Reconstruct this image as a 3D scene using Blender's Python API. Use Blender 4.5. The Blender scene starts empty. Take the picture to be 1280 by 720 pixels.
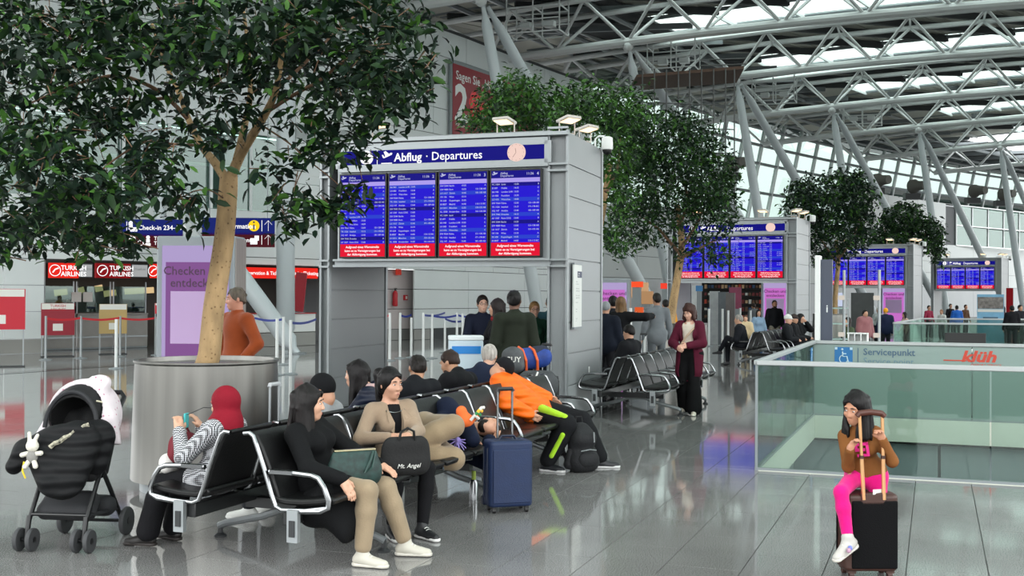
import bpy, math, random
import numpy as np
from math import sin, cos, pi, radians, degrees, atan2, hypot, sqrt
from mathutils import Vector, Matrix

random.seed(7)
S = bpy.context.scene
COL = S.collection

# ------------------------------------------------------------------ camera
F, CH = 1400.0, 1.72                      # focal length in pixels of a 1280 px wide frame, eye height
PITCH, ROLL = math.atan(10 / F), 0.0052
_r0 = np.array([1.0, 0, 0]); _u0 = np.array([0, -sin(PITCH), cos(PITCH)])
FW = np.array([0, cos(PITCH), sin(PITCH)])
RT = cos(ROLL) * _r0 + sin(ROLL) * _u0
UP = cos(ROLL) * _u0 - sin(ROLL) * _r0
cd = bpy.data.cameras.new('camera'); cam = bpy.data.objects.new('camera', cd); COL.objects.link(cam)
cd.sensor_width = 36; cd.lens = 36 * F / 1280; cd.clip_end = 500
mw = Matrix.Identity(4)
for i in range(3):
    mw[i][0], mw[i][1], mw[i][2] = RT[i], UP[i], -FW[i]
mw[2][3] = CH
cam.matrix_world = mw
S.camera = cam

# ------------------------------------------------------------------ sky, exposure
wd = bpy.data.worlds.new('sky'); S.world = wd; wd.use_nodes = True
_bg = wd.node_tree.nodes['Background']
_N, _L = wd.node_tree.nodes, wd.node_tree.links        # overcast sky: three times brighter overhead than at the horizon, grey ground below
_tc = _N.new('ShaderNodeTexCoord'); _sx = _N.new('ShaderNodeSeparateXYZ'); _L.new(_tc.outputs['Generated'], _sx.inputs[0])
_rp = _N.new('ShaderNodeValToRGB'); _L.new(_sx.outputs['Z'], _rp.inputs[0])
_e = _rp.color_ramp.elements; _e[0].position = 0.0; _e[0].color = (.30, .32, .32, 1); _e[1].position = 1.0; _e[1].color = (.94, .965, .965, 1)
_q = _rp.color_ramp.elements.new(.004); _q.color = (.415, .425, .425, 1)
_L.new(_rp.outputs[0], _bg.inputs[0]); _bg.inputs[1].default_value = 3.3
S.view_settings.view_transform = 'Standard'; S.view_settings.look = 'None'
S.view_settings.gamma = 1; S.view_settings.use_curve_mapping = False
S.view_settings.exposure = 1.1
S.cycles.max_bounces = 7; S.cycles.diffuse_bounces = 3; S.cycles.glossy_bounces = 3
S.cycles.transparent_max_bounces = 14; S.cycles.transmission_bounces = 4
S.cycles.use_denoising = True; S.cycles.sample_clamp_indirect = 4
S.cycles.caustics_reflective = False; S.cycles.caustics_refractive = False

# photograph pixels turned into places of the hall
def ray(px, py):
    d = FW * F + RT * (px - 640) + UP * (360 - py)
    return d / d[1]
def G(px, py, z=0.0):
    d = ray(px, py); t = (z - CH) / d[2]
    return Vector((d[0] * t, d[1] * t, z))
def P(px, py, Y):
    d = ray(px, py) * Y
    return Vector((d[0], d[1], d[2] + CH))
HD = radians(20.7)                          # direction of the tiles, the seats and the glass surround
U2 = Vector((sin(HD), cos(HD), 0)); V2 = Vector((cos(HD), -sin(HD), 0)); P0 = Vector((-1.75, 7.22, 0))
def B(u, v, z=0.0):
    p = P0 + U2 * u + V2 * v; p.z = z
    return p
def uv(p):
    q = Vector((p[0], p[1], 0)) - P0
    return q.dot(U2), q.dot(V2)
CEN = Vector((191.2, -59.5, 0)); RAD = 204.8  # the hall curves to the right about this centre
A_REF, A_END = 2.640, 2.709                     # towards the near left the wall swings out a little
def bulge(ang): t = min(1.6, max(0, (ang - A_REF) / (A_END - A_REF))); return 3.4 * t * t * (1.6 - .4 * t) / 1.2
def arc(px, d):
    if d > 10:
        p = arc_(px, d)
        for _ in range(8): p = arc_(px, d + bulge(arc_angle(p)))
        return p
    return arc_(px, d)
def arc_(px, d):
    k = (px - 640) / F
    a = k * k + 1; b = -2 * (k * CEN.x + CEN.y); c = CEN.x ** 2 + CEN.y ** 2 - (RAD + d) ** 2
    q = sqrt(b * b - 4 * a * c); r = [(-b - q) / (2 * a), (-b + q) / (2 * a)]
    Y = max(r) if min(r) < 0 else min(r)
    return Vector((k * Y, Y, 0))
def arc_angle(p): return atan2(p.y - CEN.y, p.x - CEN.x)
def arc_pt(ang, d, z=0):
    if d > 10: d += bulge(ang)
    return Vector((CEN.x + (RAD + d) * cos(ang), CEN.y + (RAD + d) * sin(ang), z))

# ------------------------------------------------------------------ materials
def lin(h):
    h = h.lstrip('#'); o = []
    for i in (0, 2, 4):
        c = int(h[i:i + 2], 16) / 255
        o.append(c / 12.92 if c <= .04045 else ((c + .055) / 1.055) ** 2.4)
    return (*o, 1)
_M = {}
def M(name, col, rough=.5, metal=0.0, noise=None, bump=None, emit=0.0, spec=.5, sheen=0.0, stretch=None, coat=0.0):
    """noise = (scale, amount) colour variation, bump = (scale, strength) fine relief"""
    if name in _M: return _M[name]
    m = bpy.data.materials.new(name); m.use_nodes = True; nt = m.node_tree; N = nt.nodes; L = nt.links
    b = N['Principled BSDF']; c = lin(col)
    b.inputs['Base Color'].default_value = c; b.inputs['Roughness'].default_value = rough
    b.inputs['Metallic'].default_value = metal; b.inputs['Specular IOR Level'].default_value = spec
    if sheen and sum(c[:3]) > .3: b.inputs['Sheen Weight'].default_value = sheen
    if coat: b.inputs['Coat Weight'].default_value = coat; b.inputs['Coat Roughness'].default_value = .1
    if emit:
        b.inputs['Emission Color'].default_value = c; b.inputs['Emission Strength'].default_value = emit
    tc = None
    if noise or bump:
        tc = N.new('ShaderNodeTexCoord'); co = tc.outputs['Object']
        if stretch:
            mp = N.new('ShaderNodeMapping'); mp.inputs['Scale'].default_value = stretch
            L.new(co, mp.inputs[0]); co = mp.outputs[0]
    if noise:
        n = N.new('ShaderNodeTexNoise'); n.inputs['Scale'].default_value = noise[0]; n.inputs['Detail'].default_value = 4
        L.new(co, n.inputs['Vector'])
        r = N.new('ShaderNodeValToRGB'); a = noise[1]
        r.color_ramp.elements[0].position = .3; r.color_ramp.elements[1].position = .7
        r.color_ramp.elements[0].color = (*[x * (1 - a) for x in c[:3]], 1)
        r.color_ramp.elements[1].color = (*[min(1, x * (1 + a)) for x in c[:3]], 1)
        L.new(n.outputs['Fac'], r.inputs[0]); L.new(r.outputs[0], b.inputs['Base Color'])
    if bump:
        n = N.new('ShaderNodeTexNoise'); n.inputs['Scale'].default_value = bump[0]; n.inputs['Detail'].default_value = 3
        L.new(co, n.inputs['Vector'])
        q = N.new('ShaderNodeBump'); q.inputs['Strength'].default_value = bump[1]; q.inputs['Distance'].default_value = .01
        L.new(n.outputs['Fac'], q.inputs['Height']); L.new(q.outputs[0], b.inputs['Normal'])
    _M[name] = m
    return m
def E(name, col, strength=1.0):
    """something that gives off light: a lamp lens or a screen"""
    if name in _M: return _M[name]
    m = bpy.data.materials.new(name); m.use_nodes = True; b = m.node_tree.nodes['Principled BSDF']
    b.inputs['Base Color'].default_value = (.004, .004, .004, 1); b.inputs['Roughness'].default_value = .5; b.inputs['Specular IOR Level'].default_value = .04
    b.inputs['Emission Color'].default_value = lin(col); b.inputs['Emission Strength'].default_value = strength
    _M[name] = m
    return m
def GL(name, col, gloss=.08, rough=.02):
    """clear glass in a thin pane: tinted see-through with a mirror-like skin"""
    if name in _M: return _M[name]
    m = bpy.data.materials.new(name); m.use_nodes = True; nt = m.node_tree; N = nt.nodes; L = nt.links
    N.remove(N['Principled BSDF']); out = N['Material Output']
    t = N.new('ShaderNodeBsdfTransparent'); t.inputs[0].default_value = lin(col)
    g = N.new('ShaderNodeBsdfGlossy'); g.inputs['Roughness'].default_value = rough; g.inputs[0].default_value = (.9, .96, .94, 1)
    f = N.new('ShaderNodeLayerWeight'); f.inputs[0].default_value = .35
    a = N.new('ShaderNodeMath'); a.operation = 'MULTIPLY_ADD'; a.inputs[1].default_value = .22; a.inputs[2].default_value = gloss
    L.new(f.outputs['Facing'], a.inputs[0])
    x = N.new('ShaderNodeMixShader'); L.new(a.outputs[0], x.inputs[0]); L.new(t.outputs[0], x.inputs[1]); L.new(g.outputs[0], x.inputs[2])
    L.new(x.outputs[0], out.inputs[0])
    _M[name] = m
    return m
# ------------------------------------------------------------------ mesh helpers
def link(name, me, parent=None, loc=None, rotz=None, mat4=None):
    o = bpy.data.objects.new(name, me); COL.objects.link(o)
    if parent is not None: o.parent = parent
    if mat4 is not None: o.matrix_basis = mat4
    else:
        if loc is not None: o.location = loc
        if rotz is not None: o.rotation_euler = (0, 0, rotz)
    return o
def tag(o, label=None, cat=None, group=None, kind=None):
    if label: o['label'] = label
    if cat: o['category'] = cat
    if group: o['group'] = group
    if kind: o['kind'] = kind
    return o
def empty(name, loc=(0, 0, 0), rotz=0.0, label=None, cat=None, group=None):
    o = bpy.data.objects.new(name, None); COL.objects.link(o); o.empty_display_size = .1
    o.location = loc; o.rotation_euler = (0, 0, rotz)
    return tag(o, label, cat, group)
def kids(o): return list(o.children)
def dup(root, loc, rotz, label=None, group=None):
    r = root.copy(); COL.objects.link(r); r.location = loc; r.rotation_euler = (0, 0, rotz)
    if label: r['label'] = label
    if group: r['group'] = group
    for ch in kids(root):
        c = ch.copy(); COL.objects.link(c); c.parent = r
        for g in kids(ch):
            d = g.copy(); COL.objects.link(d); d.parent = c
    return r
def frame_of(d, up=(0, 0, 1)):
    d = Vector(d).normalized(); up = Vector(up)
    if abs(d.dot(up)) > .98: up = Vector((1, 0, 0))
    x = d.cross(up).normalized(); y = x.cross(d).normalized()
    return x, y, d
class MB:
    def __init__(s): s.v = []; s.f = []; s.m = []
    def add(s, vs, fs, m=0):
        o = len(s.v); s.v += [tuple(x) for x in vs]
        for f in fs: s.f.append([i + o for i in f]); s.m.append(m)
        return s
    def box(s, c, size, R=None, m=0, rz=0.0):
        hx, hy, hz = [x / 2 for x in size]; c = Vector(c)
        if R is None: R = Matrix.Rotation(rz, 3, 'Z') if rz else None
        vs = []
        for z in (-hz, hz):
            for x, y in ((-hx, -hy), (hx, -hy), (hx, hy), (-hx, hy)):
                p = Vector((x, y, z)); vs.append(c + (R @ p if R is not None else p))
        return s.add(vs, [(3, 2, 1, 0), (4, 5, 6, 7), (0, 1, 5, 4), (1, 2, 6, 5), (2, 3, 7, 6), (3, 0, 4, 7)], m)
    def bar(s, p, q, w, h, m=0, up=(0, 0, 1)):
        p = Vector(p); q = Vector(q); x, y, d = frame_of(q - p, up); vs = []
        for e in (p, q):
            for a, b in ((-1, -1), (1, -1), (1, 1), (-1, 1)): vs.append(e + x * a * w / 2 + y * b * h / 2)
        return s.add(vs, [(3, 2, 1, 0), (4, 5, 6, 7), (0, 1, 5, 4), (1, 2, 6, 5), (2, 3, 7, 6), (3, 0, 4, 7)], m)
    def tube(s, p, q, r, r2=None, n=10, m=0, caps=True):
        r2 = r if r2 is None else r2; p = Vector(p); q = Vector(q); x, y, d = frame_of(q - p)
        vs = [e + (x * cos(2 * pi * i / n) + y * sin(2 * pi * i / n)) * rr for e, rr in ((p, r), (q, r2)) for i in range(n)]
        fs = [(i, (i + 1) % n, n + (i + 1) % n, n + i) for i in range(n)]
        if caps: fs += [tuple(range(n - 1, -1, -1)), tuple(range(n, 2 * n))]
        return s.add(vs, fs, m)
    def path(s, pts, r, n=8, m=0, closed=False):
        pts = [Vector(p) for p in pts]; k = len(pts); rs = r if isinstance(r, (list, tuple)) else [r] * k
        vs = []; px = None
        for i, p in enumerate(pts):
            if closed: d = pts[(i + 1) % k] - pts[i - 1]
            else: d = pts[min(i + 1, k - 1)] - pts[max(i - 1, 0)]
            d.normalize()
            if px is None: x, y, _ = frame_of(d)
            else:
                x = px - d * px.dot(d)
                if x.length < 1e-4: x, y, _ = frame_of(d)
                x.normalize(); y = d.cross(x) * -1
                y = x.cross(d) * -1
            y = d.cross(x)
            px = x
            vs += [p + (x * cos(2 * pi * j / n) + y * sin(2 * pi * j / n)) * rs[i] for j in range(n)]
        fs = []
        for i in range(k if closed else k - 1):
            a = i * n; b = ((i + 1) % k) * n
            fs += [(a + j, a + (j + 1) % n, b + (j + 1) % n, b + j) for j in range(n)]
        if not closed: fs += [tuple(range(n - 1, -1, -1)), tuple((k - 1) * n + j for j in range(n))]
        return s.add(vs, fs, m)
    def lathe(s, prof, n=24, c=(0, 0, 0), m=0, R=None):
        c = Vector(c); vs = []
        for r, z in prof:
            for i in range(n):
                p = Vector((r * cos(2 * pi * i / n), r * sin(2 * pi * i / n), z)); vs.append(c + (R @ p if R is not None else p))
        fs = []
        for k in range(len(prof) - 1):
            fs += [(k * n + i, k * n + (i + 1) % n, (k + 1) * n + (i + 1) % n, (k + 1) * n + i) for i in range(n)]
        if prof[0][0] > 1e-6: fs.append(tuple(range(n - 1, -1, -1)))
        if prof[-1][0] > 1e-6: fs.append(tuple((len(prof) - 1) * n + i for i in range(n)))
        return s.add(vs, fs, m)
    def poly(s, pts, m=0): return s.add(pts, [tuple(range(len(pts)))], m)
    def prism(s, pts, off, m=0):
        n = len(pts); off = Vector(off); pts = [Vector(p) for p in pts]
        return s.add(pts + [p + off for p in pts], [tuple(range(n - 1, -1, -1)), tuple(range(n, 2 * n))] +
                     [(i, (i + 1) % n, n + (i + 1) % n, n + i) for i in range(n)], m)
    def ball(s, c, r, n=12, m=0, R=None):
        r = (r, r, r) if not isinstance(r, (tuple, list)) else r; k = n // 2; c = Vector(c); vs = []
        for j in range(k + 1):
            t = pi * j / k
            for i in range(n):
                p = Vector((r[0] * sin(t) * cos(2 * pi * i / n), r[1] * sin(t) * sin(2 * pi * i / n), -r[2] * cos(t)))
                vs.append(c + (R @ p if R is not None else p))
        fs = [(j * n + i, j * n + (i + 1) % n, (j + 1) * n + (i + 1) % n, (j + 1) * n + i) for j in range(k) for i in range(n)]
        return s.add(vs, fs, m)
    def rbox(s, c, size, r, m=0, n=4, rz=0.0):
        """box whose upright edges are rounded"""
        hx, hy, hz = [x / 2 for x in size]; c = Vector(c); R = Matrix.Rotation(rz, 3, 'Z'); pts = []
        for qx, qy, a0 in ((1, 1, 0), (-1, 1, pi / 2), (-1, -1, pi), (1, -1, 3 * pi / 2)):
            for i in range(n + 1):
                a = a0 + pi / 2 * i / n
                pts.append((qx * (hx - r) + r * cos(a), qy * (hy - r) + r * sin(a)))
        return s.prism([c + R @ Vector((x, y, -hz)) for x, y in pts], (0, 0, 2 * hz), m)
    def mesh(s, name, mats, smooth=35):
        me = bpy.data.meshes.new(name); me.from_pydata(s.v, [], s.f)
        for m in (mats if isinstance(mats, (list, tuple)) else [mats]): me.materials.append(m)
        me.polygons.foreach_set('material_index', s.m)
        if smooth:
            me.polygons.foreach_set('use_smooth', [True] * len(me.polygons)); me.update()
            me.set_sharp_from_angle(angle=radians(smooth))
        me.update()
        return me
    def build(s, name, mats, parent=None, loc=None, rotz=None, smooth=35, bevel=0.0, mat4=None, seg=2):
        o = link(name, s.mesh(name, mats, smooth), parent, loc, rotz, mat4)
        if bevel:
            b = o.modifiers.new('bevel', 'BEVEL'); b.width = bevel; b.segments = seg; b.limit_method = 'ANGLE'; b.angle_limit = radians(50)
        return o
_T = {}
def tmesh(body, size, mat, bold=0.0, align='LEFT', spacing=1.0, shear=0.0, wide=1.0, extr=0.0):
    key = (body, size, mat.name, bold, align, spacing, shear, extr)
    if key in _T: return _T[key]
    c = bpy.data.curves.new('lettering', 'FONT'); c.body = body; c.size = size; c.align_x = align; c.offset = bold * size
    c.space_line = spacing; c.shear = shear; c.resolution_u = 2; c.extrude = extr
    o = bpy.data.objects.new('lettering', c); COL.objects.link(o)
    bpy.context.view_layer.update()
    me = bpy.data.meshes.new_from_object(o.evaluated_get(bpy.context.evaluated_depsgraph_get())); me.name = 'lettering'
    bpy.data.objects.remove(o)
    me.materials.clear(); me.materials.append(mat)
    _T[key] = me
    return me
FLAT = Matrix.Rotation(pi / 2, 4, 'X')          # lettering stands upright and reads from the local -Y side
def text(name, body, size, mat, parent, at, bold=0.0, align='LEFT', spacing=1.0, rz=0.0, shear=0.0, sx=1.0, mirror=False, whole=False):
    if '\n' in body and not whole:
        o = None
        for i, ln in enumerate(body.split('\n')):
            if ln.strip(): o = text(name, ln, size, mat, parent, Vector(at) - Vector((0, 0, i * size * spacing)), bold, align, 1.0, rz, shear, sx)
        return o
    me = tmesh(body, size, mat, bold, align, spacing, shear)
    m4 = Matrix.Translation(at) @ Matrix.Rotation(rz, 4, 'Z') @ FLAT @ Matrix.Diagonal((-sx if mirror else sx, 1, 1, 1))
    return link(name, me, parent, mat4=m4)

# ------------------------------------------------------------------ soft shapes: distance fields turned into one smooth surface
class Sdf:
    def __init__(s, h): s.h = h; s.p = []; s.c = []
    def cap(s, a, b, ra, rb=None, k=.03, fl=None, m=0, op=1):
        s.p.append(('c', np.array(a, float), np.array(b, float), ra, ra if rb is None else rb, k, fl, m, op)); return s
    def ell(s, c, r, R=None, k=.03, m=0, op=1):
        s.p.append(('e', np.array(c, float), np.array(r, float), None if R is None else np.array(R, float), None, k, None, m, op)); return s
    def cut(s, p, n): s.c.append((np.array(p, float), np.array(n, float) / np.linalg.norm(n))); return s
    def grid(s):
        h = s.h; bb = []
        for q in s.p:
            pad = q[5] + 3 * h
            if q[0] == 'c':
                r = max(q[3], q[4])
                lo = np.minimum(q[1], q[2]) - r - pad; hi = np.maximum(q[1], q[2]) + r + pad
            else:
                r = q[2].max() if q[3] is not None else q[2]
                lo = q[1] - r - pad; hi = q[1] + r + pad
            bb.append((lo, hi))
        LO = np.min([b[0] for b, q in zip(bb, s.p) if q[8] > 0], 0); HI = np.max([b[1] for b, q in zip(bb, s.p) if q[8] > 0], 0)
        n = np.ceil((HI - LO) / h).astype(int) + 1
        D = np.full(n, 1.0, np.float32); MT = np.zeros(n, np.uint8)
        for q, (lo, hi) in zip(s.p, bb):
            i0 = np.maximum(((lo - LO) / h).astype(int), 0); i1 = np.minimum(((hi - LO) / h).astype(int) + 2, n)
            if (i1 <= i0).any(): continue
            ax = [(LO[a] + h * np.arange(i0[a], i1[a])).astype(np.float32) for a in range(3)]
            X, Y, Z = np.meshgrid(*ax, indexing='ij', sparse=True)
            if q[0] == 'c':
                a, b, ra, rb, k, fl = q[1:7]; ba = b - a
                x = X - a[0]; y = Y - a[1]; z = Z - a[2]
                if fl is not None:
                    d, f = fl; d = np.array(d, float); d = d / np.linalg.norm(d); g = 1 / f - 1
                    w = (x * d[0] + y * d[1] + z * d[2]) * g
                    x = x + w * d[0]; y = y + w * d[1]; z = z + w * d[2]
                    ba = ba + d * (ba @ d) * g
                l2 = max(ba @ ba, 1e-9)
                t = np.clip((x * ba[0] + y * ba[1] + z * ba[2]) / l2, 0, 1)
                d_ = np.sqrt((x - t * ba[0]) ** 2 + (y - t * ba[1]) ** 2 + (z - t * ba[2]) ** 2) - (ra + (rb - ra) * t)
                if fl is not None: d_ = d_ * min(1, fl[1] * 1.15)
            else:
                c, r, R, _, k = q[1:6]
                x = X - c[0]; y = Y - c[1]; z = Z - c[2]
                if R is not None:
                    x, y, z = (R[0, 0] * x + R[1, 0] * y + R[2, 0] * z, R[0, 1] * x + R[1, 1] * y + R[2, 1] * z, R[0, 2] * x + R[1, 2] * y + R[2, 2] * z)
                k0 = np.sqrt((x / r[0]) ** 2 + (y / r[1]) ** 2 + (z / r[2]) ** 2)
                k1 = np.sqrt((x / r[0] ** 2) ** 2 + (y / r[1] ** 2) ** 2 + (z / r[2] ** 2) ** 2) + 1e-6
                d_ = k0 * (k0 - 1) / k1
            sl = tuple(slice(i0[a], i1[a]) for a in range(3)); A = D[sl]
            if q[8] > 0:
                if q[7] is not None: MT[sl][d_ < A] = q[7]
                hh = np.maximum(k - np.abs(A - d_), 0) / max(k, 1e-6)
                D[sl] = np.minimum(A, d_) - hh * hh * k * .25
            else:
                hh = np.maximum(k - np.abs(A + d_), 0) / max(k, 1e-6)
                D[sl] = np.maximum(A, -d_) + hh * hh * k * .25
        if s.c:
            ax = [(LO[a] + h * np.arange(n[a])).astype(np.float32) for a in range(3)]
            X, Y, Z = np.meshgrid(*ax, indexing='ij', sparse=True)
            for p, nn in s.c:
                D = np.maximum(D, (X - p[0]) * nn[0] + (Y - p[1]) * nn[1] + (Z - p[2]) * nn[2])
        return D, MT, LO
    def build(s, name, mats, parent=None, loc=None, rotz=None):
        D, MT, LO = s.grid(); h = s.h
        D = np.pad(D, 1, constant_values=1.0); MT = np.pad(MT, 1); LO = LO - h
        I = D < 0; n = np.array(D.shape)
        cnt = np.zeros(n - 1, np.int8)
        for dx in (0, 1):
            for dy in (0, 1):
                for dz in (0, 1): cnt += I[dx:n[0] - 1 + dx, dy:n[1] - 1 + dy, dz:n[2] - 1 + dz]
        act = (cnt > 0) & (cnt < 8); ijk = np.argwhere(act)
        if len(ijk) == 0: return link(name, bpy.data.meshes.new(name), parent)
        idx = np.full(n - 1, -1, np.int64); idx[act] = np.arange(len(ijk))
        cor = {}
        for c in range(8):
            o = np.array([c & 1, (c >> 1) & 1, (c >> 2) & 1]); q = ijk + o
            cor[c] = D[q[:, 0], q[:, 1], q[:, 2]]
        acc = np.zeros((len(ijk), 3)); w = np.zeros(len(ijk))
        for a in range(8):
            for ax in range(3):
                if a & (1 << ax): continue
                b = a | (1 << ax); da, db = cor[a], cor[b]; mk = (da < 0) != (db < 0)
                t = np.where(mk, da / np.where(mk, da - db, 1), 0)
                o = np.array([a & 1, (a >> 1) & 1, (a >> 2) & 1], float)
                acc[mk] += o; acc[mk, ax] += t[mk]; w += mk
        V = LO + h * (ijk + acc / w[:, None])
        Q = []
        for ax in range(3):
            s0 = [slice(None)] * 3; s1 = [slice(None)] * 3; s0[ax] = slice(0, -1); s1[ax] = slice(1, None)
            A, Bm = I[tuple(s0)], I[tuple(s1)]; e = np.argwhere(A != Bm)
            if len(e) == 0: continue
            fl = A[e[:, 0], e[:, 1], e[:, 2]]
            b, c = (ax + 1) % 3, (ax + 2) % 3
            def cell(db, dc):
                q = e.copy(); q[:, b] += db; q[:, c] += dc
                return idx[q[:, 0], q[:, 1], q[:, 2]]
            qd = np.stack([cell(-1, -1), cell(0, -1), cell(0, 0), cell(-1, 0)], 1)
            qd[~fl] = qd[~fl][:, ::-1]
            Q.append(qd)
        Q = np.concatenate(Q); Q = Q[(Q >= 0).all(1)]
        me = bpy.data.meshes.new(name)
        me.vertices.add(len(V)); me.vertices.foreach_set('co', V.astype(np.float32).ravel())
        me.loops.add(len(Q) * 4); me.loops.foreach_set('vertex_index', Q.astype(np.int32).ravel())
        me.polygons.add(len(Q)); me.polygons.foreach_set('loop_start', np.arange(0, len(Q) * 4, 4, dtype=np.int32))
        mats = mats if isinstance(mats, (list, tuple)) else [mats]
        for m in mats: me.materials.append(m)
        if len(mats) > 1:
            ct = V[Q].mean(1); gi = np.clip(np.round((ct - LO) / h).astype(int), 0, n - 1)
            me.polygons.foreach_set('material_index', MT[gi[:, 0], gi[:, 1], gi[:, 2]].astype(np.int32))
        me.polygons.foreach_set('use_smooth', np.ones(len(Q), bool))
        me.update(calc_edges=True); me.validate()
        return link(name, me, parent, loc, rotz)
# ------------------------------------------------------------------ materials of the hall
def granite(name, col, rough, spec=.5):
    m = M(name, col, rough, spec=spec)
    nt = m.node_tree; N = nt.nodes; L = nt.links; b = N['Principled BSDF']
    g = N.new('ShaderNodeNewGeometry')
    n1 = N.new('ShaderNodeTexNoise'); n1.inputs['Scale'].default_value = 130; n1.inputs['Detail'].default_value = 2
    n2 = N.new('ShaderNodeTexNoise'); n2.inputs['Scale'].default_value = 1.1; n2.inputs['Detail'].default_value = 3
    oi = N.new('ShaderNodeObjectInfo')
    r = N.new('ShaderNodeValToRGB'); c = lin(col)
    r.color_ramp.elements[0].position = .36; r.color_ramp.elements[0].color = (*[x * .55 for x in c[:3]], 1)
    r.color_ramp.elements[1].position = .64; r.color_ramp.elements[1].color = (*[x * 1.4 for x in c[:3]], 1)
    L.new(g.outputs['Position'], n1.inputs['Vector']); L.new(g.outputs['Position'], n2.inputs['Vector'])
    L.new(n1.outputs['Fac'], r.inputs[0])
    mx = N.new('ShaderNodeMix'); mx.data_type = 'RGBA'; mx.blend_type = 'MULTIPLY'; mx.inputs['Factor'].default_value = 1
    mr = N.new('ShaderNodeMapRange'); mr.inputs['From Min'].default_value = .3; mr.inputs['From Max'].default_value = .7
    mr.inputs['To Min'].default_value = .86; mr.inputs['To Max'].default_value = 1.1
    L.new(n2.outputs['Fac'], mr.inputs['Value'])
    L.new(r.outputs[0], mx.inputs['A']); L.new(mr.outputs[0], mx.inputs['B']); L.new(mx.outputs['Result'], b.inputs['Base Color'])
    m2 = N.new('ShaderNodeMapRange'); m2.inputs['To Min'].default_value = rough * .7; m2.inputs['To Max'].default_value = rough * 1.5
    L.new(n2.outputs['Fac'], m2.inputs['Value']); L.new(m2.outputs[0], b.inputs['Roughness'])
    return m
M_floor = granite('granite_tile', '#7f7e7d', .055, .62)
M_joint = M('tile_joint', '#474745', .6)
M_dark_strip = M('dark_stone', '#2a2b2c', .12, noise=(60, .3))
M_panel = M('wall_panel', '#d3d8d8', .38, noise=(.6, .03))
M_panel2 = M('grey_panel', '#8d9193', .42, noise=(.8, .03))
M_gap = M('panel_gap', '#3c3f41', .7)
M_base = M('baseboard_grey', '#8a8a86', .4, metal=.5)
M_black = M('black', '#0b0b0c', .45)
M_dark = M('dark_grey', '#2a2c2e', .5)
M_soff = M('dark_soffit', '#35383a', .7)
M_deck = M('roof_deck', '#bdbdb4', .7, noise=(.5, .06))
M_white_steel = M('painted_steel', '#d4d8d8', .35)
M_grey_steel = M('grey_steel', '#80878a', .4)
M_col = M('column_paint', '#bcc3c6', .38)
M_chrome = M('chrome', '#929496', .22, metal=1)
M_steel = M('brushed_steel', '#7c7b77', .34, metal=1, noise=(7, .16), stretch=(1, 1, .02))  # vertical streaks in the colour imitate drawn-out reflections on the metal
M_alu = M('aluminium', '#999ea0', .4, metal=.6)
M_glass = GL('pane_glass', '#c4d9d2', .06)
M_bal = GL('balustrade_glass', '#d9e5e0', .035)
M_sky_glass = GL('clerestory_glass', '#8c9a95', .03)
M_rooflight = GL('skylight_glass', '#e3ebe8', .03)
M_white = M('white_paint', '#e6e8e6', .4)
M_red = M('red', '#b0121f', .45)

# ------------------------------------------------------------------ floor: stone tiles around the opening in the floor
HU0, HU1, HV0, HV1 = 5.16, 10.74, 2.55, 12.0            # the opening, in seat-row coordinates
def base_floor():
    mb = MB(); z = -.012
    def q(u0, u1, v0, v1): mb.poly([B(u0, v0, z), B(u0, v1, z), B(u1, v1, z), B(u1, v0, z)])
    X0, X1, Y0, Y1 = -200, 220, -120, 300
    q(X0, HU0, Y0, Y1); q(HU1, X1, Y0, Y1); q(HU0, HU1, Y0, HV0); q(HU0, HU1, HV1, Y1)
    for f in mb.f: pass
    o = mb.build('floor', M_joint, smooth=0); tag(o, kind='structure'); return o
floor = base_floor()
TW, TL, GAP = .484, .968, .003
_, tv0 = uv(G(605, 720)); tv0 -= TW * 40
def tile_rects():
    near, rest = [], []
    for i in range(-3, 100):
        for j in range(-40, 150):
            v0 = tv0 + j * TW; u0 = i * TL - (TL / 2 if j % 2 else 0); c = B(u0 + TL / 2, v0 + TW / 2)
            if c.y < 4.2 or abs(c.x) > c.y * .50 + 1.6 or c.y > 95: continue
            rs = [(u0, u0 + TL, v0, v0 + TW)]
            if u0 < HU1 and u0 + TL > HU0 and v0 + TW > HV0 and v0 < HV1:
                rs = []
                if u0 < HU0: rs.append((u0, HU0, v0, v0 + TW))
                if u0 + TL > HU1: rs.append((HU1, u0 + TL, v0, v0 + TW))
                if v0 < HV0: rs.append((max(u0, HU0), min(u0 + TL, HU1), v0, HV0))
            for r in rs:
                if r[1] - r[0] > .02 and r[3] - r[2] > .02: (near if len(r) else rest).append((c.y, r))
    near.sort(key=lambda t: t[0])
    return [r for _, r in near[:290]], [r for _, r in near[290:]]
nt_, rt_ = tile_rects()
def tile_into(mb, r, z, org=None):
    a, b, c, d = r[0] + GAP / 2, r[1] - GAP / 2, r[2] + GAP / 2, r[3] - GAP / 2; e = .0016
    lo = [B(a, c, -.011), B(a, d, -.011), B(b, d, -.011), B(b, c, -.011)]
    up = [B(a + e, c + e, z), B(a + e, d - e, z), B(b - e, d - e, z), B(b - e, c + e, z)]
    if org is not None: lo = [p - org for p in lo]; up = [p - org for p in up]
    mb.add(lo + up, [(7, 6, 5, 4), (1, 0, 4, 5), (2, 1, 5, 6), (3, 2, 6, 7), (0, 3, 7, 4)])
_tm = {}
for r in nt_:
    org = B((r[0] + r[1]) / 2, (r[2] + r[3]) / 2); key = (round(r[1] - r[0], 3), round(r[3] - r[2], 3))
    if key not in _tm:
        mb = MB(); tile_into(mb, r, 0, org); _tm[key] = mb.mesh('floor_tile', M_floor, 0)
    org.z = random.uniform(-.0004, 0)
    link('floor_tile', _tm[key], floor, org)
mb = MB()
for r in rt_: tile_into(mb, r, 0)
tag(mb.build('far_floor_tile', M_floor, floor, smooth=0), kind='stuff')
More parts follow.
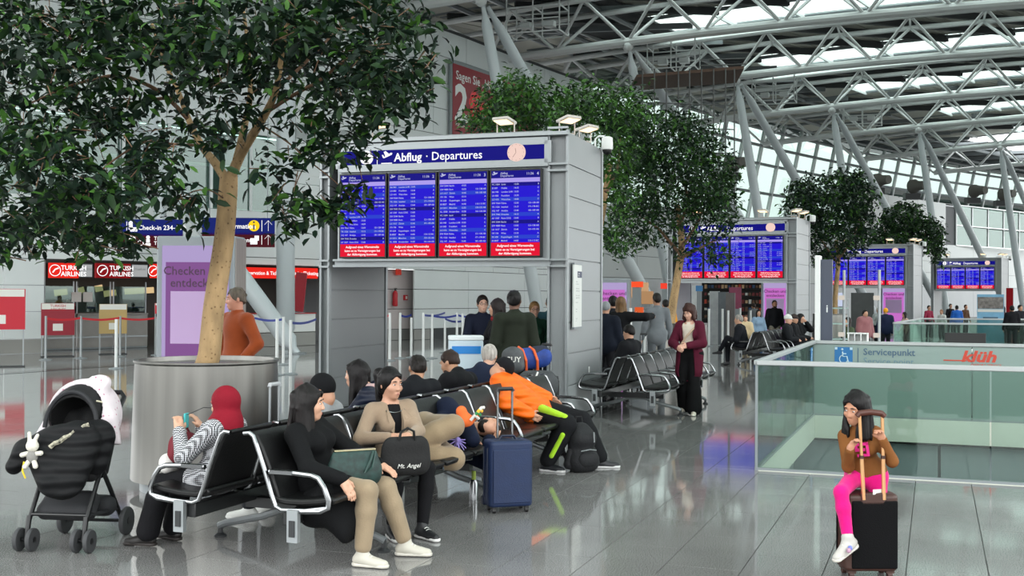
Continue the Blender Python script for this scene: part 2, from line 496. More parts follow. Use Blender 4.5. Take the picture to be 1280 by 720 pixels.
# dark stone band across the floor in front of the check-in counters
mb = MB(); p, q = G(-40, 470), G(420, 438)
n_ = (q - p).normalized(); s_ = Vector((-n_.y, n_.x, 0)) * .22
mb.prism([p - s_, q - s_, q + s_, p + s_], (0, 0, .004)); tag(mb.build('trim_1', M_dark_strip), kind='structure')

# edge of the opening and the level below
mb = MB(); W_ = M('slab_edge', '#cfd0c4', .5, noise=(2, .04))
for a, b in (((HU0, HV0), (HU1, HV0)), ((HU1, HV0), (HU1, HV1)), ((HU0, HV0), (HU0, HV1))):
    pa, pb = B(*a), B(*b); mid = (pa + pb) / 2; ln = (pb - pa).length; d = (pb - pa).normalized()
    inn = (B((HU0 + HU1) / 2, (HV0 + HV1) / 2) - mid); nn = Vector((-d.y, d.x, 0)); nn = nn if nn.dot(inn) > 0 else -nn
    mb.bar(pa - nn * .012 + Vector((0, 0, -.16)), pb - nn * .012 + Vector((0, 0, -.16)), .03, .33)
tag(mb.build('trim_2', W_), kind='structure')
lw = empty('wall_lower'); tag(lw, kind='structure')
M_low = M('lower_panel', '#8d979a', .3)
for k in range(5):
    a, b = B(HU1 + .35, HV0 + k * 2.2 + .02 - .5, 0), B(HU1 + .35, HV0 + (k + 1) * 2.2 - .02 - .5, 0)
    mb = MB(); mb.bar(a - Vector((0, 0, 2.4)), b - Vector((0, 0, 2.4)), .05, 4.0); mb.build('panel', M_low, lw)
for k in range(3):
    a, b = B(HU0 + k * 1.95 + .02, HV0 - .35, 0), B(HU0 + (k + 1) * 1.95 - .02, HV0 - .35, 0)
    mb = MB(); mb.bar(a - Vector((0, 0, 2.4)), b - Vector((0, 0, 2.4)), .05, 4.0); mb.build('panel', M_low, lw)
mb = MB(); mb.bar(B(HU1 + .45, HV0 - 1, -2.4), B(HU1 + .45, HV1 + 1, -2.4), .06, 4.5); mb.bar(B(HU0 - 1, HV0 - .45, -2.4), B(HU1 + 1, HV0 - .45, -2.4), .06, 4.5); mb.bar(B(HU0 - .45, HV0 - 1, -2.4), B(HU0 - .45, HV1 + 1, -2.4), .06, 4.5); mb.bar(B(HU0 - 1, HV1 + .45, -2.4), B(HU1 + 1, HV1 + .45, -2.4), .06, 4.5); mb.build('backing', M_dark, lw)
mb = MB(); mb.poly([B(HU0 - 1, HV0 - 1, -4.4), B(HU0 - 1, HV1 + 1, -4.4), B(HU1 + 1, HV1 + 1, -4.4), B(HU1 + 1, HV0 - 1, -4.4)])
tag(mb.build('floor_lower', M_panel2, smooth=0), kind='structure')

# ------------------------------------------------------------------ left wall with the check-in niche, and the far wall
DW = 15.3
def zpx(px, y, d=DW):
    p = arc(px, d); return P(px, y, p.y).z
wl = empty('wall_left'); tag(wl, kind='structure')
def wpanel(parent, px0, px1, z0, z1, d=DW, mat=M_panel, name='panel', th=.06, gap=.012, ang=None):
    a0, a1 = ang if ang else (arc_angle(arc(px0, d)), arc_angle(arc(px1, d)))
    p, q = arc_pt(a0, d), arc_pt(a1, d); n = (q - p).normalized(); p += n * gap; q -= n * gap
    zc = (z0 + z1) / 2
    mb = MB(); mb.bar(p + Vector((0, 0, zc)), q + Vector((0, 0, zc)), th, z1 - z0 - 2 * gap)
    return mb.build(name, mat, parent, smooth=0)
def backing(px0, px1, z0, z1, d, mat=M_gap, n=8, name='backing', parent=None):
    mb = MB(); a0, a1 = arc_angle(arc(px0, d)), arc_angle(arc(px1, d))
    for i in range(n):
        p, q = arc_pt(a0 + (a1 - a0) * i / n, d), arc_pt(a0 + (a1 - a0) * (i + 1) / n, d)
        mb.bar(p + Vector((0, 0, (z0 + z1) / 2)), q + Vector((0, 0, (z0 + z1) / 2)), .08, z1 - z0)
    return mb.build(name, mat, parent, smooth=0)
ZS, ZW0, ZW1, ZT = 2.72, zpx(139, 252), zpx(94, 141), 12.45
# upper cladding, three-metre panels
A0, A1 = arc_angle(arc(-120, DW)), arc_angle(arc(735, DW)); NA = 14
wl_b = backing(-120, 735, 7.2, ZT, DW + .07, parent=wl); backing(-120, 735, ZS, ZW0, DW + .07, parent=wl)
backing(519, 735, 0, ZS, DW + .07, parent=wl); backing(400, 735, ZW0, ZW1, DW + .07, parent=wl)
for i in range(NA):
    an = (A0 + (A1 - A0) * i / NA, A0 + (A1 - A0) * (i + 1) / NA); mid = arc_pt(sum(an) / 2, DW); pxm = 640 + F * mid.x / mid.y
    for k in range(5): wpanel(wl, 0, 0, ZW1 + k * 1.05, ZW1 + (k + 1) * 1.05, ang=an)
    wpanel(wl, 0, 0, ZS, ZS + .25, ang=an); wpanel(wl, 0, 0, ZS + .25, ZW0, ang=an)
    if pxm > 400:
        for k in range(3): wpanel(wl, 0, 0, ZW0 + k * 1.05, ZW0 + (k + 1) * 1.05, ang=an)
# strip of windows above the counters
def window(name, px0, px1, z0, z1, d, n, frame, split=.55):
    w = empty(name); tag(w, kind='structure'); a0, a1 = arc_angle(arc(px0, d)), arc_angle(arc(px1, d))
    for i in range(n + 1):
        p = arc_pt(a0 + (a1 - a0) * i / n, d); MB().box(p + Vector((0, 0, (z0 + z1) / 2)), (.09, .12, z1 - z0), rz=.5).build('mullion', frame, w)
    for z in (z0, z0 + (z1 - z0) * split, z1):
        MB().bar(arc_pt(a0, d, z), arc_pt(a1, d, z), .1, .09).build('rail', frame, w)
    for i in range(n):
        p, q = arc_pt(a0 + (a1 - a0) * i / n, d + .02), arc_pt(a0 + (a1 - a0) * (i + 1) / n, d + .02)
        for za, zb in ((z0, z0 + (z1 - z0) * split), (z0 + (z1 - z0) * split, z1)):
            mb = MB(); mb.bar(p + Vector((0, 0, (za + zb) / 2)), q + Vector((0, 0, (za + zb) / 2)), .012, zb - za)
            mb.build('pane', M_glass, w, smooth=0)
    return w
window('window_1', -120, 400, ZW0, ZW1, DW, 9, M_white_steel)
backing(-120, 470, ZW0 - .3, ZW1 + .3, DW + 2.6, M('office_wall', '#7d8583', .6), name='back_panel', parent=wl)
mbx = MB(); mbx.bar(arc_pt(arc_angle(arc(-120, DW)), DW + 1.3, ZW0 - .1), arc_pt(arc_angle(arc(470, DW)), DW + 1.3, ZW0 - .1), 2.6, .1); mbx.build('sill_slab', M_panel, wl)
# lower cladding left of the niche and to its right, grey plinth below
for z0, z1 in ((.42, 1.2), (1.2, 1.96), (1.96, ZS)):
    wpanel(wl, -120, 5, z0, z1); wpanel(wl, 5, 55, z0, z1)
    for a, b in ((517, 585), (585, 655), (655, 735)): wpanel(wl, a, b, z0, z1)
    z0 == .42 and backing(464, 521, 0, ZS, DW + .56, n=2, parent=wl)
    wpanel(wl, 466, 519, z0, z1, DW + .45, M('pinkish_panel', '#b3a9a8', .45))
for a, b, dd in ((-120, 55, DW), (517, 735, DW), (466, 519, DW + .45)):
    tag(wpanel(None, a, b, 0, .42, dd, M_base, name='baseboard_left'), kind='structure')
# the niche: dark rear wall, soffit, side cheek
backing(50, 475, 0, ZS, DW + 4.2, M('niche_wall', '#4a4540', .6), name='niche_panel', parent=wl)
mb = MB(); a0, a1 = arc_angle(arc(50, DW)), arc_angle(arc(475, DW))
for i in range(8):
    t0, t1 = a0 + (a1 - a0) * i / 8, a0 + (a1 - a0) * (i + 1) / 8
    mb.prism([arc_pt(t0, DW - .02, ZS - .02), arc_pt(t1, DW - .02, ZS - .02), arc_pt(t1, DW + 4.2, ZS - .02), arc_pt(t0, DW + 4.2, ZS - .02)], (0, 0, .08))
mb.build('soffit', M_soff, wl, smooth=0)
for px in (55, 466):
    p = arc(px, DW); a = arc_angle(p); mb = MB(); mb.bar(arc_pt(a, DW, ZS / 2), arc_pt(a, DW + 4.2, ZS / 2), .1, ZS); mb.build('cheek', M_panel2, wl, smooth=0)

# far lower wall, its window bands, the clerestory of leaning glass above
M_far = M('far_panel', '#a3a8a7', .5, noise=(.4, .04))
wf = empty('wall_far'); tag(wf, kind='structure')
B0, B1_ = arc_angle(arc(735, DW)), arc_angle(arc(1350, DW)); NF = 15
zt = zpx(1180, 254); zg0 = zpx(1180, 236); zg1 = zpx(1180, 194); zb0, zb1 = zpx(1240, 310), zpx(1240, 262)
backing(735, 1080, 0, ZS + 3.7, DW + .1, n=NF, parent=wf); backing(1080, 1350, 0, zt - .1, DW + .1, n=NF, parent=wf)
for i in range(NF):
    an = (B0 + (B1_ - B0) * i / NF, B0 + (B1_ - B0) * (i + 1) / NF); mid = arc_pt(sum(an) / 2, DW); pxm = 640 + F * mid.x / mid.y
    zs = [ZS + 1.2, ZS + 2.2, ZS + 3.2, ZS + 4.2, zt]
    if pxm < 1080: zs = [ZS + 1.2, ZS + 1.8, ZS + 2.5, ZS + 3.1, ZS + 3.8]
    if pxm > 1195: zs = [ZS + 1.2, zb0, zb1, (zb1 + zt) / 2, zt]
    for k in range(4):
        if pxm > 1195 and k == 1: continue
        wpanel(wf, 0, 0, zs[k], zs[k + 1], ang=an, mat=M_far)
    wpanel(wf, 0, 0, ZS, ZS + 1.2, ang=an, mat=M_far)
    wpanel(wf, 0, 0, 0, ZS, ang=an, mat=M_panel2)
backing(1190, 1350, zb0 - .3, zb1 + .3, DW + 1.6, M('blind_grey', '#6f7876', .6), n=6, name='back_panel', parent=wf)
window('window_2', 1195, 1350, zb0, zb1, DW - .05, 8, M_white_steel, .5)
# gallery behind the far wall: floor slab, dark back, clerestory
gal = MB()
for i in range(NF):
    t0, t1 = B0 + (B1_ - B0) * i / NF, B0 + (B1_ - B0) * (i + 1) / NF
    if 640 + F * arc_pt(t0, DW).x / arc_pt(t0, DW).y < 1070: continue
    gal.prism([arc_pt(t0, DW, zt - .25), arc_pt(t1, DW, zt - .25), arc_pt(t1, DW + 5, zt - .25), arc_pt(t0, DW + 5, zt - .25)], (0, 0, .12))
gal.build('gallery_floor', M_panel2, wf, smooth=0)
backing(1080, 1350, zt - .2, zg0 + .1, DW + 3.4, M('gallery_grey', '#5d6466', .6), n=NF, name='gallery_parapet', parent=wf)
cl = empty('window_3'); tag(cl, kind='structure')
DG = DW + 3.2; NC = 30; C0, C1 = arc_angle(arc(690, DG)), arc_angle(arc(1350, DG)); lean = 1.1
for i in range(NC + 1):
    t = C0 + (C1 - C0) * i / NC
    MB().bar(arc_pt(t, DG + .8, zg0 - 5), arc_pt(t, DG + lean * -1, zg1 + .8), .16, .26).build('mullion', M_white_steel, cl)
for k, z in enumerate((zg0 - 4, zg0 - 2, zg0, zg0 + (zg1 - zg0) * .42, zg0 + (zg1 - zg0) * .8)):
    dd = DG - lean * (z - zg0 + .8) / (zg1 - zg0 + 1.6)
    MB().path([arc_pt(C0 + (C1 - C0) * i / 12, dd - .1, z) for i in range(13)], .11, 6).build('rail', M_grey_steel, cl)
for i in range(NC):
    p, q = arc_pt(C0 + (C1 - C0) * i / NC, DG + .8, zg0 - 5), arc_pt(C0 + (C1 - C0) * (i + 1) / NC, DG + .8, zg0 - 5)
    r, s2 = arc_pt(C0 + (C1 - C0) * (i + 1) / NC, DG - lean, zg1 + .8), arc_pt(C0 + (C1 - C0) * i / NC, DG - lean, zg1 + .8)
    MB().poly([p, q, r, s2]).build('pane', M_sky_glass, cl, smooth=0)

# ------------------------------------------------------------------ roof: apexes of the columns, trusses, deck, rooflights
HA = 12.5; H3 = radians(20); U3 = Vector((sin(H3), cos(H3), 0)); V3 = Vector((cos(H3), -sin(H3), 0))
APEX = [P(x, y, (HA - CH) * F / (370 + .0052 * (x - 640) - y)) for x, y in ((785, 52), (920, 95), (1040, 133), (1148, 158), (1250, 181))]
for p in APEX: p.z = HA
APEX = [APEX[0] - (APEX[1] - APEX[0])] + APEX + [APEX[4] + (APEX[4] - APEX[3])]
def zc_(a): return HA + .055 * a - .0019 * a * a
_rod = MB().tube((0, 0, 0), (0, 0, 1), 1, n=8).mesh('rod', M_white_steel)
_rods = {}
def rod(name, p, q, r, parent, mat=M_white_steel):
    if mat.name not in _rods:
        me = _rod.copy(); me.name = 'rod'; me.materials.clear(); me.materials.append(mat); _rods[mat.name] = me
    p, q = Vector(p), Vector(q); x, y, d = frame_of(q - p); m = Matrix.Identity(4); L_ = (q - p).length
    for i in range(3): m[i][0], m[i][1], m[i][2], m[i][3] = x[i] * r, y[i] * r, d[i] * L_, p[i]
    return link(name, _rods[mat.name], parent, mat4=m)
ORD = ['closest', 'second', 'third', 'fourth', 'fifth', 'sixth', 'seventh']
SP, TD, TWD = 3.2, 1.7, 1.25
for k, A in enumerate(APEX):
    t = empty('roof_truss', (0, 0, 0), 0, f'white tubular three-chord roof truss, {ORD[k]} from the camera under the dark roof deck', 'truss', 'roof trusses')
    na, nb = -3, 13
    low = [A + V3 * (i * SP) + Vector((0, 0, zc_(i * SP) - HA)) for i in range(na, nb + 1)]
    lc = MB().path(low, .185, 10).build('lower_chord', M_white_steel, t)
    ups = []
    for s in (-1, 1):
        up = [A + V3 * ((i + .5) * SP) + U3 * (s * TWD) + Vector((0, 0, zc_((i + .5) * SP) - HA + TD)) for i in range(na - 1, nb + 1)]
        MB().path(up, .125, 8).build('upper_chord', M_white_steel, t); ups.append(up)
    for i in range(len(low)):
        for up in ups:
            rod('web_bar', low[i], up[i], .07, t); rod('web_bar', low[i], up[i + 1], .07, t)
    for i in range(0, len(ups[0])): rod('cross_bar', ups[0][i], ups[1][i], .05, t)
# deck bays and rooflights between the trusses; the roof goes on over and behind the camera
NB_ = 5; APEX = [APEX[0] - (APEX[1] - APEX[0]) * (NB_ - i) for i in range(NB_)] + APEX
ce = empty('ceiling'); tag(ce, kind='structure')
A1_ = APEX[NB_ + 1]
bs = [(A - A1_).dot(U3) for A in APEX]; as_ = [(A - A1_).dot(V3) for A in APEX]
def roof_pt(a, b, dz=0):
    k = max(0, min(len(bs) - 2, next((i for i in range(len(bs) - 1) if b < bs[i + 1]), len(bs) - 2)))
    f = (b - bs[k]) / (bs[k + 1] - bs[k]); off = as_[k] + (as_[k + 1] - as_[k]) * f
    p = A1_ + V3 * (a + off) + U3 * b; p.z = zc_(a) + TD + .75 + dz
    return p
M_deck2 = M('roof_rib', '#a3a39b', .7)
for k in range(len(bs) - 1):
    b0, b1, b2 = bs[k] + .1, bs[k + 1] - 2.9, bs[k + 1] + .1
    for i in range(-4, 13):
        a0, a1 = i * SP, (i + 1) * SP
        mb = MB(); q = [roof_pt(a0 + .02, b0), roof_pt(a1 - .02, b0), roof_pt(a1 - .02, b1, .25), roof_pt(a0 + .02, b1, .25)]
        mb.prism(q, (0, 0, .16)); mb.build('ceiling_panel', M_deck, ce, smooth=0)
        mb = MB()
        for j in range(1, 5):
            f = j / 5; mb.bar(q[0].lerp(q[1], f) - Vector((0, 0, .01)), q[3].lerp(q[2], f) - Vector((0, 0, .01)), .05, .03)
        mb.build('rib', M_deck2, ce, smooth=0)
        if i >= -1:
            MB().prism([roof_pt(a0 + .1, b1, .3), roof_pt(a1 - .1, b1, .3), roof_pt(a1 - .1, b2, .1), roof_pt(a0 + .1, b2, .1)], (0, 0, .02)).build('skylight_pane', M_rooflight, ce, smooth=0)
        else:
            MB().prism([roof_pt(a0, b1, .3), roof_pt(a1, b1, .3), roof_pt(a1, b2, .1), roof_pt(a0, b2, .1)], (0, 0, .05)).build('ceiling_panel', M_deck, ce, smooth=0)
        if i >= -2:
            MB().bar(roof_pt(a0 - 1.6, b0 - .5, -.28), roof_pt(a1 + .6, b1 + .1, .05), .2, .34).build('roof_beam', M_soff, ce, smooth=0)
            MB().bar(roof_pt(a0, b1, .2), roof_pt(a0, b2, 0), .1, .16).build('skylight_bar', M_white_steel, ce, smooth=0)
    for b in (b1, b2):
        MB().path([roof_pt(i * SP, b, .12) for i in range(-4, 14)], .1, 6).build('skylight_curb', M_grey_steel, ce)
APEX = APEX[NB_:]
# eaves: dark soffit from the trusses down to the wall head
mb = MB(); E0, E1 = arc_angle(arc(-150, DW)), arc_angle(arc(1360, DW)); N_ = 30
for i in range(N_):
    t0, t1 = E0 + (E1 - E0) * i / N_, E0 + (E1 - E0) * (i + 1) / N_
    mb.prism([arc_pt(t0, DW - 4, 14.7), arc_pt(t1, DW - 4, 14.7), arc_pt(t1, DW + 5, zg1 + .3), arc_pt(t0, DW + 5, zg1 + .3)], (0, 0, .1))
mb.build('eaves_soffit', M_soff, ce, smooth=0)
backing(-150, 740, 12.0, 15.8, DW + 4.6, M_soff, n=14, name='rear_fascia', parent=ce)
for i in range(N_):
    t0 = E0 + (E1 - E0) * (i + .5) / N_
    MB().bar(arc_pt(t0 - .01, DW - 6, 14.3), arc_pt(t0 + .004, DW + 3.4, zg1 + .1), .16, .26).build('eaves_beam', M_grey_steel, ce, smooth=0)
for dd, z in ((DW - 3.5, 14.3), (DW - .6, 14.1), (DW + 1.6, zg1 - .1)):
    MB().path([arc_pt(E0 + (E1 - E0) * i / 24, dd, z) for i in range(25)], .12, 6).build('eaves_tube', M_grey_steel, ce)

# ------------------------------------------------------------------ columns: two raking legs meeting under a truss
F1, F2 = G(972, 415), G(1103, 410); O1, O2 = F1 - APEX[2], F2 - APEX[2]; O1.z = O2.z = 0
def raking(A, o1, o2, label, r=.22):
    t = empty('support_column', (A.x, A.y, 0), 0, label, 'column', 'raking roof columns')
    for o in (o1, o2):
        a, b = Vector((0, 0, HA - .35)) + o * .03, o
        MB().path([a + (b - a) * f for f in (0, .03, .06, .3, .6, .94, 1)], [.08, .1, r * .85, r, r * 1.1, r * 1.05, .1], 16).build('leg', M_col, t)
    MB().ball((0, 0, HA - .2), .22, 12).build('node', M_white_steel, t)
    return t
for k, A in enumerate(APEX[:6]):
    if k == 0: continue
    raking(A, O1, O2, f'pair of raking grey tubular columns under the {ORD[k]} roof truss from the camera')
a0c = APEX[0]; raking(a0c, O1, G(838, 423) - Vector((a0c.x, a0c.y, 0)), 'pair of raking grey columns rising past the top corner of the left wall')
def leg(p0, p1, r, label):
    t = empty('support_column', (p0.x, p0.y, 0), 0, label, 'column'); a, b = Vector((0, 0, 0)), p1 - p0
    MB().path([a + (b - a) * f for f in (0, .02, .05, .5, 1)], [.1, .1, r, r, r], 18).build('shaft', M_col, t)
    MB().tube((0, 0, 0), (0, 0, .04), .26, n=18).build('foot_plate', M_grey_steel, t)
p = G(357, 436); leg(p, P(357, -60, p.y), .29, 'thick upright light grey column behind the blue queue belts')
p = G(372, 442); leg(p, P(150, 140, p.y + 1.5), .27, 'raking grey column behind the lit purple display')
p = G(213, 440); leg(p, P(183, 60, p.y + .5), .17, 'slim nearly upright column left of the lit purple display')

# white wire cages with lamps hung at the left ends of the trusses
for k, (px, py, Y) in enumerate(((672, 28, 44.5), (842, 74, 51.5), (968, 116, 60), (1078, 146, 67.5))):
    c = P(px, py, Y); t = empty('lamp_cage', c, -H3, f'white wire cage with lamps hung under the roof, {ORD[k]} from the camera', 'cage', 'lamp cages under the roof'); X_, Y_2, Z_ = 1.1, .6, .5
    for sx in (-1, 0, 1):
        for sy in (-1, 1): rod('upright', (sx * X_, sy * Y_2, -Z_), (sx * X_, sy * Y_2, Z_ + .35), .03, t)
        for z in (-Z_, Z_): rod('cross_rod', (sx * X_, -Y_2, z), (sx * X_, Y_2, z), .03, t)
    for sy in (-1, 1):
        for z in (-Z_, 0, Z_): rod('long_rod', (-X_, sy * Y_2, z), (X_, sy * Y_2, z), .03, t)
    for sx in (-.5, .5): MB().box((sx, 0, -.1), (.45, .35, .25)).build('lamp_box', M_white_steel, t, bevel=.03)
# scaffold under the roof
sc = empty('scaffold', (0, 0, 0), 0, 'thin pole scaffold with a brown plank deck hanging below the roof', 'scaffold')
YS = 45.5; M_pole = M('scaffold_pole', '#5a5c5b', .5)
xs = (803, 818, 833, 848, 862, 877, 892, 907, 918)
for row in (0, 2.2):
    for x in xs:
        a = P(x, 86, YS + row); b = P(x, 262, YS + row); rod('pole', a, b, .028, sc, M_pole)
    for y in (128, 158, 188, 214, 240): rod('ledger', P(803, y, YS + row), P(918, y + 4, YS + row), .024, sc, M_pole)
    for i in range(0, 8, 2): rod('brace', P(xs[i], 188, YS + row), P(xs[i + 1], 128, YS + row), .02, sc, M_pole)
a, b = P(796, 97, YS), P(930, 86, YS); MB().prism([a, b, b + Vector((.3, 3, 0)), a + Vector((0, 3, 0))], (0, 0, .12)).build('plank_deck', M('plank_brown', '#5a4336', .7), sc)
for y in (75, 82): rod('guard_rail', P(875, y, YS), P(932, y - 2, YS), .024, sc, M_pole)
# ------------------------------------------------------------------ seats on beams
M_leather = M('black_leather', '#0c0c0d', .42, bump=(60, .15), spec=.35)
M_beam = M('black_beam', '#1b1c1d', .35)
PITCH_S = .565
def slab_profile(prof, th, y0, y1, m=0):
    mb = MB(); k = len(prof); up = []; lo = []
    for i, (x, z) in enumerate(prof):
        a = prof[max(i - 1, 0)]; b = prof[min(i + 1, k - 1)]; dx, dz = b[0] - a[0], b[1] - a[1]; l = hypot(dx, dz)
        up.append((x, z)); lo.append((x + dz / l * th, z - dx / l * th))
    ring = up + lo[::-1]
    mb.prism([(x, y0, z) for x, z in ring], (0, y1 - y0, 0), m)
    return mb
def make_bench(n, loc, rotz, label, group, arms=(None, None), sides=(-1, 1)):
    t = empty('beam_seating', loc, rotz, label, 'bench', group)
    y_end = n * PITCH_S
    for si, s in enumerate(sides):
        # beam with end brackets
        MB().box((s * .36, y_end / 2, .335), (.07, y_end - .04, .09)).build('beam', M_beam, t, bevel=.006)
        seat = slab_profile([(s * x, z) for x, z in ((.22, .455), (.26, .425), (.34, .415), (.46, .418), (.58, .432), (.65, .446), (.675, .436))], .04 * -s, .025, PITCH_S - .025).mesh('seat', M_leather, 40)
        back = slab_profile([(s * x, z) for x, z in ((.265, .44), (.235, .52), (.19, .64), (.14, .75), (.105, .815), (.07, .84))], .032 * s, .03, PITCH_S - .03).mesh('backrest', M_leather, 40)
        fr = MB().path([(s * x, 0, z) for x, z in ((.66, .425), (.5, .398), (.33, .39), (.285, .41), (.255, .48), (.2, .64), (.145, .78), (.12, .835), (.09, .855), (.05, .85))], .014, 8).mesh('side_frame', M_chrome)
        am = MB().path([(s * x, 0, z) for x, z in ((.40, .385), (.6, .40), (.655, .425), (.66, .47), (.625, .55), (.585, .6), (.54, .615), (.42, .622), (.24, .622))], .017, 8)
        am.box((s * .33, 0, .623), (.16, .04, .022))
        am = am.mesh('armrest', M_chrome)
        eb = MB().box((s * .42, -.012, .3), (.075, .035, .2)).box((s * .42, -.032, .285), (.038, .012, .1), m=1).mesh('end_bracket', [M_alu, M_dark])
        for i in range(n):
            a = link('seat', seat, t, (0, i * PITCH_S, 0)); b = link('backrest', back, t, (0, i * PITCH_S, 0))
            for o in (a, b):
                w = o.modifiers.new('bevel', 'BEVEL'); w.width = .012; w.segments = 2; w.limit_method = 'ANGLE'
        for i in range(n + 1): link('side_frame', fr, t, (0, i * PITCH_S, 0))
        for i in range(n + 1):
            if arms[si] is None or i in arms[si]: link('armrest', am, t, (0, i * PITCH_S, 0))
        link('end_bracket', eb, t, (0, 0, 0)); link('end_bracket', eb, t, (0, y_end + .035, 0))
    k = max(2, round(y_end / 1.9))
    for i in range(k):
        y = .75 + (y_end - 1.5) * i / (k - 1)
        mb = MB(); mb.box((0, y, .27), (.82, .09, .07), m=1)
        mb.path([(-.66, y, .075), (-.6, y, .1), (-.3, y, .17), (-.12, y, .235), (.12, y, .235), (.3, y, .17), (.6, y, .1), (.66, y, .075)], .026, 8)
        mb.build('leg', [M_alu, M_beam], t)
        for s in (-1, 1): MB().lathe([(.045, 0), (.045, .012), (.02, .03), (.016, .09)], 14, (s * .65, y, 0)).build('foot', M_dark, t)
    return t
bench1 = make_bench(10, B(-.15, .085), -HD, 'long back-to-back row of black airport seats in front, carrying most of the seated people', 'beam seating rows', ((0, 1, 2, 3, 5, 7, 10), (0, 6, 9, 10)))
bench2 = make_bench(6, B(9.2, .085), -HD, 'empty back-to-back row of black seats right of the near board pillar', 'beam seating rows', ((0, 2, 4), (0, 1, 2, 3, 4, 5, 6)))
p = G(947, 459); bench3 = make_bench(6, p, -radians(25), 'far back-to-back row of black seats behind the corner of the glass surround', 'beam seating rows', ((0, 1, 2, 3, 4), (0, 1, 2, 3, 4, 5)))

# ------------------------------------------------------------------ planters and trees
M_soil = M('soil', '#1c1713', .9, noise=(40, .5), bump=(60, .6))
def planter(c, label, r=.62, h=1.14):
    t = empty('planter', (c.x, c.y, 0), 0, label, 'planter', 'steel planters')
    MB().lathe([(r - .05, .0), (r - .05, .1)], 48).build('plinth', M_grey_steel, t)
    MB().lathe([(r + .03, .1), (r, h - .03), (r + .012, h - .015), (r + .012, h), (r - .03, h), (r - .035, h - .04)], 64).build('drum', M_steel, t)
    MB().lathe([(r - .034, h - .10), (.3, h - .07), (0, h - .06)], 48).build('soil', M_soil, t)
    return t
CP1 = P(258, 600, 10.05); CP1.z = 0
planter(CP1, 'brushed steel drum planter under the nearest tree at the left')
CP2 = Vector((P(849, 400, 25).x, 25, 0)); planter(CP2, 'brushed steel planter with a slim tree behind the woman in the burgundy coat')
CP3 = Vector((P(728, 400, 21).x, 21.3, 0)); planter(CP3, 'steel planter mostly hidden behind the near departure board pillar')
CP4 = Vector((P(1043, 400, 40).x, 40.5, 0)); planter(CP4, 'steel planter behind the seated people and the white edged sign post')
CP5 = Vector((P(1128, 400, 55).x, 56, 0)); planter(CP5, 'farthest steel planter behind the third departure board')

M_bark = M('pale_bark', '#a68a63', .85, noise=(9, .35), bump=(30, .8), stretch=(1, 1, .35))
_nt = M_bark.node_tree; _vo = _nt.nodes.new('ShaderNodeTexVoronoi'); _vo.inputs['Scale'].default_value = 22; _tc = _nt.nodes.new('ShaderNodeTexCoord'); _nt.links.new(_tc.outputs['Object'], _vo.inputs['Vector'])
_rm = _nt.nodes.new('ShaderNodeValToRGB'); _rm.color_ramp.elements[0].position = .10; _rm.color_ramp.elements[0].color = (.28, .2, .13, 1); _rm.color_ramp.elements[1].position = .26; _rm.color_ramp.elements[1].color = (1, 1, 1, 1); _nt.links.new(_vo.outputs['Distance'], _rm.inputs[0])
_mx = _nt.nodes.new('ShaderNodeMix'); _mx.data_type = 'RGBA'; _mx.blend_type = 'MULTIPLY'; _mx.inputs['Factor'].default_value = .8; _b = _nt.nodes['Principled BSDF']; _src = _b.inputs['Base Color'].links[0].from_socket
_nt.links.new(_src, _mx.inputs['A']); _nt.links.new(_rm.outputs[0], _mx.inputs['B']); _nt.links.new(_mx.outputs['Result'], _b.inputs['Base Color'])
M_bark2 = M('brown_bark', '#6f5440', .85, noise=(12, .3), bump=(30, .6))
M_leaf = M('leaf_green', '#20391c', .5, noise=(2.5, .45), spec=.22)
M_leaf2 = M('leaf_fresh', '#3d6426', .5, noise=(2.5, .4), spec=.22)
M_leaf3 = M('leaf_deep', '#13261a', .5, noise=(2.5, .4), spec=.22)
def leaf_mesh(n_seg, L_, W_):
    pts = []
    for f, w in ((0, .08), (.3, .88), (.7, .85), (1, .0)) if n_seg == 2 else ((0, .08), (.25, .8), (.55, 1), (.82, .55), (1, .0)) if n_seg else ((0, .1), (.45, 1), (1, 0)):
        pts.append((f * L_, w * W_ / 2, -.18 * L_ * f * f))
    v = []; fs = []
    for x, w, z in pts: v += [(x, -w, z + w * .35), (x, 0, z), (x, w, z + w * .35)]
    for i in range(len(pts) - 1):
        a, b = i * 3, i * 3 + 3
        fs += [(a, a + 1, b + 1, b), (a + 1, a + 2, b + 2, b + 1)]
    return np.array(v), fs
def rand_rot(rng, n, droop=.5):
    """leaf axis outwards with a droop, random roll"""
    az = rng.uniform(0, 2 * pi, n); el = rng.normal(-droop * .5, .45, n); ro = rng.normal(0, .5, n)
    x = np.stack([np.cos(az) * np.cos(el), np.sin(az) * np.cos(el), np.sin(el)], 1)
    u = np.tile([0, 0, 1.0], (n, 1)); y = np.cross(u, x); y /= np.linalg.norm(y, axis=1)[:, None] + 1e-9
    z = np.cross(x, y); c, s = np.cos(ro)[:, None], np.sin(ro)[:, None]
    return x, y * c + z * s, z * c - y * s
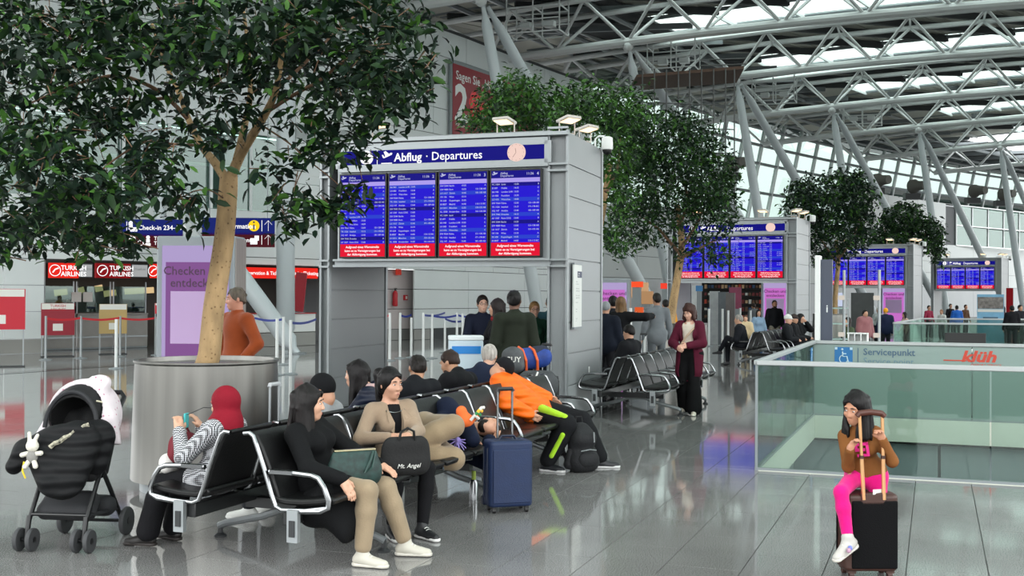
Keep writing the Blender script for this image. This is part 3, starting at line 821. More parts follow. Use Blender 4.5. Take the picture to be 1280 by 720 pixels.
def foliage(pos, L_, W_, rng, seg, mats, parent, name='foliage'):
    n = len(pos); lv, lf = leaf_mesh(seg, 1, W_ / L_); X, Y, Z = rand_rot(rng, n)
    sc_ = (L_ * rng.uniform(.65, 1.25, n))[:, None, None]
    V = pos[:, None, :] + sc_ * (lv[None, :, 0:1] * X[:, None] + lv[None, :, 1:2] * Y[:, None] + lv[None, :, 2:3] * Z[:, None])
    k = len(lv); Fq = (np.array(lf)[None] + (np.arange(n) * k)[:, None, None]).reshape(-1, 4)
    me = bpy.data.meshes.new(name); me.vertices.add(n * k); me.vertices.foreach_set('co', V.astype(np.float32).ravel())
    me.loops.add(len(Fq) * 4); me.loops.foreach_set('vertex_index', Fq.astype(np.int32).ravel())
    me.polygons.add(len(Fq)); me.polygons.foreach_set('loop_start', np.arange(0, len(Fq) * 4, 4, dtype=np.int32))
    for m in mats: me.materials.append(m)
    mi = np.repeat(rng.choice(len(mats), n, p=[.6, .25, .15][:len(mats)] if len(mats) == 3 else None), len(lf)).astype(np.int32)
    me.polygons.foreach_set('material_index', mi); me.polygons.foreach_set('use_smooth', np.ones(len(Fq), bool)); me.update(calc_edges=True)
    o = link(name, me, parent); tag(o, kind='stuff'); return o
def limb(mb, pts, r0, r1, n=9):
    pts = [Vector(p) for p in pts]; k = len(pts); fine = []
    for i in range(k - 1):                                   # a smooth bent limb through the given points
        p0, p1, p2, p3 = pts[max(i - 1, 0)], pts[i], pts[i + 1], pts[min(i + 2, k - 1)]
        for j in range(4):
            t = j / 4; fine.append(.5 * ((2 * p1) + (p2 - p0) * t + (2 * p0 - 5 * p1 + 4 * p2 - p3) * t * t + (3 * p1 - p0 - 3 * p2 + p3) * t ** 3))
    fine.append(pts[-1]); m = len(fine)
    return mb.path(fine, [r0 + (r1 - r0) * i / (m - 1) for i in range(m)], n)
# --- nearest tree
t1 = empty('tree', (CP1.x, CP1.y, 0), 0, 'nearest indoor tree with a pale speckled trunk and a wide dark crown at the left', 'tree', 'indoor trees')
def L1(px, py, Y): return P(px, py, Y) - CP1
mb = MB(); limb(mb, [Vector((-.005, -.01, 1.085)), L1(262, 440, 10), L1(268, 380, 10.02), L1(280, 300, 10.05), L1(285, 240, 10.08), L1(286, 220, 10.1)], .104, .078, 16); mb.build('trunk', M_bark, t1)
BR = [([(286, 228, 10.1), (300, 195, 10.0), (318, 165, 9.8), (333, 140, 9.7), (345, 112, 9.5), (352, 70, 9.4), (360, 20, 9.2)], .05, .016),
      ([(284, 226, 10.1), (270, 205, 10.2), (252, 182, 10.4), (236, 150, 10.6), (225, 120, 10.7), (205, 75, 10.9), (190, 30, 11)], .045, .014),
      ([(296, 200, 10.0), (305, 160, 10.2), (313, 115, 10.4), (310, 60, 10.5), (304, 10, 10.6)], .04, .014),
      ([(236, 150, 10.6), (200, 115, 10.4), (150, 95, 10.1), (95, 105, 9.8), (40, 128, 9.5)], .024, .008),
      ([(225, 120, 10.7), (160, 130, 10.4), (100, 150, 10.2), (60, 180, 10)], .018, .007),
      ([(333, 140, 9.7), (365, 120, 9.5), (400, 100, 9.3), (440, 70, 9.2), (480, 60, 9.1)], .02, .007),
      ([(326, 156, 9.8), (360, 178, 9.6), (385, 200, 9.5), (420, 228, 9.4), (440, 248, 9.3)], .009, .004),
      ([(252, 182, 10.4), (215, 180, 10.0), (180, 178, 9.7), (130, 210, 9.4), (100, 250, 9.2)], .014, .006),
      ([(345, 112, 9.5), (380, 80, 9.9), (430, 30, 10.3), (470, 5, 10.5)], .018, .007),
      ([(205, 75, 10.9), (140, 40, 10.6), (60, 20, 10.2), (0, 40, 9.8)], .018, .007),
      ([(385, 200, 9.5), (372, 225, 9.5), (362, 255, 9.45), (355, 280, 9.4)], .006, .003),
      ([(283, 250, 10.05), (262, 238, 9.8), (240, 240, 9.6), (215, 255, 9.5)], .008, .004)]
for pts, a, b in BR:
    mb = MB(); limb(mb, [L1(*q) for q in pts], a, b, 8); mb.build('branch', M_bark2 if a < .04 else M_bark, t1)
# clumps of leaves: (x, y, rx, ry, number of sprigs)
CL = [(60, 20, 110, 60, 150), (180, 20, 90, 55, 120), (300, 15, 90, 50, 120), (420, 20, 90, 55, 140), (490, 60, 50, 60, 75), (60, 80, 80, 40, 50), (20, 150, 70, 70, 95),
      (40, 230, 70, 60, 100), (90, 190, 60, 50, 45), (100, 260, 60, 40, 65), (60, 290, 60, 30, 45), (130, 290, 35, 28, 24), (150, 235, 45, 35, 35), (170, 160, 40, 35, 22), (205, 205, 40, 40, 35),
      (230, 60, 60, 45, 50), (260, 130, 40, 25, 18), (330, 60, 60, 50, 60), (400, 75, 60, 40, 55), (450, 110, 60, 40, 60), (500, 110, 35, 35, 28), (400, 165, 35, 30, 24), (430, 185, 38, 20, 18), (265, 175, 30, 25, 14),
      (220, 240, 28, 25, 12), (245, 265, 25, 16, 6), (365, 245, 32, 25, 13), (360, 278, 18, 18, 7), (325, 205, 22, 15, 6), (440, 240, 26, 14, 11), (405, 255, 25, 14, 7), (425, 262, 24, 12, 6), (375, 200, 15, 12, 4),
      (290, 85, 40, 30, 22), (140, 130, 50, 25, 18), (120, 90, 50, 30, 26), (470, 150, 30, 25, 12), (300, 140, 25, 20, 7), (10, 300, 30, 20, 10), (160, 305, 20, 12, 6), (215, 100, 35, 30, 14), (360, 130, 30, 22, 9)]
rng = np.random.default_rng(5); spr = []; pos = []
for cx, cy, rx, ry, n in CL:
    for _ in range(n):
        while True:
            a, b = rng.uniform(-1, 1, 2)
            if a * a + b * b < 1: break
        small = n < 30
        Y = rng.uniform(9.0, 9.8) if small else rng.uniform(8.3, 11.6)
        c = np.array(L1(cx + a * rx, cy + b * ry, Y)); spr.append(c)
        m = rng.integers(5, 10); d = rng.normal(0, .5, 3); d[2] = -abs(d[2]) * .4
        for q in range(m): pos.append(c + d * .22 * q / m + rng.normal(0, .045, 3))
pos = np.array(pos); order = np.argsort(np.linalg.norm(pos + np.array(CP1) - np.array([0, 0, CH]), axis=1)); pos = pos[order]
foliage(pos[300:][::1], .118, .05, rng, 2, [M_leaf3, M_leaf, M_leaf2], t1)
# the nearest three hundred leaves one by one
lv, lf = leaf_mesh(1, .118, .05); lms = []
for m_ in (M_leaf, M_leaf3):
    me = bpy.data.meshes.new('leaf'); me.from_pydata([tuple(v) for v in lv], [], lf); me.materials.append(m_); me.polygons.foreach_set('use_smooth', [True] * len(lf)); lms.append(me)
X, Y_, Z = rand_rot(rng, 300)
for i in range(300):
    m4 = Matrix.Identity(4)
    for r in range(3): m4[r][0], m4[r][1], m4[r][2], m4[r][3] = X[i][r], Y_[i][r], Z[i][r], pos[i][r]
    link('leaf', lms[i % 2], t1, mat4=m4)
mb = MB()                                                     # twigs carrying the sprigs
for c in spr[::4]:
    e = c + rng.normal(0, .09, 3) + np.array([0, .05, .04]); mb.tube(c, e, .003, .005, 5, caps=False)
tag(mb.build('twig', M_bark2, t1), kind='stuff')
# --- the trees further off
def far_tree(CP, trunk, branches, clumps, Y, dY, L_, label, seed, mats, tr=.1, sprig=14):
    t = empty('tree', (CP.x, CP.y, 0), 0, label, 'tree', 'indoor trees'); rg = np.random.default_rng(seed)
    mb = MB(); tp = [P(x, y, Y) - CP for x, y in trunk]; tp[0].z = 1.085; tp = tp[:1] + [q for q in tp[1:] if q.z > 1.3]; limb(mb, tp, tr, tr * .6, 12); mb.build('trunk', M_bark, t)
    for b in branches:
        mb = MB(); limb(mb, [P(x, y, Y + rg.uniform(-.5, .5)) - CP for x, y in b], tr * .45, tr * .15, 7); mb.build('branch', M_bark2, t)
    ps = []
    for cx, cy, rx, ry, n in clumps:
        for _ in range(n):
            while True:
                a, b, c = rg.uniform(-1, 1, 3)
                if a * a + b * b + c * c < 1: break
            q = np.array(P(cx + a * rx, cy + b * ry, Y + c * dY) - CP)
            for _ in range(sprig): ps.append(q + rg.normal(0, .11, 3))
    foliage(np.array(ps), L_, L_ * .42, rg, 0, mats, t); return t
far_tree(CP2, [(838, 402), (842, 375), (848, 340), (852, 310), (850, 280), (846, 255)], [[(851, 318), (835, 300), (822, 285), (800, 270)], [(852, 310), (868, 285), (880, 260)], [(850, 280), (860, 250), (850, 215)], [(852, 322), (875, 310), (895, 300)]],
         [(840, 180, 62, 45, 210), (800, 225, 45, 55, 150), (880, 220, 42, 55, 150), (850, 250, 60, 35, 100), (780, 290, 28, 30, 36), (830, 285, 40, 18, 30), (905, 250, 20, 45, 50), (880, 300, 24, 14, 16), (895, 325, 22, 14, 14), (860, 315, 20, 12, 10), (790, 165, 35, 25, 50)],
         25, 2.3, .14, 'broad leafy tree in front of the second departure board', 11, [M_leaf, M_leaf3, M_leaf2])
far_tree(CP3, [(728, 402), (735, 340), (748, 290), (757, 240), (762, 205)], [[(752, 270), (735, 220), (715, 170)], [(757, 240), (772, 210), (775, 170)], [(740, 310), (690, 230), (640, 150)]],
         [(640, 130, 45, 38, 110), (690, 140, 40, 35, 90), (740, 140, 55, 40, 130), (650, 105, 20, 20, 18), (620, 150, 38, 16, 40), (765, 180, 30, 50, 80), (770, 240, 18, 40, 36), (770, 290, 18, 25, 20), (600, 155, 20, 12, 16), (790, 130, 25, 25, 30)],
         20.8, 2.0, .13, 'bushy bright green tree rising behind the near departure board', 12, [M_leaf2, M_leaf, M_leaf3], .085)
far_tree(CP4, [(1043, 400), (1045, 360), (1048, 325), (1045, 300)], [[(1047, 330), (1030, 305), (1015, 280)], [(1047, 325), (1065, 300), (1075, 270)]],
         [(1035, 250, 52, 35, 170), (1070, 255, 26, 38, 90), (1000, 262, 26, 30, 80), (1040, 295, 48, 28, 110), (1030, 322, 22, 10, 22), (1080, 290, 14, 25, 24), (1060, 225, 20, 14, 26)],
         40, 2.6, .2, 'dark green tree above the third departure board', 13, [M_leaf3, M_leaf, M_leaf2], .1, 15)
far_tree(CP5, [(1128, 402), (1130, 350), (1128, 320), (1126, 300)], [[(1129, 330), (1112, 305), (1105, 285)], [(1129, 330), (1150, 305), (1160, 285)]],
         [(1135, 272, 34, 18, 100), (1120, 290, 32, 22, 80), (1160, 290, 22, 20, 60), (1100, 300, 16, 18, 34), (1172, 315, 10, 16, 20), (1150, 305, 22, 14, 30)],
         55.5, 2.4, .26, 'smaller round tree beside the wall between the third and fourth boards', 14, [M_leaf, M_leaf3, M_leaf2], .11, 15)

# ------------------------------------------------------------------ departure boards
M_navy = E('sign_navy', '#0c087a', .5); M_wlet = E('lit_lettering', '#ffffff', .55); M_clockf = E('clock_face', '#ffdcd0', .42)
M_scr1 = E('screen_blue', '#2412dc', .42); M_scr2 = E('screen_blue_light', '#2a44dc', .4); M_scr3 = E('screen_dark_blue', '#12088e', .4)
M_scr4 = E('screen_lilac', '#b9a8ff', .4); M_sred = E('screen_red', '#f00a32', .42); M_slet = E('screen_lettering', '#d5d8ff', .36)
FL = [('LX 1017', 'Zürich', '12:45', '101-105 AB'), ('EW 9564', 'Palma', '12:50', '121-128 AB'), ('LH 2011', 'München', '12:55', '150-155 AB'), ('AF 1307', 'Paris CDG', '13:00', 'B'), ('BA 943', 'London LHR', '13:05', 'C'),
      ('OS 156', 'Wien', '13:10', 'A'), ('TK 1526', 'Istanbul', '13:15', '171-178 BC'), ('KL 1858', 'Amsterdam', '13:20', '161-164 AB'), ('EW 2044', 'Berlin', '13:25', 'A'), ('LH 083', 'Frankfurt', '13:30', 'A'),
      ('SK 628', 'Kopenhagen', '13:35', 'C'), ('XQ 147', 'Antalya', '13:40', '181-189 AB'), ('PC 1004', 'Izmir', '13:50', 'B'), ('EW 9880', 'Rom', '13:55', '121-128 AB'), ('LO 410', 'Warschau', '14:00', 'C'), ('IB 8807', 'Madrid', '14:05', '110-113 BC'),
      ('EW 7042', 'Dresden', '14:10', 'A'), ('EI 697', 'Dublin', '14:15', 'C')]
WB, DB, HB = 3.83, 2.05, 4.03
def plane_icon(mb, x, z, s, m, y=0):
    for pts in (((0, .35), (.12, .30), (.95, .62), (1, .78), (.85, .82)), ((.28, .44), (.52, .52), (.2, .95), (.08, .93)), ((0, .35), (-.1, .62), (.0, .64), (.16, .45)), ((.5, .55), (.75, .62), (.3, 1), (.2, .98))):
        mb.poly([(x + a * s, y, z + b * s) for a, b in pts], m)
def departure_board(loc, rotz, label, first=False):
    t = empty('departure_board', loc, rotz, label, 'departure board', 'departure boards along the hall')
    xl, xr = -WB / 2, WB / 2
    for s in (-1, 1):                                          # the two slab pillars with panelled flanks
        th = .15 if s > 0 else .085; xc = s * (WB / 2 - th)
        core = MB().box((xc, DB / 2 + .02, HB / 2), (2 * th - .08, DB - .06, HB - .02)).build('pillar', M_panel2, t)
        for fx in (xc - th + .02, xc + th - .02):
            for y in (.02, DB): MB().box((fx, y, HB / 2), (.03, .07, HB)).build('flange', M_alu, core)
        k = 9; ph = (HB - .06) / k
        for side in (-1, 1):
            for i in range(k): MB().box((xc + side * (th - .032), DB / 2 + .01, .03 + ph * (i + .5)), (.018, DB - .12, ph - .018)).build('flank_panel', M_panel2, core, bevel=.003)
        for z in (2.14, 3.47, HB - .06):
            MB().box((xc, -.015, z), (2 * th - .01, .05, .028)).box((xc, -.015, z + .09), (2 * th - .01, .05, .028)).build('stiffener', M_alu, core)
    MB().box((0, .06, 3.1), (WB - .56, .06, HB - 2.24)).build('front_plate', M_alu, t)
    MB().box((0, DB, 3.1), (WB - .56, .05, HB - 2.24)).build('rear_plate', M_panel2, t)
    MB().box((0, DB / 2, HB - .03), (WB - .5, DB, .06)).build('top_plate', M_panel2, t)
    MB().box((0, -.02, 2.15), (WB - .5, .1, .035)).box((0, -.02, 2.235), (WB - .5, .1, .03)).box((0, .02, 2.19), (WB - .5, .04, .07)).build('bottom_beam', M_alu, t)
    MB().box((0, -.02, HB - .05), (WB, .12, .05)).build('top_beam', M_alu, t)
    hx0, hx1, hz0, hz1 = xl + .32, xr - .285, 3.58, 3.885
    f = MB()
    for a, b in (((hx0, hz0), (hx1, hz0)), ((hx1, hz0), (hx1, hz1)), ((hx1, hz1), (hx0, hz1)), ((hx0, hz1), (hx0, hz0))): f.bar((a[0], -.03, a[1]), (b[0], -.03, b[1]), .1, .05, up=(0, 1, 0))
    f.build('header_frame', M_alu, t)
    hd = MB().box(((hx0 + hx1) / 2, -.02, (hz0 + hz1) / 2), (hx1 - hx0 - .04, .05, hz1 - hz0 - .04)).build('header_sign', M_navy, t)
    zc = (hz0 + hz1) / 2; ic = MB(); R = Matrix.Rotation(pi / 2, 3, 'X'); ix = hx0 + .46
    ic.lathe([(0, 0), (.105, 0)], 28, (ix, -.047, zc), R=R)
    ic.box((ix + .17, -.047, zc), (.008, .002, .22)); plane_icon(ic, ix + .26, zc - .06, .15, 0, -.047); ic.box((ix + .32, -.047, zc - .09), (.17, .002, .014))
    ic.build('icon', M_clockf if False else M_wlet, hd, smooth=0)
    il = MB().box((ix, -.05, zc - .02), (.028, .002, .1)).box((ix, -.05, zc - .068), (.075, .002, .016)).box((ix - .015, -.05, zc + .03), (.05, .002, .016))
    il.lathe([(0, 0), (.02, 0)], 12, (ix, -.05, zc + .065), R=R); il.build('icon_letter', M('print_dark', '#161012', .5), hd, smooth=0)
    text('lettering', 'Abflug', .168, M_wlet, hd, (ix + .44, -.047, zc - .065), .018); text('lettering', '· Departures', .168, M_wlet, hd, (ix + .93, -.047, zc - .065), .004)
    ck = MB().lathe([(.135, -.03), (.135, .018), (.125, .028), (0, .028)], 36, (hx1 - .46, -.03, zc), R=R).build('clock', M_clockf, hd)
    hand = MB(); pk = M('clock_hand', '#43302c', .5)
    for a, l, w in ((-12, .06, .012), (216, .085, .008)):
        a = radians(a); hand.bar((hx1 - .46, -.065, zc), (hx1 - .46 + sin(a) * l, -.065, zc + cos(a) * l), .002, w, up=(0, 1, 0))
    for i in range(12):
        a = 2 * pi * i / 12; hand.box((hx1 - .46 + sin(a) * .11, -.063, zc + cos(a) * .11), (.008, .002, .008))
    hand.build('clock_hand', pk, ck, smooth=0)
    sw = (hx1 - hx0 - .14) / 4
    for i in range(4):                                          # the four upright screens
        x0 = hx0 + .03 + i * (sw + .012); z0, z1 = 2.265, 3.5; w = sw - .012
        sc_ = MB().box((x0 + w / 2, -.02, (z0 + z1) / 2), (w, .09, z1 - z0)).build('screen', M_black, t, bevel=.004)
        a, b = x0 + .022, x0 + w - .022; y = -.067; fm = MB()
        def strip(za, zb, m): fm.poly([(a, y, za), (b, y, za), (b, y, zb), (a, y, zb)], m)
        zt = z1 - .02; strip(zt - .105, zt, 2); strip(zt - .165, zt - .105, 3); rows = 16; rz0 = z0 + .205; rh = (zt - .165 - rz0) / rows
        for r in range(rows): strip(rz0 + r * rh, rz0 + (r + 1) * rh, (0, 1, 0, 2, 1)[(r * 3 + i) % 5] if r % 2 else 0)
        strip(z0 + .02, rz0, 4); fm.build('screen_face', [M_scr1, M_scr2, M_scr3, M_scr4, M_sred], sc_, smooth=0)
        ic = MB(); plane_icon(ic, a + .02, zt - .085, .075, 0, y - .002); ic.build('icon', M_slet, sc_, smooth=0)
        text('lettering', 'Abflug\nDepartures', .042, M_slet, sc_, (a + .135, y - .002, zt - .05), .01, spacing=.85)
        text('lettering', '11:36', .05, M_slet, sc_, (b - .20, y - .002, zt - .065), .01); text('lettering', str(i + 1), .06, M_slet, sc_, (b - .045, y - .002, zt - .07), .02)
        fl = [FL[(r * 5 + i * 4) % len(FL)] for r in range(rows)]
        for col, xx, al in ((0, a + .012, 'LEFT'), (1, a + .15, 'LEFT'), (2, a + .335, 'LEFT'), (3, b - .012, 'RIGHT')):
            text('lettering', '\n'.join(q[col] for q in fl), rh * .62, M_slet, sc_, (xx, y - .002, rz0 + (rows - 1) * rh + rh * .28), .012, al, rh / (rh * .62), whole=True)['kind'] = 'stuff'
        text('lettering', 'Aufgrund eines Warnstreiks\nkann es zu Verzögerungen bei\nder Abfertigung kommen.', .047, M_wlet, sc_, ((a + b) / 2, y - .002, z0 + .145), .012, 'CENTER', 1.15)
    return t
def board_from_px(px, al, label):
    p = arc(px, 0) if px > 800 else Vector((.77, 15.5, 0))
    return p, al
_ra = -radians(18); cr = Vector((.775, 15.5, 0)); off = Vector((-WB / 2, 0, 0))
def board_loc(corner, rz): return corner + Matrix.Rotation(rz, 3, 'Z') @ off
board1 = departure_board(board_loc(cr, _ra), _ra, 'nearest and largest departure board on grey panelled pillars, numbered screens 1 to 4')
for (px, Yd, deg, lb) in ((996, 31.9, 25, 'second departure board down the hall, partly behind the leafy tree'), (1142, 47.4, 30, 'third departure board down the hall, its left end behind dark leaves'), (1252, 62.8, 34, 'smallest, farthest departure board at the right')):
    c = P(px, 400, Yd); c.z = 0; rz = -radians(deg); dup(board1, board_loc(c, rz), rz, lb)
BOARDS = [(cr, _ra), (P(996, 400, 31.9), -radians(25)), (P(1142, 400, 47.4), -radians(30)), (P(1252, 400, 62.8), -radians(34))]

# floodlights and dome cameras on the boards
M_lamp = E('warm_lamp', '#ffd6a8', 1.1); M_lampbody = M('lamp_body', '#c4bdb6', .4)
def floodlight(loc, rz, label):
    t = empty('floodlight', loc, rz, label, 'lamp', 'floodlights on the boards'); t.scale = (.8, .8, .8)
    R = Matrix.Rotation(radians(-12), 3, 'X')
    mb = MB(); mb.prism([R @ Vector(p) for p in ((-.17, -.16, .0), (.17, -.16, .0), (.17, .16, .0), (-.17, .16, .0))], R @ Vector((0, 0, .06))); mb.v = [(x, y, z + .22) for x, y, z in mb.v]; mb.build('housing', M_lampbody, t, bevel=.015)
    mb = MB(); mb.prism([R @ Vector(p) for p in ((-.14, -.145, -.012), (.14, -.145, -.012), (.14, .08, -.012), (-.14, .08, -.012))], R @ Vector((0, 0, .01))); mb.v = [(x, y, z + .22) for x, y, z in mb.v]; mb.build('lens', M_lamp, t, smooth=0)
    mb = MB()
    for s in (-1, 1): mb.path([(s * .185, .05, .0), (s * .185, .05, .2), (s * .17, .02, .235)], .012, 6)
    mb.path([(-.185, .05, .012), (.185, .05, .012)], .012, 6); mb.build('bracket', M_lampbody, t)
    return t
def on_board(i, lx, ly):
    c, rz = BOARDS[i]; p = Vector((c.x, c.y, 0)) + Matrix.Rotation(rz, 3, 'Z') @ Vector((lx, ly, 0)); p.z = HB + .014; return p
WH = ['nearest', 'second', 'third', 'farthest']
for i in range(4):
    rz = BOARDS[i][1]
    for lx, ly, r2, w in ((-2.95, .1, -.3, 'left end'), (-1.05, .25, -.25, 'middle front'), (-.12, .35, 1.0, 'front right corner'), (-.08, 1.05, 1.2, 'rear right corner')):
        floodlight(on_board(i, lx, ly * 1.3), rz + r2, f'small warm floodlight on top of the {WH[i]} departure board, {w}')
    cm = empty('security_camera', on_board(i, -.1, 1.95), rz, f'white dome camera on the rear right corner of the {WH[i]} departure board', 'camera', 'dome cameras')
    MB().path([(0, 0, 0), (0, 0, .12), (.05, 0, .16), (.14, 0, .16)], .015, 8).build('arm', M_white, cm)
    MB().lathe([(.05, .17), (.085, .15), (.09, .0), (.08, -.03)], 20, (.19, 0, -.02)).build('housing', M_white, cm)
    MB().ball((.19, 0, -.06), .075, 16).build('dome', M_black, cm)
# paper notice and tag on the right flank of the near board
nb = empty('notice_board', cr + Matrix.Rotation(_ra, 3, 'Z') @ Vector((.0, .42, 0)), _ra + pi / 2, 'tall white printed notice panel on the right flank of the near board pillar', 'notice')
MB().box((0, -.02, 1.73), (.44, .025, .9)).build('panel', M('notice_white', '#d3d6d1', .4), nb, bevel=.004)
for z in (2.18, 1.275): MB().box((0, -.022, z), (.46, .035, .025)).build('end_strip', M_grey_steel, nb)
MB().box((.09, -.034, 2.03), (.24, .002, .09)).build('title_field', M('title_navy', '#2b3350', .5), nb, smooth=0)
text('lettering', 'Hinweise\nNotice', .03, M_white, nb, (-.01, -.036, 2.035), 0)
text('lettering', '\n'.join(['Sicherheit', 'security advice', '', 'Gepäck bitte nicht', 'unbeaufsichtigt lassen', '', 'Please do not leave', 'baggage unattended', '', 'Information', '', '', 'Telefon', 'phone', '', '', 'Ausgang', 'exit']), .026, M('print_grey', '#7d7f80', .6), nb, (-.12, -.034, 1.92), 0, spacing=1.25)
tg = MB().box((0, 0, 0), (.035, .012, .11)).build('wall_tag', M_white, None, cr + Matrix.Rotation(_ra, 3, 'Z') @ Vector((.0, 1.22, .62)), _ra + pi / 2); tag(tg, 'tiny white tag low on the right flank of the near board pillar', 'tag')
# ------------------------------------------------------------------ glass surround of the opening in the floor
M_film = M('frosted_glass', '#94a8a2', .25); M_film.node_tree.nodes['Principled BSDF'].inputs['Alpha'].default_value = .82
def surround(name, edges, label, h=1.07, group=None, rail=M('rail_steel', '#a9adad', .35, metal=.4), film=-1):
    org = edges[0][0]; t = empty(name, org, 0, label, 'balustrade', group)
    for ei, (p, q, n) in enumerate(edges):
        d = (q - p) / n
        for i in range(n):
            a, b = p + d * i - org, p + d * (i + 1) - org; e = d.normalized() * .008
            MB().bar(a + e + Vector((0, 0, h / 2 + .01)), b - e + Vector((0, 0, h / 2 + .01)), .014, h - .03).build('glass_panel', M_film if ei == film else M_bal, t, smooth=0)
        MB().bar(p - org + Vector((0, 0, h)), q - org + Vector((0, 0, h)), .06, .05).build('top_rail', rail, t, bevel=.008)
        MB().bar(p - org + Vector((0, 0, .015)), q - org + Vector((0, 0, .015)), .035, .03).build('base_rail', M_grey_steel, t)
    for p in {tuple(e[0]) for e in edges} | {tuple(e[1]) for e in edges}:
        p = Vector(p) - org; MB().box(p + Vector((0, 0, h / 2)), (.025, .025, h), rz=-HD).build('corner_post', M_grey_steel, t)
    return t
nl, fl_, fr_, nr = B(HU0, HV0 - .02), B(HU1 + .02, HV0 - .02), B(HU1 + .02, HV1 - .9), B(HU0, HV1 - .9)
gs = surround('glass_balustrade', [(nl, nr, 4), (nl, fl_, 5), (fl_, fr_, 4)], 'green glass balustrade with pale rail around the floor opening behind the seated girl', film=2)
# printing on the far panes
M_pblue = M('print_blue', '#1f6ea8', .5); M_pgrey = M('print_slate', '#3f5c74', .5); M_pred = M('print_red', '#c4402c', .5)
def on_far(u, z): return fl_ + V2 * u - nl + Vector((0, 0, z)) - U2 * .012
def wheelchair(mb, c, s, m, R):
    def q(x, z): return c + R @ Vector((x * s, 0, z * s))
    mb.path([q(.18 * cos(a) + .0, .18 * sin(a) - .12) for a in [radians(100 + 20 * i) for i in range(13)]], .022 * s, 5, m)
    mb.path([q(-.05, .22), q(-.03, .0), q(.14, .0), q(.2, -.26), q(.28, -.24)], .03 * s, 5, m); mb.path([q(-.04, .12), q(.12, .12)], .024 * s, 5, m)
    mb.ball(q(-.06, .32), .055 * s, 8, m)
RZ = Matrix.Rotation(-HD, 3, 'Z'); RZL = Matrix.Rotation(-HD - pi / 2, 3, 'Z')
for u, lft in ((.42, 0), (.45, 1)):
    z = .88; R = RZL if lft else RZ
    c = (B(HU1 - .42, HV0 - .02) - nl + V2 * .014 + Vector((0, 0, z))) if lft else on_far(u, z)
    p = MB().box(c, (.25, .004, .25), R=R).build('pictogram_field', M_pblue, gs, smooth=0)
    mb = MB(); wheelchair(mb, c + R @ Vector((0, -.004, -.01)), .32, 0, R); 
    for a in (-1, 1):
        for b in (-1, 1): mb.box(c + R @ Vector((a * .105, -.003, b * .105)), (.035, .002, .035), R=R)
    mb.build('pictogram', M('print_pale', '#b9d3dc', .5), p)
MB().box(on_far(.62, .87), (.01, .004, .25), R=RZ).build('print_line', M_pgrey, gs, smooth=0)
text('lettering', 'Servicepunkt', .135, M_pgrey, gs, on_far(.69, .90), .012, rz=-HD); text('lettering', 'Service point', .13, M('print_faint', '#5d7a8a', .5), gs, on_far(.69, .77), 0, rz=-HD)
text('lettering', 'klüh', .21, M_pred, gs, on_far(2.0, .84), .035, rz=-HD, shear=.25, sx=1.25); text('lettering', 'AIRPORT SERVICE', .05, M_pred, gs, on_far(2.12, .775), .0, rz=-HD)
MB().box(on_far(1.92, .85), (.3, .004, .016), R=RZ).build('print_line', M_pred, gs, smooth=0)
# second surround further back and the service desk between
a, b = G(1117, 449.5), G(1330, 453.5); c_, d_ = P(1152, 402, a.y * 1.22), P(1330, 406, a.y * 1.2); c_.z = d_.z = 0
surround('glass_balustrade', [(a, b, 3), (a, c_, 2), (c_, d_, 3)], 'second green glass balustrade with double pale rails, behind the first one at the right', 1.02)
q = fl_ + U2 * .75 + V2 * .45; dk = empty('service_desk', q, -HD, 'long low white service desk just behind the far glass rail', 'desk')
MB().box((2.9, 0, .96), (5.4, .5, .05)).build('worktop', M_white, dk, bevel=.006); MB().box((2.9, .1, .47), (5.3, .3, .93)).build('front_panel', M_panel, dk)
def monitor(loc, rz, label, w=.5, h=.3):
    t = empty('monitor', loc, rz, label, 'monitor'); MB().box((0, 0, .06 + h / 2), (w, .035, h)).build('casing', M_black, t, bevel=.006)
    MB().box((0, .04, .05), (.05, .03, .1)).build('stand', M_black, t); MB().box((0, .05, .006), (.2, .14, .012)).build('foot', M_black, t); return t
monitor(q + V2 * 1.62 + Vector((0, 0, .985)), -HD, 'flat black monitor seen from behind on the white service desk', .56, .17)
bx = q + V2 * .12 + Vector((0, 0, .985)); t = empty('letter_tray', bx, -HD, 'small white open letter tray at the left end of the service desk', 'tray')
for x in (-.13, -.04, .05, .14): MB().box((x, 0, .1), (.015, .2, .2)).build('divider', M_white, t)
MB().box((0, 0, .2), (.3, .2, .015)).box((0, .1, .1), (.3, .012, .2)).build('shell', M_white, t)
for px, lb in ((1055, 'left'), (1099, 'right')):
    p = q + V2 * (.02 if px < 1080 else .95) + Vector((0, 0, 0)); p = P(px, 400, p.y + .5); p.z = 0
    t = empty('lamp_post', p, 0, f'slim steel post with two small white spot heads above the service desk, the {lb} one', 'lamp')
    MB().tube((0, 0, 0), (0, 0, 2.15), .022, n=10).build('post', M_alu, t)
    for z in (1.15, 1.72): MB().box((-.05, -.03, z), (.09, .05, .07)).build('spot_head', E('small_spot', '#fff6e8', .3), t, bevel=.01)
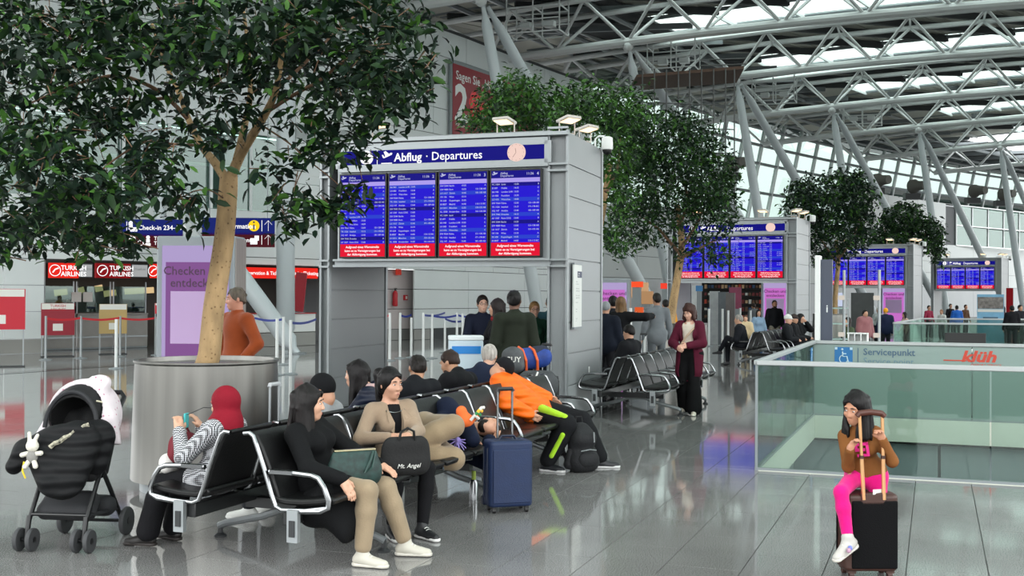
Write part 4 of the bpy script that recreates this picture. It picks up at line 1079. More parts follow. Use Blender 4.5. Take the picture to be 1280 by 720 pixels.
# white-edged sign post left of the desk
p = P(1027, 400, fl_.y - .2 + .9); p.z = 0
t = empty('sign_post', p, -HD, 'tall narrow sign post with a white edge and navy face behind the glass corner', 'sign')
MB().box((-.05, 0, 1.18), (.075, .3, 2.36)).build('edge', M_white, t, bevel=.006); MB().box((.075, 0, 1.16), (.17, .06, 2.28)).build('face', M('slate_navy', '#3b4354', .35), t)
text('lettering', 'i', .16, M_panel, t, (.065, -.033, 1.5), .02)
p = P(1045, 400, fl_.y + 1.8); p.z = 0; t = empty('glass_rack', p, -HD, 'glass shelf rack with pale glowing edges beside the narrow sign post', 'shelf')
for z in (.55, .8, 1.05, 1.3, 1.55): MB().box((0, 0, z), (.36, .3, .02)).build('glass_shelf', M('glass_edge', '#a6c0b8', .2), t)
for x in (-.18, .18): MB().box((x, .14, .85), (.02, .02, 1.7)).build('upright', M_alu, t)

# ------------------------------------------------------------------ hanging direction signs
M_sblue = E('sign_blue', '#1b2f9a', .22); M_sdred = E('sign_dark_red', '#6d1226', .2); M_yel = E('sign_yellow', '#ffd21e', .5)
def arrow(mb, x, z, s, ang, y=-.045):
    R = Matrix.Rotation(ang, 3, 'Y'); c = Vector((x, y, z))
    def q(a, b): return c + R @ Vector((a * s, 0, b * s))
    for a, b in ((q(-.5, 0), q(.5, 0)), (q(-.5, 0), q(-.1, .36)), (q(-.5, 0), q(-.1, -.36))): mb.bar(a, b, .004, .12 * s, up=(0, 1, 0))
def dsign(px0, px1, py0, py1, Y, label, rows):
    a, b = P(px0, py0, Y), P(px1, py1, Y); w, h = b.x - a.x, a.z - b.z
    t = empty('hanging_sign', ((a.x + b.x) / 2, Y, b.z), 0, label, 'sign', 'hanging direction signs')
    for i, m in ((1, M_sblue), (0, M_sdred)):
        o = MB().box((0, 0, h * (.28 + .46 * i) - (.01 if i else 0)), (w, .08, h * (.54 if i else .46))).build('sign_panel', m, t); zc = h * (.28 + .46 * i)
        rows[i](o, w, h, zc)
    for s in (-.4, .4): MB().tube((s * w, 0, h), (s * w, 0, 12.6 - b.z), .012, n=6).build('suspension_rod', M_grey_steel, t)
    return t
def r_check(o, w, h, zc):
    mb = MB(); arrow(mb, -w * .40, zc, h * .24, 0); mb.box((-w * .29, -.042, zc), (.012, .004, h * .36)); mb.box((-w * .19, -.042, zc - h * .08), (.16, .004, h * .14)); mb.ball((-w * .235, -.04, zc + h * .13), .05, 8); mb.box((-w * .235, -.042, zc + h * .02), (.09, .004, .14)); mb.build('icon', M_wlet, o)
    text('lettering', 'Check-in 234–290', h * .215, M_wlet, o, (-w * .13, -.043, zc - h * .09), .012)
def r_wc(o, w, h, zc):
    mb = MB(); arrow(mb, -w * .41, zc, h * .24, 0)
    for x in (-.235, -.185): mb.ball((w * x, -.04, zc + h * .13), .035, 8); mb.box((w * x, -.042, zc - .0), (.07, .004, h * .17)); mb.box((w * x, -.042, zc - h * .13), (.045, .004, h * .12))
    wheelchair(mb, Vector((-w * .09, -.042, zc)), h * .5, 0, Matrix.Identity(3)); mb.ball((w * .015, -.04, zc + h * .12), .045, 8); mb.box((w * .015, -.042, zc), (.08, .004, h * .12)); mb.box((w * .015, -.042, zc - h * .12), (.12, .004, h * .08)); mb.build('icon', M_wlet, o)
    text('lettering', 'Toiletten\nToilets', h * .17, M_wlet, o, (w * .10, -.043, zc + h * .03), .01, spacing=.95)
def r_info(o, w, h, zc):
    text('lettering', 'Information', h * .215, M_wlet, o, (-w * .19, -.043, zc - h * .09), .014)
    mb = MB(); mb.lathe([(0, 0), (h * .18, 0)], 24, (w * .22, -.042, zc), R=Matrix.Rotation(pi / 2, 3, 'X')); mb.build('icon', M_yel, o, smooth=0)
    mb = MB(); mb.box((w * .22, -.044, zc - .03), (.035, .004, h * .17)); mb.box((w * .22, -.044, zc + h * .115), (.04, .004, .04)); mb.build('icon_letter', M_black, o, smooth=0)
    mb = MB(); mb.box((w * .33, -.042, zc), (.012, .004, h * .36)); arrow(mb, w * .42, zc, h * .34, pi / 2); mb.build('icon', M_wlet, o)
def r_shop(o, w, h, zc):
    text('lettering', 'Shops & Restaurants', h * .19, M_wlet, o, (-w * .46, -.043, zc - h * .07), .014)
    mb = MB(); mb.box((w * .22, -.042, zc - .03), (.16, .004, h * .2)); mb.box((w * .26, -.042, zc + h * .06), (.1, .004, h * .16)); mb.box((w * .33, -.042, zc), (.012, .004, h * .3)); arrow(mb, w * .42, zc, h * .32, pi / 2); mb.build('icon', M_wlet, o)
dsign(141, 228, 274, 312, 25.5, 'blue and dark red hanging sign with left arrows, Check-in and Toiletten', (r_wc, r_check))
dsign(253, 343, 272, 311, 25.5, 'blue and dark red hanging sign with up arrows and a yellow i disc', (r_shop, r_info))

# ------------------------------------------------------------------ lit display totem behind the near tree
M_vio = E('display_violet', '#a067b0', .30); M_viol = E('display_lilac', '#c4b0e4', .36); M_plum = M('print_plum', '#3a0d38', .5); M_pink = E('display_pink', '#c86fc8', .45)
def totem(loc, rz, label, w=1.0, h=2.45, dep=.42, full=True, m0=None):
    t = empty('display_totem', loc, rz, label, 'display', 'lit advertising totems')
    MB().box((0, dep / 2, h / 2), (w, dep, h)).build('housing', M('totem_grey', '#8a9195', .4), t, bevel=.02)
    for i in range(9): MB().box((w / 2 + .006, dep * (i + .5) / 9, h / 2), (.012, dep / 9 - .012, h - .06)).build('side_slat', M('warm_grey', '#958e88', .5), t)
    s = MB().box((-.0, -.008, h * .52), (w - .16, .02, h * .86)).build('screen', M_viol, t)
    MB().box((0, -.02, h * .49), (w - .26, .004, h * .75)).build('poster', m0 or M_vio, s, smooth=0)
    text('lettering', 'Checken und\nentdecken', .15 * w, M_plum, s, (-.0, -.025, h * .80), .01, 'CENTER', 1.0)
    if full:
        for i in range(4): MB().box((-w * .24 + i * w * .16, -.024, h * .27), (w * .135, .003, w * .13)).build('icon_field', M('print_lilac', '#cbb7dc', .5), s, smooth=0)
        MB().box((0, -.024, h * .165), (w - .3, .003, h * .13)).build('text_field', M_plum, s, smooth=0)
        for i in range(4): MB().box((w * .1, -.026, h * (.205 - .025 * i)), (w * .44, .003, .018)).build('print_line', M('print_lilac', '#cbb7dc', .5), s, smooth=0)
    MB().box((0, -.02, h * .58), (w * .62, .006, h * .27)).build('blank_field', M('print_pale_lilac', '#b79ac4', .5), s, smooth=0)
    return t
c = P(244, 420, 14.2); c.z = 0; totem(c, -radians(4), 'lit violet display totem with grey frame, behind the trunk of the nearest tree', 1.02, 2.46)
c = P(766, 400, 30); c.z = 0; totem(c, -radians(10), 'pink lit totem half hidden by the right edge of the near board pillar', .9, 2.2, full=False, m0=M_pink)
c = P(969, 400, 38); c.z = 0; totem(c, -radians(20), 'violet lit totem under the second departure board behind the standing man', .95, 2.35, full=False, m0=M_pink)
c = P(1117, 400, 52); c.z = 0; totem(c, -radians(22), 'pink lit totem under the third departure board', 1.15, 2.3, full=False, m0=M_pink)

# ------------------------------------------------------------------ check-in counters in the niche
M_stone = M('counter_stone', '#8d8a86', .35, noise=(3, .08)); M_signred = E('airline_red', '#f0281c', .45); M_signdark = E('airline_dark_red', '#a3141c', .3); M_wface = E('display_grey', '#c9cccc', .3); M_paper = M('paper', '#dcdcd6', .6)
def wall_frame(px, d=DW): 
    p = arc(px, d); a = arc_angle(p); return p, a - pi / 2 - pi         # local -Y looks into the hall
def wz(px, d=DW):
    p = arc(px, d); a = arc_angle(p); n = Vector((cos(a), sin(a), 0)); return p, atan2(-n.x, n.y) + 0
CN = ['left', 'second', 'third', 'fourth']
for i, (x0, x1) in enumerate(((58, 100), (101, 146), (147, 190))):
    p, q = arc(x0, DW + 1.1), arc(x1, DW + 1.1); w = (q - p).length - .03; m = (p + q) / 2; rz = atan2((q - p).y, (q - p).x)
    t = empty('check_in_counter', m, rz, f'grey stone check-in counter in the niche, {CN[i]} from the left end', 'counter', 'check-in counters')
    MB().box((0, .3, .56), (w, .1, 1.0)).build('front_panel', M_stone, t); MB().box((0, .32, .06), (w, .1, .1)).build('plinth', M_grey_steel, t)
    MB().box((0, .5, 1.09), (w, .6, .05)).build('worktop', M_stone, t, bevel=.008); MB().box((0, .25, .38), (w, .03, .05)).build('bumper_rail', M_alu, t)
    for s in (-1, 1): MB().box((s * w / 2 * .96, .35, 1.6), (.035, .035, 1.0)).build('screen_post', M_alu, t)
    MB().box((0, .35, 1.55), (w * .9, .012, .8)).build('glass_screen', M_glass, t, smooth=0)
    R = Matrix.Rotation(rz, 3, 'Z'); e = m + R @ Vector((.35, .55, 0)); e.z = 1.115
    monitor(e, rz + .2, f'black monitor on the check-in counter, {CN[i]} from the left', .42, .28)
    e = m + R @ Vector((-.2 if i else .55, .335, 1.62)); 
    if i < 2: tag(MB().box((0, 0, 0), (.3, .01, .3)).build('paper_notice', M_paper, None, e, rz), f'white paper notice on the glass screen of the {CN[i]} check-in counter', 'notice')
for i, (x0, x1, m_, s1) in enumerate(((61, 97, M_signred, 'TURKISH\nAIRLINES'), (119, 162, M_signdark, 'TURKISH\nAIRLINES'), (188, 200, M_signred, ''))):
    p, q = arc(x0, DW - .02), arc(x1, DW - .02); w = (q - p).length; m = (p + q) / 2; rz = atan2((q - p).y, (q - p).x)
    t = empty('airline_sign', (m.x, m.y, zpx((x0 + x1) / 2, 348)), rz, ('bright red lit airline sign, left over the check-in niche', 'darker red airline sign over the middle check-in counter', 'small bright red lit sign beside the slim column over the niche')[i], 'sign', 'signs over the check-in niche')
    MB().box((0, 0, .23), (w, .12, .44)).build('light_box', m_, t)
    mb = MB(); mb.path([(-w * .32 + .16 * cos(a), -.063, .23 + .16 * sin(a)) for a in [2 * pi * k / 20 for k in range(20)]], .012, 5, closed=True); mb.path([(-w * .32 - .07, -.063, .17), (-w * .32, -.063, .26), (-w * .32 + .1, -.063, .3)], .02, 5); mb.build('emblem', M_wlet, t)
    if s1: text('lettering', s1, .19, M_wlet, t, (-w * .12, -.064, .25), .016, spacing=.95)
for i, (x0, x1) in enumerate(((98, 115), (163, 184))):
    p, q = arc(x0, DW - .02), arc(x1, DW - .02); w = (q - p).length; m = (p + q) / 2; rz = atan2((q - p).y, (q - p).x)
    t = empty('info_display', (m.x, m.y, zpx((x0 + x1) / 2, 348)), rz, ('pale grey info display beside the bright red airline sign', 'pale grey info display beside the darker red airline sign')[i], 'display', 'signs over the check-in niche')
    MB().box((0, 0, .23), (w, .1, .42)).build('casing', M_dark, t); MB().box((0, -.052, .23), (w - .05, .004, .36)).build('screen', M_wface, t, smooth=0); text('lettering', 'Check-in', .1, M('print_grey', '#7d7f80', .6), t, (0, -.056, .25), .01, 'CENTER')
for i, (x0, x1, y0, y1, dd) in enumerate(((68, 84, 362, 369, 3.6), (98, 105, 359, 367, 3.4), (119, 128, 357, 364, 2.6), (130, 145, 363, 370, 3.4), (156, 192, 358, 369, 3.2))):
    p, q = P(x0, (y0 + y1) / 2 + 1, arc(x0, DW + dd).y), P(x1, (y0 + y1) / 2 - 1, arc(x1, DW + dd).y)
    o = MB(); o.bar((0, 0, 0), q - p, .05, .2); o = o.build('light_panel', E('warm_panel', '#f0cf9a', .38), None, p, smooth=0); tag(o, f'warm lit panel in the dark niche, {("first", "second", "third", "fourth", "fifth")[i]} from the left', 'lamp', 'lit panels in the niche')
# right hand end of the niche: lit red sign band, white desks, tilted red banner
for i, (x0, x1, s1) in enumerate(((308, 352, 'Reservation & Ticketing'), (354, 396, 'Information/Ticketing'))):
    p, q = arc(x0, DW - .1), arc(x1, DW - .1); w = (q - p).length; m = (p + q) / 2; rz = atan2((q - p).y, (q - p).x)
    t = empty('lit_sign', (m.x, m.y, zpx((x0 + x1) / 2, 348)), rz, ('lit red ticketing sign left of the thick upright column', 'lit red ticketing sign between the thick column and the near board')[i], 'sign', 'signs over the check-in niche')
    MB().box((0, 0, .18), (w, .1, .36)).build('light_box', M_signred, t); text('lettering', s1, .17, M_wlet, t, (0, -.054, .12), .012, 'CENTER')
for i, (x0, x1) in enumerate(((320, 356), (357, 396))):
    p, q = arc(x0, DW - .8), arc(x1, DW - .8); w = (q - p).length; m = (p + q) / 2; rz = atan2((q - p).y, (q - p).x)
    t = empty('ticket_desk', m, rz, ('white ticket desk with grey plinth left of the thick column', 'white ticket desk with grey plinth behind the blue belts')[i], 'counter', 'ticket desks')
    MB().box((0, .3, .78), (w, .5, .62)).build('front_panel', M_white, t, bevel=.02); MB().box((0, .3, .23), (w, .48, .44)).build('plinth', M_base, t); MB().box((0, .3, 1.1), (w, .6, .03)).build('worktop', M_red, t)
p = arc(372, DW - 1.0); t = empty('banner', (p.x, p.y, 1.12), -.4, 'leaning red upright banner on the ticket desk by the thick column', 'banner'); R = Matrix.Rotation(.12, 3, 'Y')
MB().box(R @ Vector((0, 0, .7)), (.42, .05, 1.3), R=R).build('panel', M('banner_red', '#a5182a', .4), t); MB().box((0, 0, .01), (.4, .25, .02)).build('foot', M_alu, t)
# free-standing boards in front of the counters
def aboard(px, y0, y1, yb, w, label, col, txt, lt=M_white):
    g = G(px, yb); z0, z1 = P(px, y1, g.y).z, P(px, y0, g.y).z
    t = empty('poster_stand', g, .45, label, 'poster stand', 'poster stands by the counters')
    for s in (-1, 1): MB().box((s * w * .47, .03, z1 / 2), (.03, .03, z1)).build('upright', M_alu, t)
    MB().box((0, .05, .012), (w, .35, .024)).build('foot', M_dark, t); MB().box((0, 0, (z0 + z1) / 2), (w, .03, z1 - z0)).build('panel', M('poster_' + col, '#' + col, .5), t)
    MB().box((0, -.017, z1 - (z1 - z0) * .1), (w * .96, .004, (z1 - z0) * .18)).build('header', M_paper, t, smooth=0)
    if txt: text('lettering', txt, .1, M_red if col != 'b59a62' else M_black, t, (0, -.021, z1 - (z1 - z0) * .12), .012, 'CENTER')
    MB().box((0, -.017, z0 + (z1 - z0) * .25), (w * .3, .004, (z1 - z0) * .22)).build('notice_field', M_paper, t, smooth=0)
aboard(72, 379, 419, 446, .85, 'dark red poster stand with a white header, left in front of the check-in counters', '8f1a2c', 'TURKISH\nAIRLINES')
aboard(141, 380, 417, 443, .75, 'sand coloured poster stand between two red-belted queue posts', 'b59a62', '')
aboard(203, 379, 392, 448, .4, 'small red and white poster stand beside the slim column', 'c02030', '')
aboard(-4, 361, 412, 459, 1.2, 'large red poster frame on legs cut by the left edge of the picture', 'c01c30', '')
# red billboard high on the left wall
DB_ = DW - .1; p, q = arc(563, DB_), arc(668, DB_); w = (q - p).length; m = (p + q) / 2; rz = atan2((q - p).y, (q - p).x); z1, z0 = zpx(563, 80), zpx(563, 172)
t = empty('billboard', (m.x, m.y, z0), rz, 'large dark red billboard with white lettering high on the left wall', 'billboard'); h = z1 - z0
MB().box((0, 0, h / 2), (w + .3, .1, h + .3)).build('frame', M_grey_steel, t); MB().box((0, -.055, h / 2), (w, .02, h)).build('poster', M('billboard_red', '#8c1626', .45), t)
text('lettering', 'Sagen Sie „Hi” zu', h * .17, M_white, t, (-w * .47, -.07, h * .80), .012); text('lettering', '2', h * .68, M_white, t, (-w * .48, -.07, h * .26), .03)
text('lettering', 'für', h * .5, M('bright_red', '#e0202c', .4), t, (-w * .32, -.07, h * .34), .04); text('lettering', 'Holen', h * .09, M_white, t, (-w * .47, -.07, h * .16), .01)
# fire extinguisher, call point and lit exit sign on the pinkish wall
def on_wall(px, y, d, out=.1):
    p = arc(px, d - out); a = arc_angle(p); return Vector((p.x, p.y, P(px, y, p.y).z)), a + pi / 2 + pi
p, rz = on_wall(494, 383, DW + .45, .14); t = empty('fire_extinguisher', p, rz, 'red fire extinguisher hung on the pinkish wall under the near board', 'extinguisher')
MB().lathe([(0, 0), (.09, .01), (.1, .05), (.1, .5), (.06, .58), (.03, .6)], 18).build('cylinder', M_red, t); MB().lathe([(.035, .6), (.035, .68), (.01, .7)], 12).box((.04, 0, .68), (.16, .02, .03)).build('valve', M_black, t); MB().path([(.05, 0, .64), (.13, 0, .55), (.12, 0, .25)], .012, 6).build('hose', M_black, t)
p, rz = on_wall(507, 372, DW + .45, .06); tag(MB().box((0, 0, 0), (.2, .08, .2)).box((0, -.045, 0), (.11, .01, .11), m=1).build('call_point', [M_red, M_paper], None, p, rz), 'small red fire alarm call point beside the extinguisher', 'alarm')
p, rz = on_wall(498, 344, DW + .45, .15); t = empty('exit_sign', p, rz, 'glowing red exit sign above the fire extinguisher', 'sign'); MB().box((0, 0, .12), (.3, .06, .22)).build('light_box', E('dim_red', '#c23a2c', .3), t); text('lettering', 'T', .2, M_red, t, (-.05, -.035, .05), .02)

# ------------------------------------------------------------------ queue posts and belts
M_post = M('post_white', '#dcdedd', .35); M_beltb = M('belt_blue', '#1c2f86', .5); M_beltr = M('belt_red', '#c41222', .5)
def post(px, yb, ytop, label, mat=M_post, r=.035, to=None, belt=None, bz=None):
    g = G(px, yb); h = P(px, ytop, g.y).z
    t = empty('queue_post', g, 0, label, 'queue post', 'queue posts')
    MB().lathe([(.16, 0), (.16, .015), (.05, .03), (r, .04)], 20).build('base', M_grey_steel, t); MB().tube((0, 0, .03), (0, 0, h), r, n=14).build('post', mat, t)
    if to is not None:
        q = G(*to) - g; hh = h - .06
        mb = MB(); n = 6; pts = [q * (i / n) + Vector((0, 0, hh - .05 * sin(pi * i / n))) for i in range(n + 1)]
        for i in range(n): mb.bar(pts[i], pts[i + 1], .006, .055)
        mb.build('belt', belt, t)
    return t
PR = [(57, 450, 395), (101, 448, 395), (150, 446, 395), (196, 444, 396)]
for i, (x, b, tp) in enumerate(PR):
    post(x, b, tp, f'red-belted steel queue post before the check-in counters, {("first", "second", "third", "fourth")[i]} from the left', M_alu, .03, PR[i + 1][:2] if i < 3 else None, M_beltr)
post(145, 461, 399, 'single white queue post standing nearer than the red-belted row', M_post)
PB = [(346, 469, 398), (354, 456, 396), (363, 468, 400), (480, 462, 402), (487, 451, 391), (500, 448, 391), (514, 447, 397), (529, 451, 391), (540, 448, 392), (556, 441, 396), (571, 446, 391), (578, 448, 392)]
BT = {1: (318, 452), 2: (395, 455), 4: (470, 450), 5: (514, 447), 7: (556, 441), 8: (571, 446), 9: (578, 448), 10: (592, 446)}
OR2 = ['first', 'second', 'third', 'fourth', 'fifth', 'sixth', 'seventh', 'eighth', 'ninth']
for i, (x, b, tp) in enumerate(PB):
    lb = f'white queue post right of the nearest planter, {OR2[i]} from the left' if i < 3 else f'white queue post in the opening of the near board, {OR2[i - 3]} from the left'
    post(x, b, tp, lb, M_post, .034, BT.get(i), M_beltr if i == 4 else M_beltb)
for i, (x, b, tp) in enumerate(((788, 452, 385), (797, 440, 386), (806, 446, 388), (903, 432, 386), (910, 434, 388), (925, 430, 385), (938, 431, 388), (886, 433, 386), (868, 431, 388))):
    post(x, b, tp, f'white queue post far off behind the burgundy coat and planter, {OR2[i]} in the row', M_post, .04)
# curved low rail with many bars before the far shop
p = G(888, 424); t = empty('bar_railing', p, 0, 'low curved pale barrier of slanted bars in front of the far shop', 'railing'); n = 16
pts = [Vector((-1.2 + 2.5 * i / n, .9 * sin(pi * i / n) - .5, .42)) for i in range(n + 1)]; MB().path(pts, .05, 8).build('top_rail', M_alu, t)
for q in pts: rod('bar', (q.x * .95, q.y - .1, 0), q, .03, t, M_alu)

# ------------------------------------------------------------------ far background: shop, panels, banners
p = G(925, 410.5); t = empty('shop_stand', p, -radians(22), 'dark far shop with lit goods on shelves, under the second departure board', 'shop'); rg = random.Random(3)
MB().box((0, .8, 1.3), (4.6, .1, 2.6)).build('rear_wall', M('shop_dark', '#1c1917', .6), t); MB().box((0, .2, 2.62), (4.8, 1.4, .12)).build('canopy', M_dark, t)
cols = [M('goods_' + c, '#' + c, .5) for c in ('c4472c', 'd9b48a', '7c2b2f', 'e0e0da', '6b4a34', '2d4f7a')]
for k in range(5):
    MB().box((0, .5, .5 + k * .42), (4.3, .4, .03)).build('shelf', M_dark, t); mb = MB()
    for i in range(22): mb.box((-2 + i * .19, .45, .5 + k * .42 + .03 + .1), (.13, .15, rg.uniform(.12, .26)), m=rg.randrange(6))
    tag(mb.build('goods', cols, t), kind='stuff')
for i in range(5): MB().box((-1.6 + i * .8, .1, 2.53), (.12, .12, .04)).build('spot_lamp', E('shop_lamp', '#fff0d8', 1.0), t)
def slab(px, y0, y1, Y, w, label, col, name='map_board', cat='board', em=0, th=.12, rz=-.4):
    c = P(px, y1, Y); z0 = max(0, P(px, y1, Y).z); z1 = P(px, y0, Y).z
    t = empty(name, (c.x, Y, 0), rz, label, cat)
    MB().box((0, 0, (z0 + z1) / 2), (w, th, z1 - z0)).build('panel', E('lit_' + col, '#' + col, em) if em else M('panel_' + col, '#' + col, .4, noise=(5, .12)), t)
    MB().box((0, 0, max(z0, .04) / 2), (w * .7, th * .7, max(z0, .04))).build('foot', M_grey_steel, t); return t
slab(893, 364, 432, 41, .35, 'pale narrow edge-on panel beside the dark map panels', '9a9ea0'); slab(904, 365, 434, 40.5, .35, 'grey slate map panel under the second board, left one', '4a5258'); slab(913, 366, 434, 40, .32, 'brownish grey map panel under the second board, right one', '57504e')
slab(919, 359, 386, 46, .5, 'magenta hanging banner inside the far shop', '7a1440', 'banner', 'banner', 0, .05); slab(869, 357, 424, 37, .28, 'white post with a small sign under the left end of the second board', 'c9cccb', 'sign_post', 'sign')
slab(874, 357, 364, 36.8, .22, 'small blue pictogram plate on the white post', '2a7cb8', 'sign_plate', 'sign', 0, .05)
t = slab(1238, 368, 440, 40.5, .9, 'pale blue roll-up banner with a photo strip below the farthest departure board', '74a9c9', 'roll_up_banner', 'banner')
MB().box((0, -.07, 1.56), (.86, .01, .42)).build('photo_strip', M('photo_grey', '#76706c', .5, noise=(9, .5)), t, smooth=0); MB().box((0, -.07, 1.28), (.86, .01, .1)).build('icon_strip', M_paper, t, smooth=0); MB().box((0, -.07, 1.02), (.5, .01, .06)).build('text_strip', M_pgrey, t, smooth=0)
t = slab(1262, 360, 430, 52, .3, 'slim dark red lit totem at the right edge', 'a01420', 'red_totem', 'sign', .2)
slab(1078, 366, 420, 46, .9, 'dark grey box kiosk under the third departure board', '3c403f', 'kiosk', 'kiosk'); slab(1052, 366, 383, 44, .28, 'small white lit screen at the left under the third board', 'c8d2ea', 'lit_screen', 'screen', .45, .05); slab(1105, 374, 420, 54, .5, 'grey counter block behind the third departure board', '7f8684', 'counter_block', 'counter')
slab(792, 353, 372, 42, 1.1, 'warm lit shop front strip behind the tree planter', 'e8b98a', 'shop_strip', 'shop', .32, .2); slab(806, 364, 380, 41, .6, 'second warm lit shop strip beside the raking column', 'd9a878', 'shop_strip', 'shop', .28, .2)
slab(796, 352, 359, 36, .4, 'orange red lit shop sign above the queue in the distance', 'f2512a', 'shop_sign', 'sign', .5, .1); slab(832, 354, 361, 40, .35, 'small round red lit sign beside the second planter tree', 'e8402c', 'shop_sign', 'sign', .5, .1); slab(799, 384, 396, 30, .22, 'small round orange sign on a white post in the queue', 'e8602c', 'shop_sign', 'sign', .4, .1)
for i, (px, y, Y) in enumerate(((914, 205, 60), (1096, 226, 72), (1141, 233, 74), (1217, 239, 80), (1253, 243, 84))):
    c = P(px, y, Y); t = empty('ventilation_drum', c, 0, f'dark round ventilation drum on the gallery above the far wall, {("leftmost", "second", "third", "fourth", "rightmost")[i]}', 'duct', 'ventilation drums'); Rd = Matrix.Rotation(pi / 2, 3, 'X') @ Matrix.Rotation(.5, 3, 'Y')
    MB().lathe([(.27, -.2), (.46, -.1), (.46, .2), (.33, .4), (.28, 1.0)], 24, R=Rd).build('drum', M('drum_grey', '#5b5853', .6), t); MB().lathe([(0, -.12), (.28, -.12)], 20, R=Rd).build('mouth', M_black, t)
    MB().box((0, .2, -.65), (1.0, .5, .4)).build('stand', M_dark, t)
# ------------------------------------------------------------------ people
def V(*a): return np.array(a if len(a) > 1 else a[0], float)
def nrm(v): return v / (np.linalg.norm(v) + 1e-9)
def ik(a, c, l1, l2, hint):
    d = c - a; L_ = np.linalg.norm(d)
    if L_ > l1 + l2 - .004: c = a + d / L_ * (l1 + l2 - .004); d = c - a; L_ = np.linalg.norm(d)
    n = d / L_; x = (l1 * l1 - l2 * l2 + L_ * L_) / (2 * L_); h = sqrt(max(l1 * l1 - x * x, 0))
    p = hint - n * (hint @ n); p = nrm(p)
    return a + n * x + p * h, c
def Rot(yaw, pitch=0, roll=0):
    """head axes: columns left, back, up; yaw to the left, pitch down, roll towards the left shoulder (degrees)"""
    return np.array(Matrix.Rotation(radians(yaw), 3, 'Z') @ Matrix.Rotation(radians(pitch), 3, 'X') @ Matrix.Rotation(radians(roll), 3, 'Y'))
def stand(H, hands=None, head=(0, 0, 0), stride=0.0, lean=0.0, gap=.1, twist=0, step=None):
    s = H / 1.7
    p = dict(H=H, pel=V(0, .02, .92 * s), nk=V(0, .01 - lean, 1.40 * s), hd=V(0, -.015 - lean * 1.15, 1.565 * s), head=head, twist=twist,
             al=V(gap * s, .03 - stride, .085 * s), ar=V(-gap * s, .03 + stride, .085 * s + (.03 if stride else 0)), kl=V(.1, -1, 0), kr=V(-.1, -1, 0), tl=V(.25, -1, 0), tr=V(-.25, -1, 0),
             hl=V(.27 * s, -.06, .83 * s), hr=V(-.27 * s, -.06, .83 * s), el=V(.4, 1, -.2), er=V(-.4, 1, -.2))
    if hands == 'front': p.update(hl=V(.07, -.26, 1.06 * s), hr=V(-.08, -.27, 1.03 * s), el=V(1, .5, -.6), er=V(-1, .5, -.6))
    if hands == 'phone': p.update(hl=V(.08, -.28, 1.2 * s), hr=V(-.26 * s, -.05, .84 * s), el=V(.8, .3, -1))
    if hands == 'pockets': p.update(hl=V(.21 * s, -.09, .92 * s), hr=V(-.21 * s, -.09, .92 * s), el=V(1, .7, 0), er=V(-1, .7, 0))
    if hands == 'pointing': p.update(hl=V(.27, -.62, 1.38 * s), el=V(.5, 0, -1))
    return p
def sit(H, head=(0, 0, 0), lean=-.06, hands='lap', seat=.43, cross=False):
    s = H / 1.7; z = seat + .085
    p = dict(H=H, pel=V(0, 0, z), nk=V(0, -lean, z + .46 * s), hd=V(0, -lean - .03, z + .625 * s), head=head, twist=0,
             al=V(.11, -.44 * s, .085), ar=V(-.11, -.42 * s, .085), kl=V(.1, -1, .8), kr=V(-.1, -1, .8), tl=V(.2, -1, 0), tr=V(-.2, -1, 0),
             hl=V(.08, -.26, z + .12), hr=V(-.08, -.27, z + .12), el=V(1, .5, -.5), er=V(-1, .5, -.5))
    if hands == 'face': p.update(hl=V(.03, -.17 - lean, z + .52 * s), el=V(.6, -.4, -1))
    if cross: p.update(al=V(-.05, -.62, .36), kl=V(.2, -1, 1.4))
    return p
SKINS = {}
def skin(col): return M('skin_' + col, '#' + col, .5, noise=(14, .06))
def cloth(col, rough=.85, bump=(90, .25), nz=(6, .12)): return M('cloth_' + col + str(int(rough * 100)), '#' + col, rough, noise=nz, bump=bump, sheen=.15, spec=.2)
def padded(col, rough=.6, st=.85):
    """quilted cloth: soft horizontal channels in the relief"""
    if 'padded_' + col in _M: return _M['padded_' + col]
    m = M('padded_' + col, '#' + col, rough, spec=.3); nt = m.node_tree; N = nt.nodes; L = nt.links
    w = N.new('ShaderNodeTexWave'); w.wave_type = 'BANDS'; w.bands_direction = 'Z'; w.inputs['Scale'].default_value = 3.6; w.inputs['Distortion'].default_value = 1.6; w.inputs['Detail Scale'].default_value = 1.2
    tc = N.new('ShaderNodeTexCoord'); L.new(tc.outputs['Object'], w.inputs['Vector']); q = N.new('ShaderNodeBump'); q.inputs['Strength'].default_value = st; q.inputs['Distance'].default_value = .02
    L.new(w.outputs['Fac'], q.inputs['Height']); L.new(q.outputs[0], N['Principled BSDF'].inputs['Normal']); return m
M_eye = M('eye_white', '#d8d4cf', .25); M_iris = M('eye_dark', '#1b120d', .2)

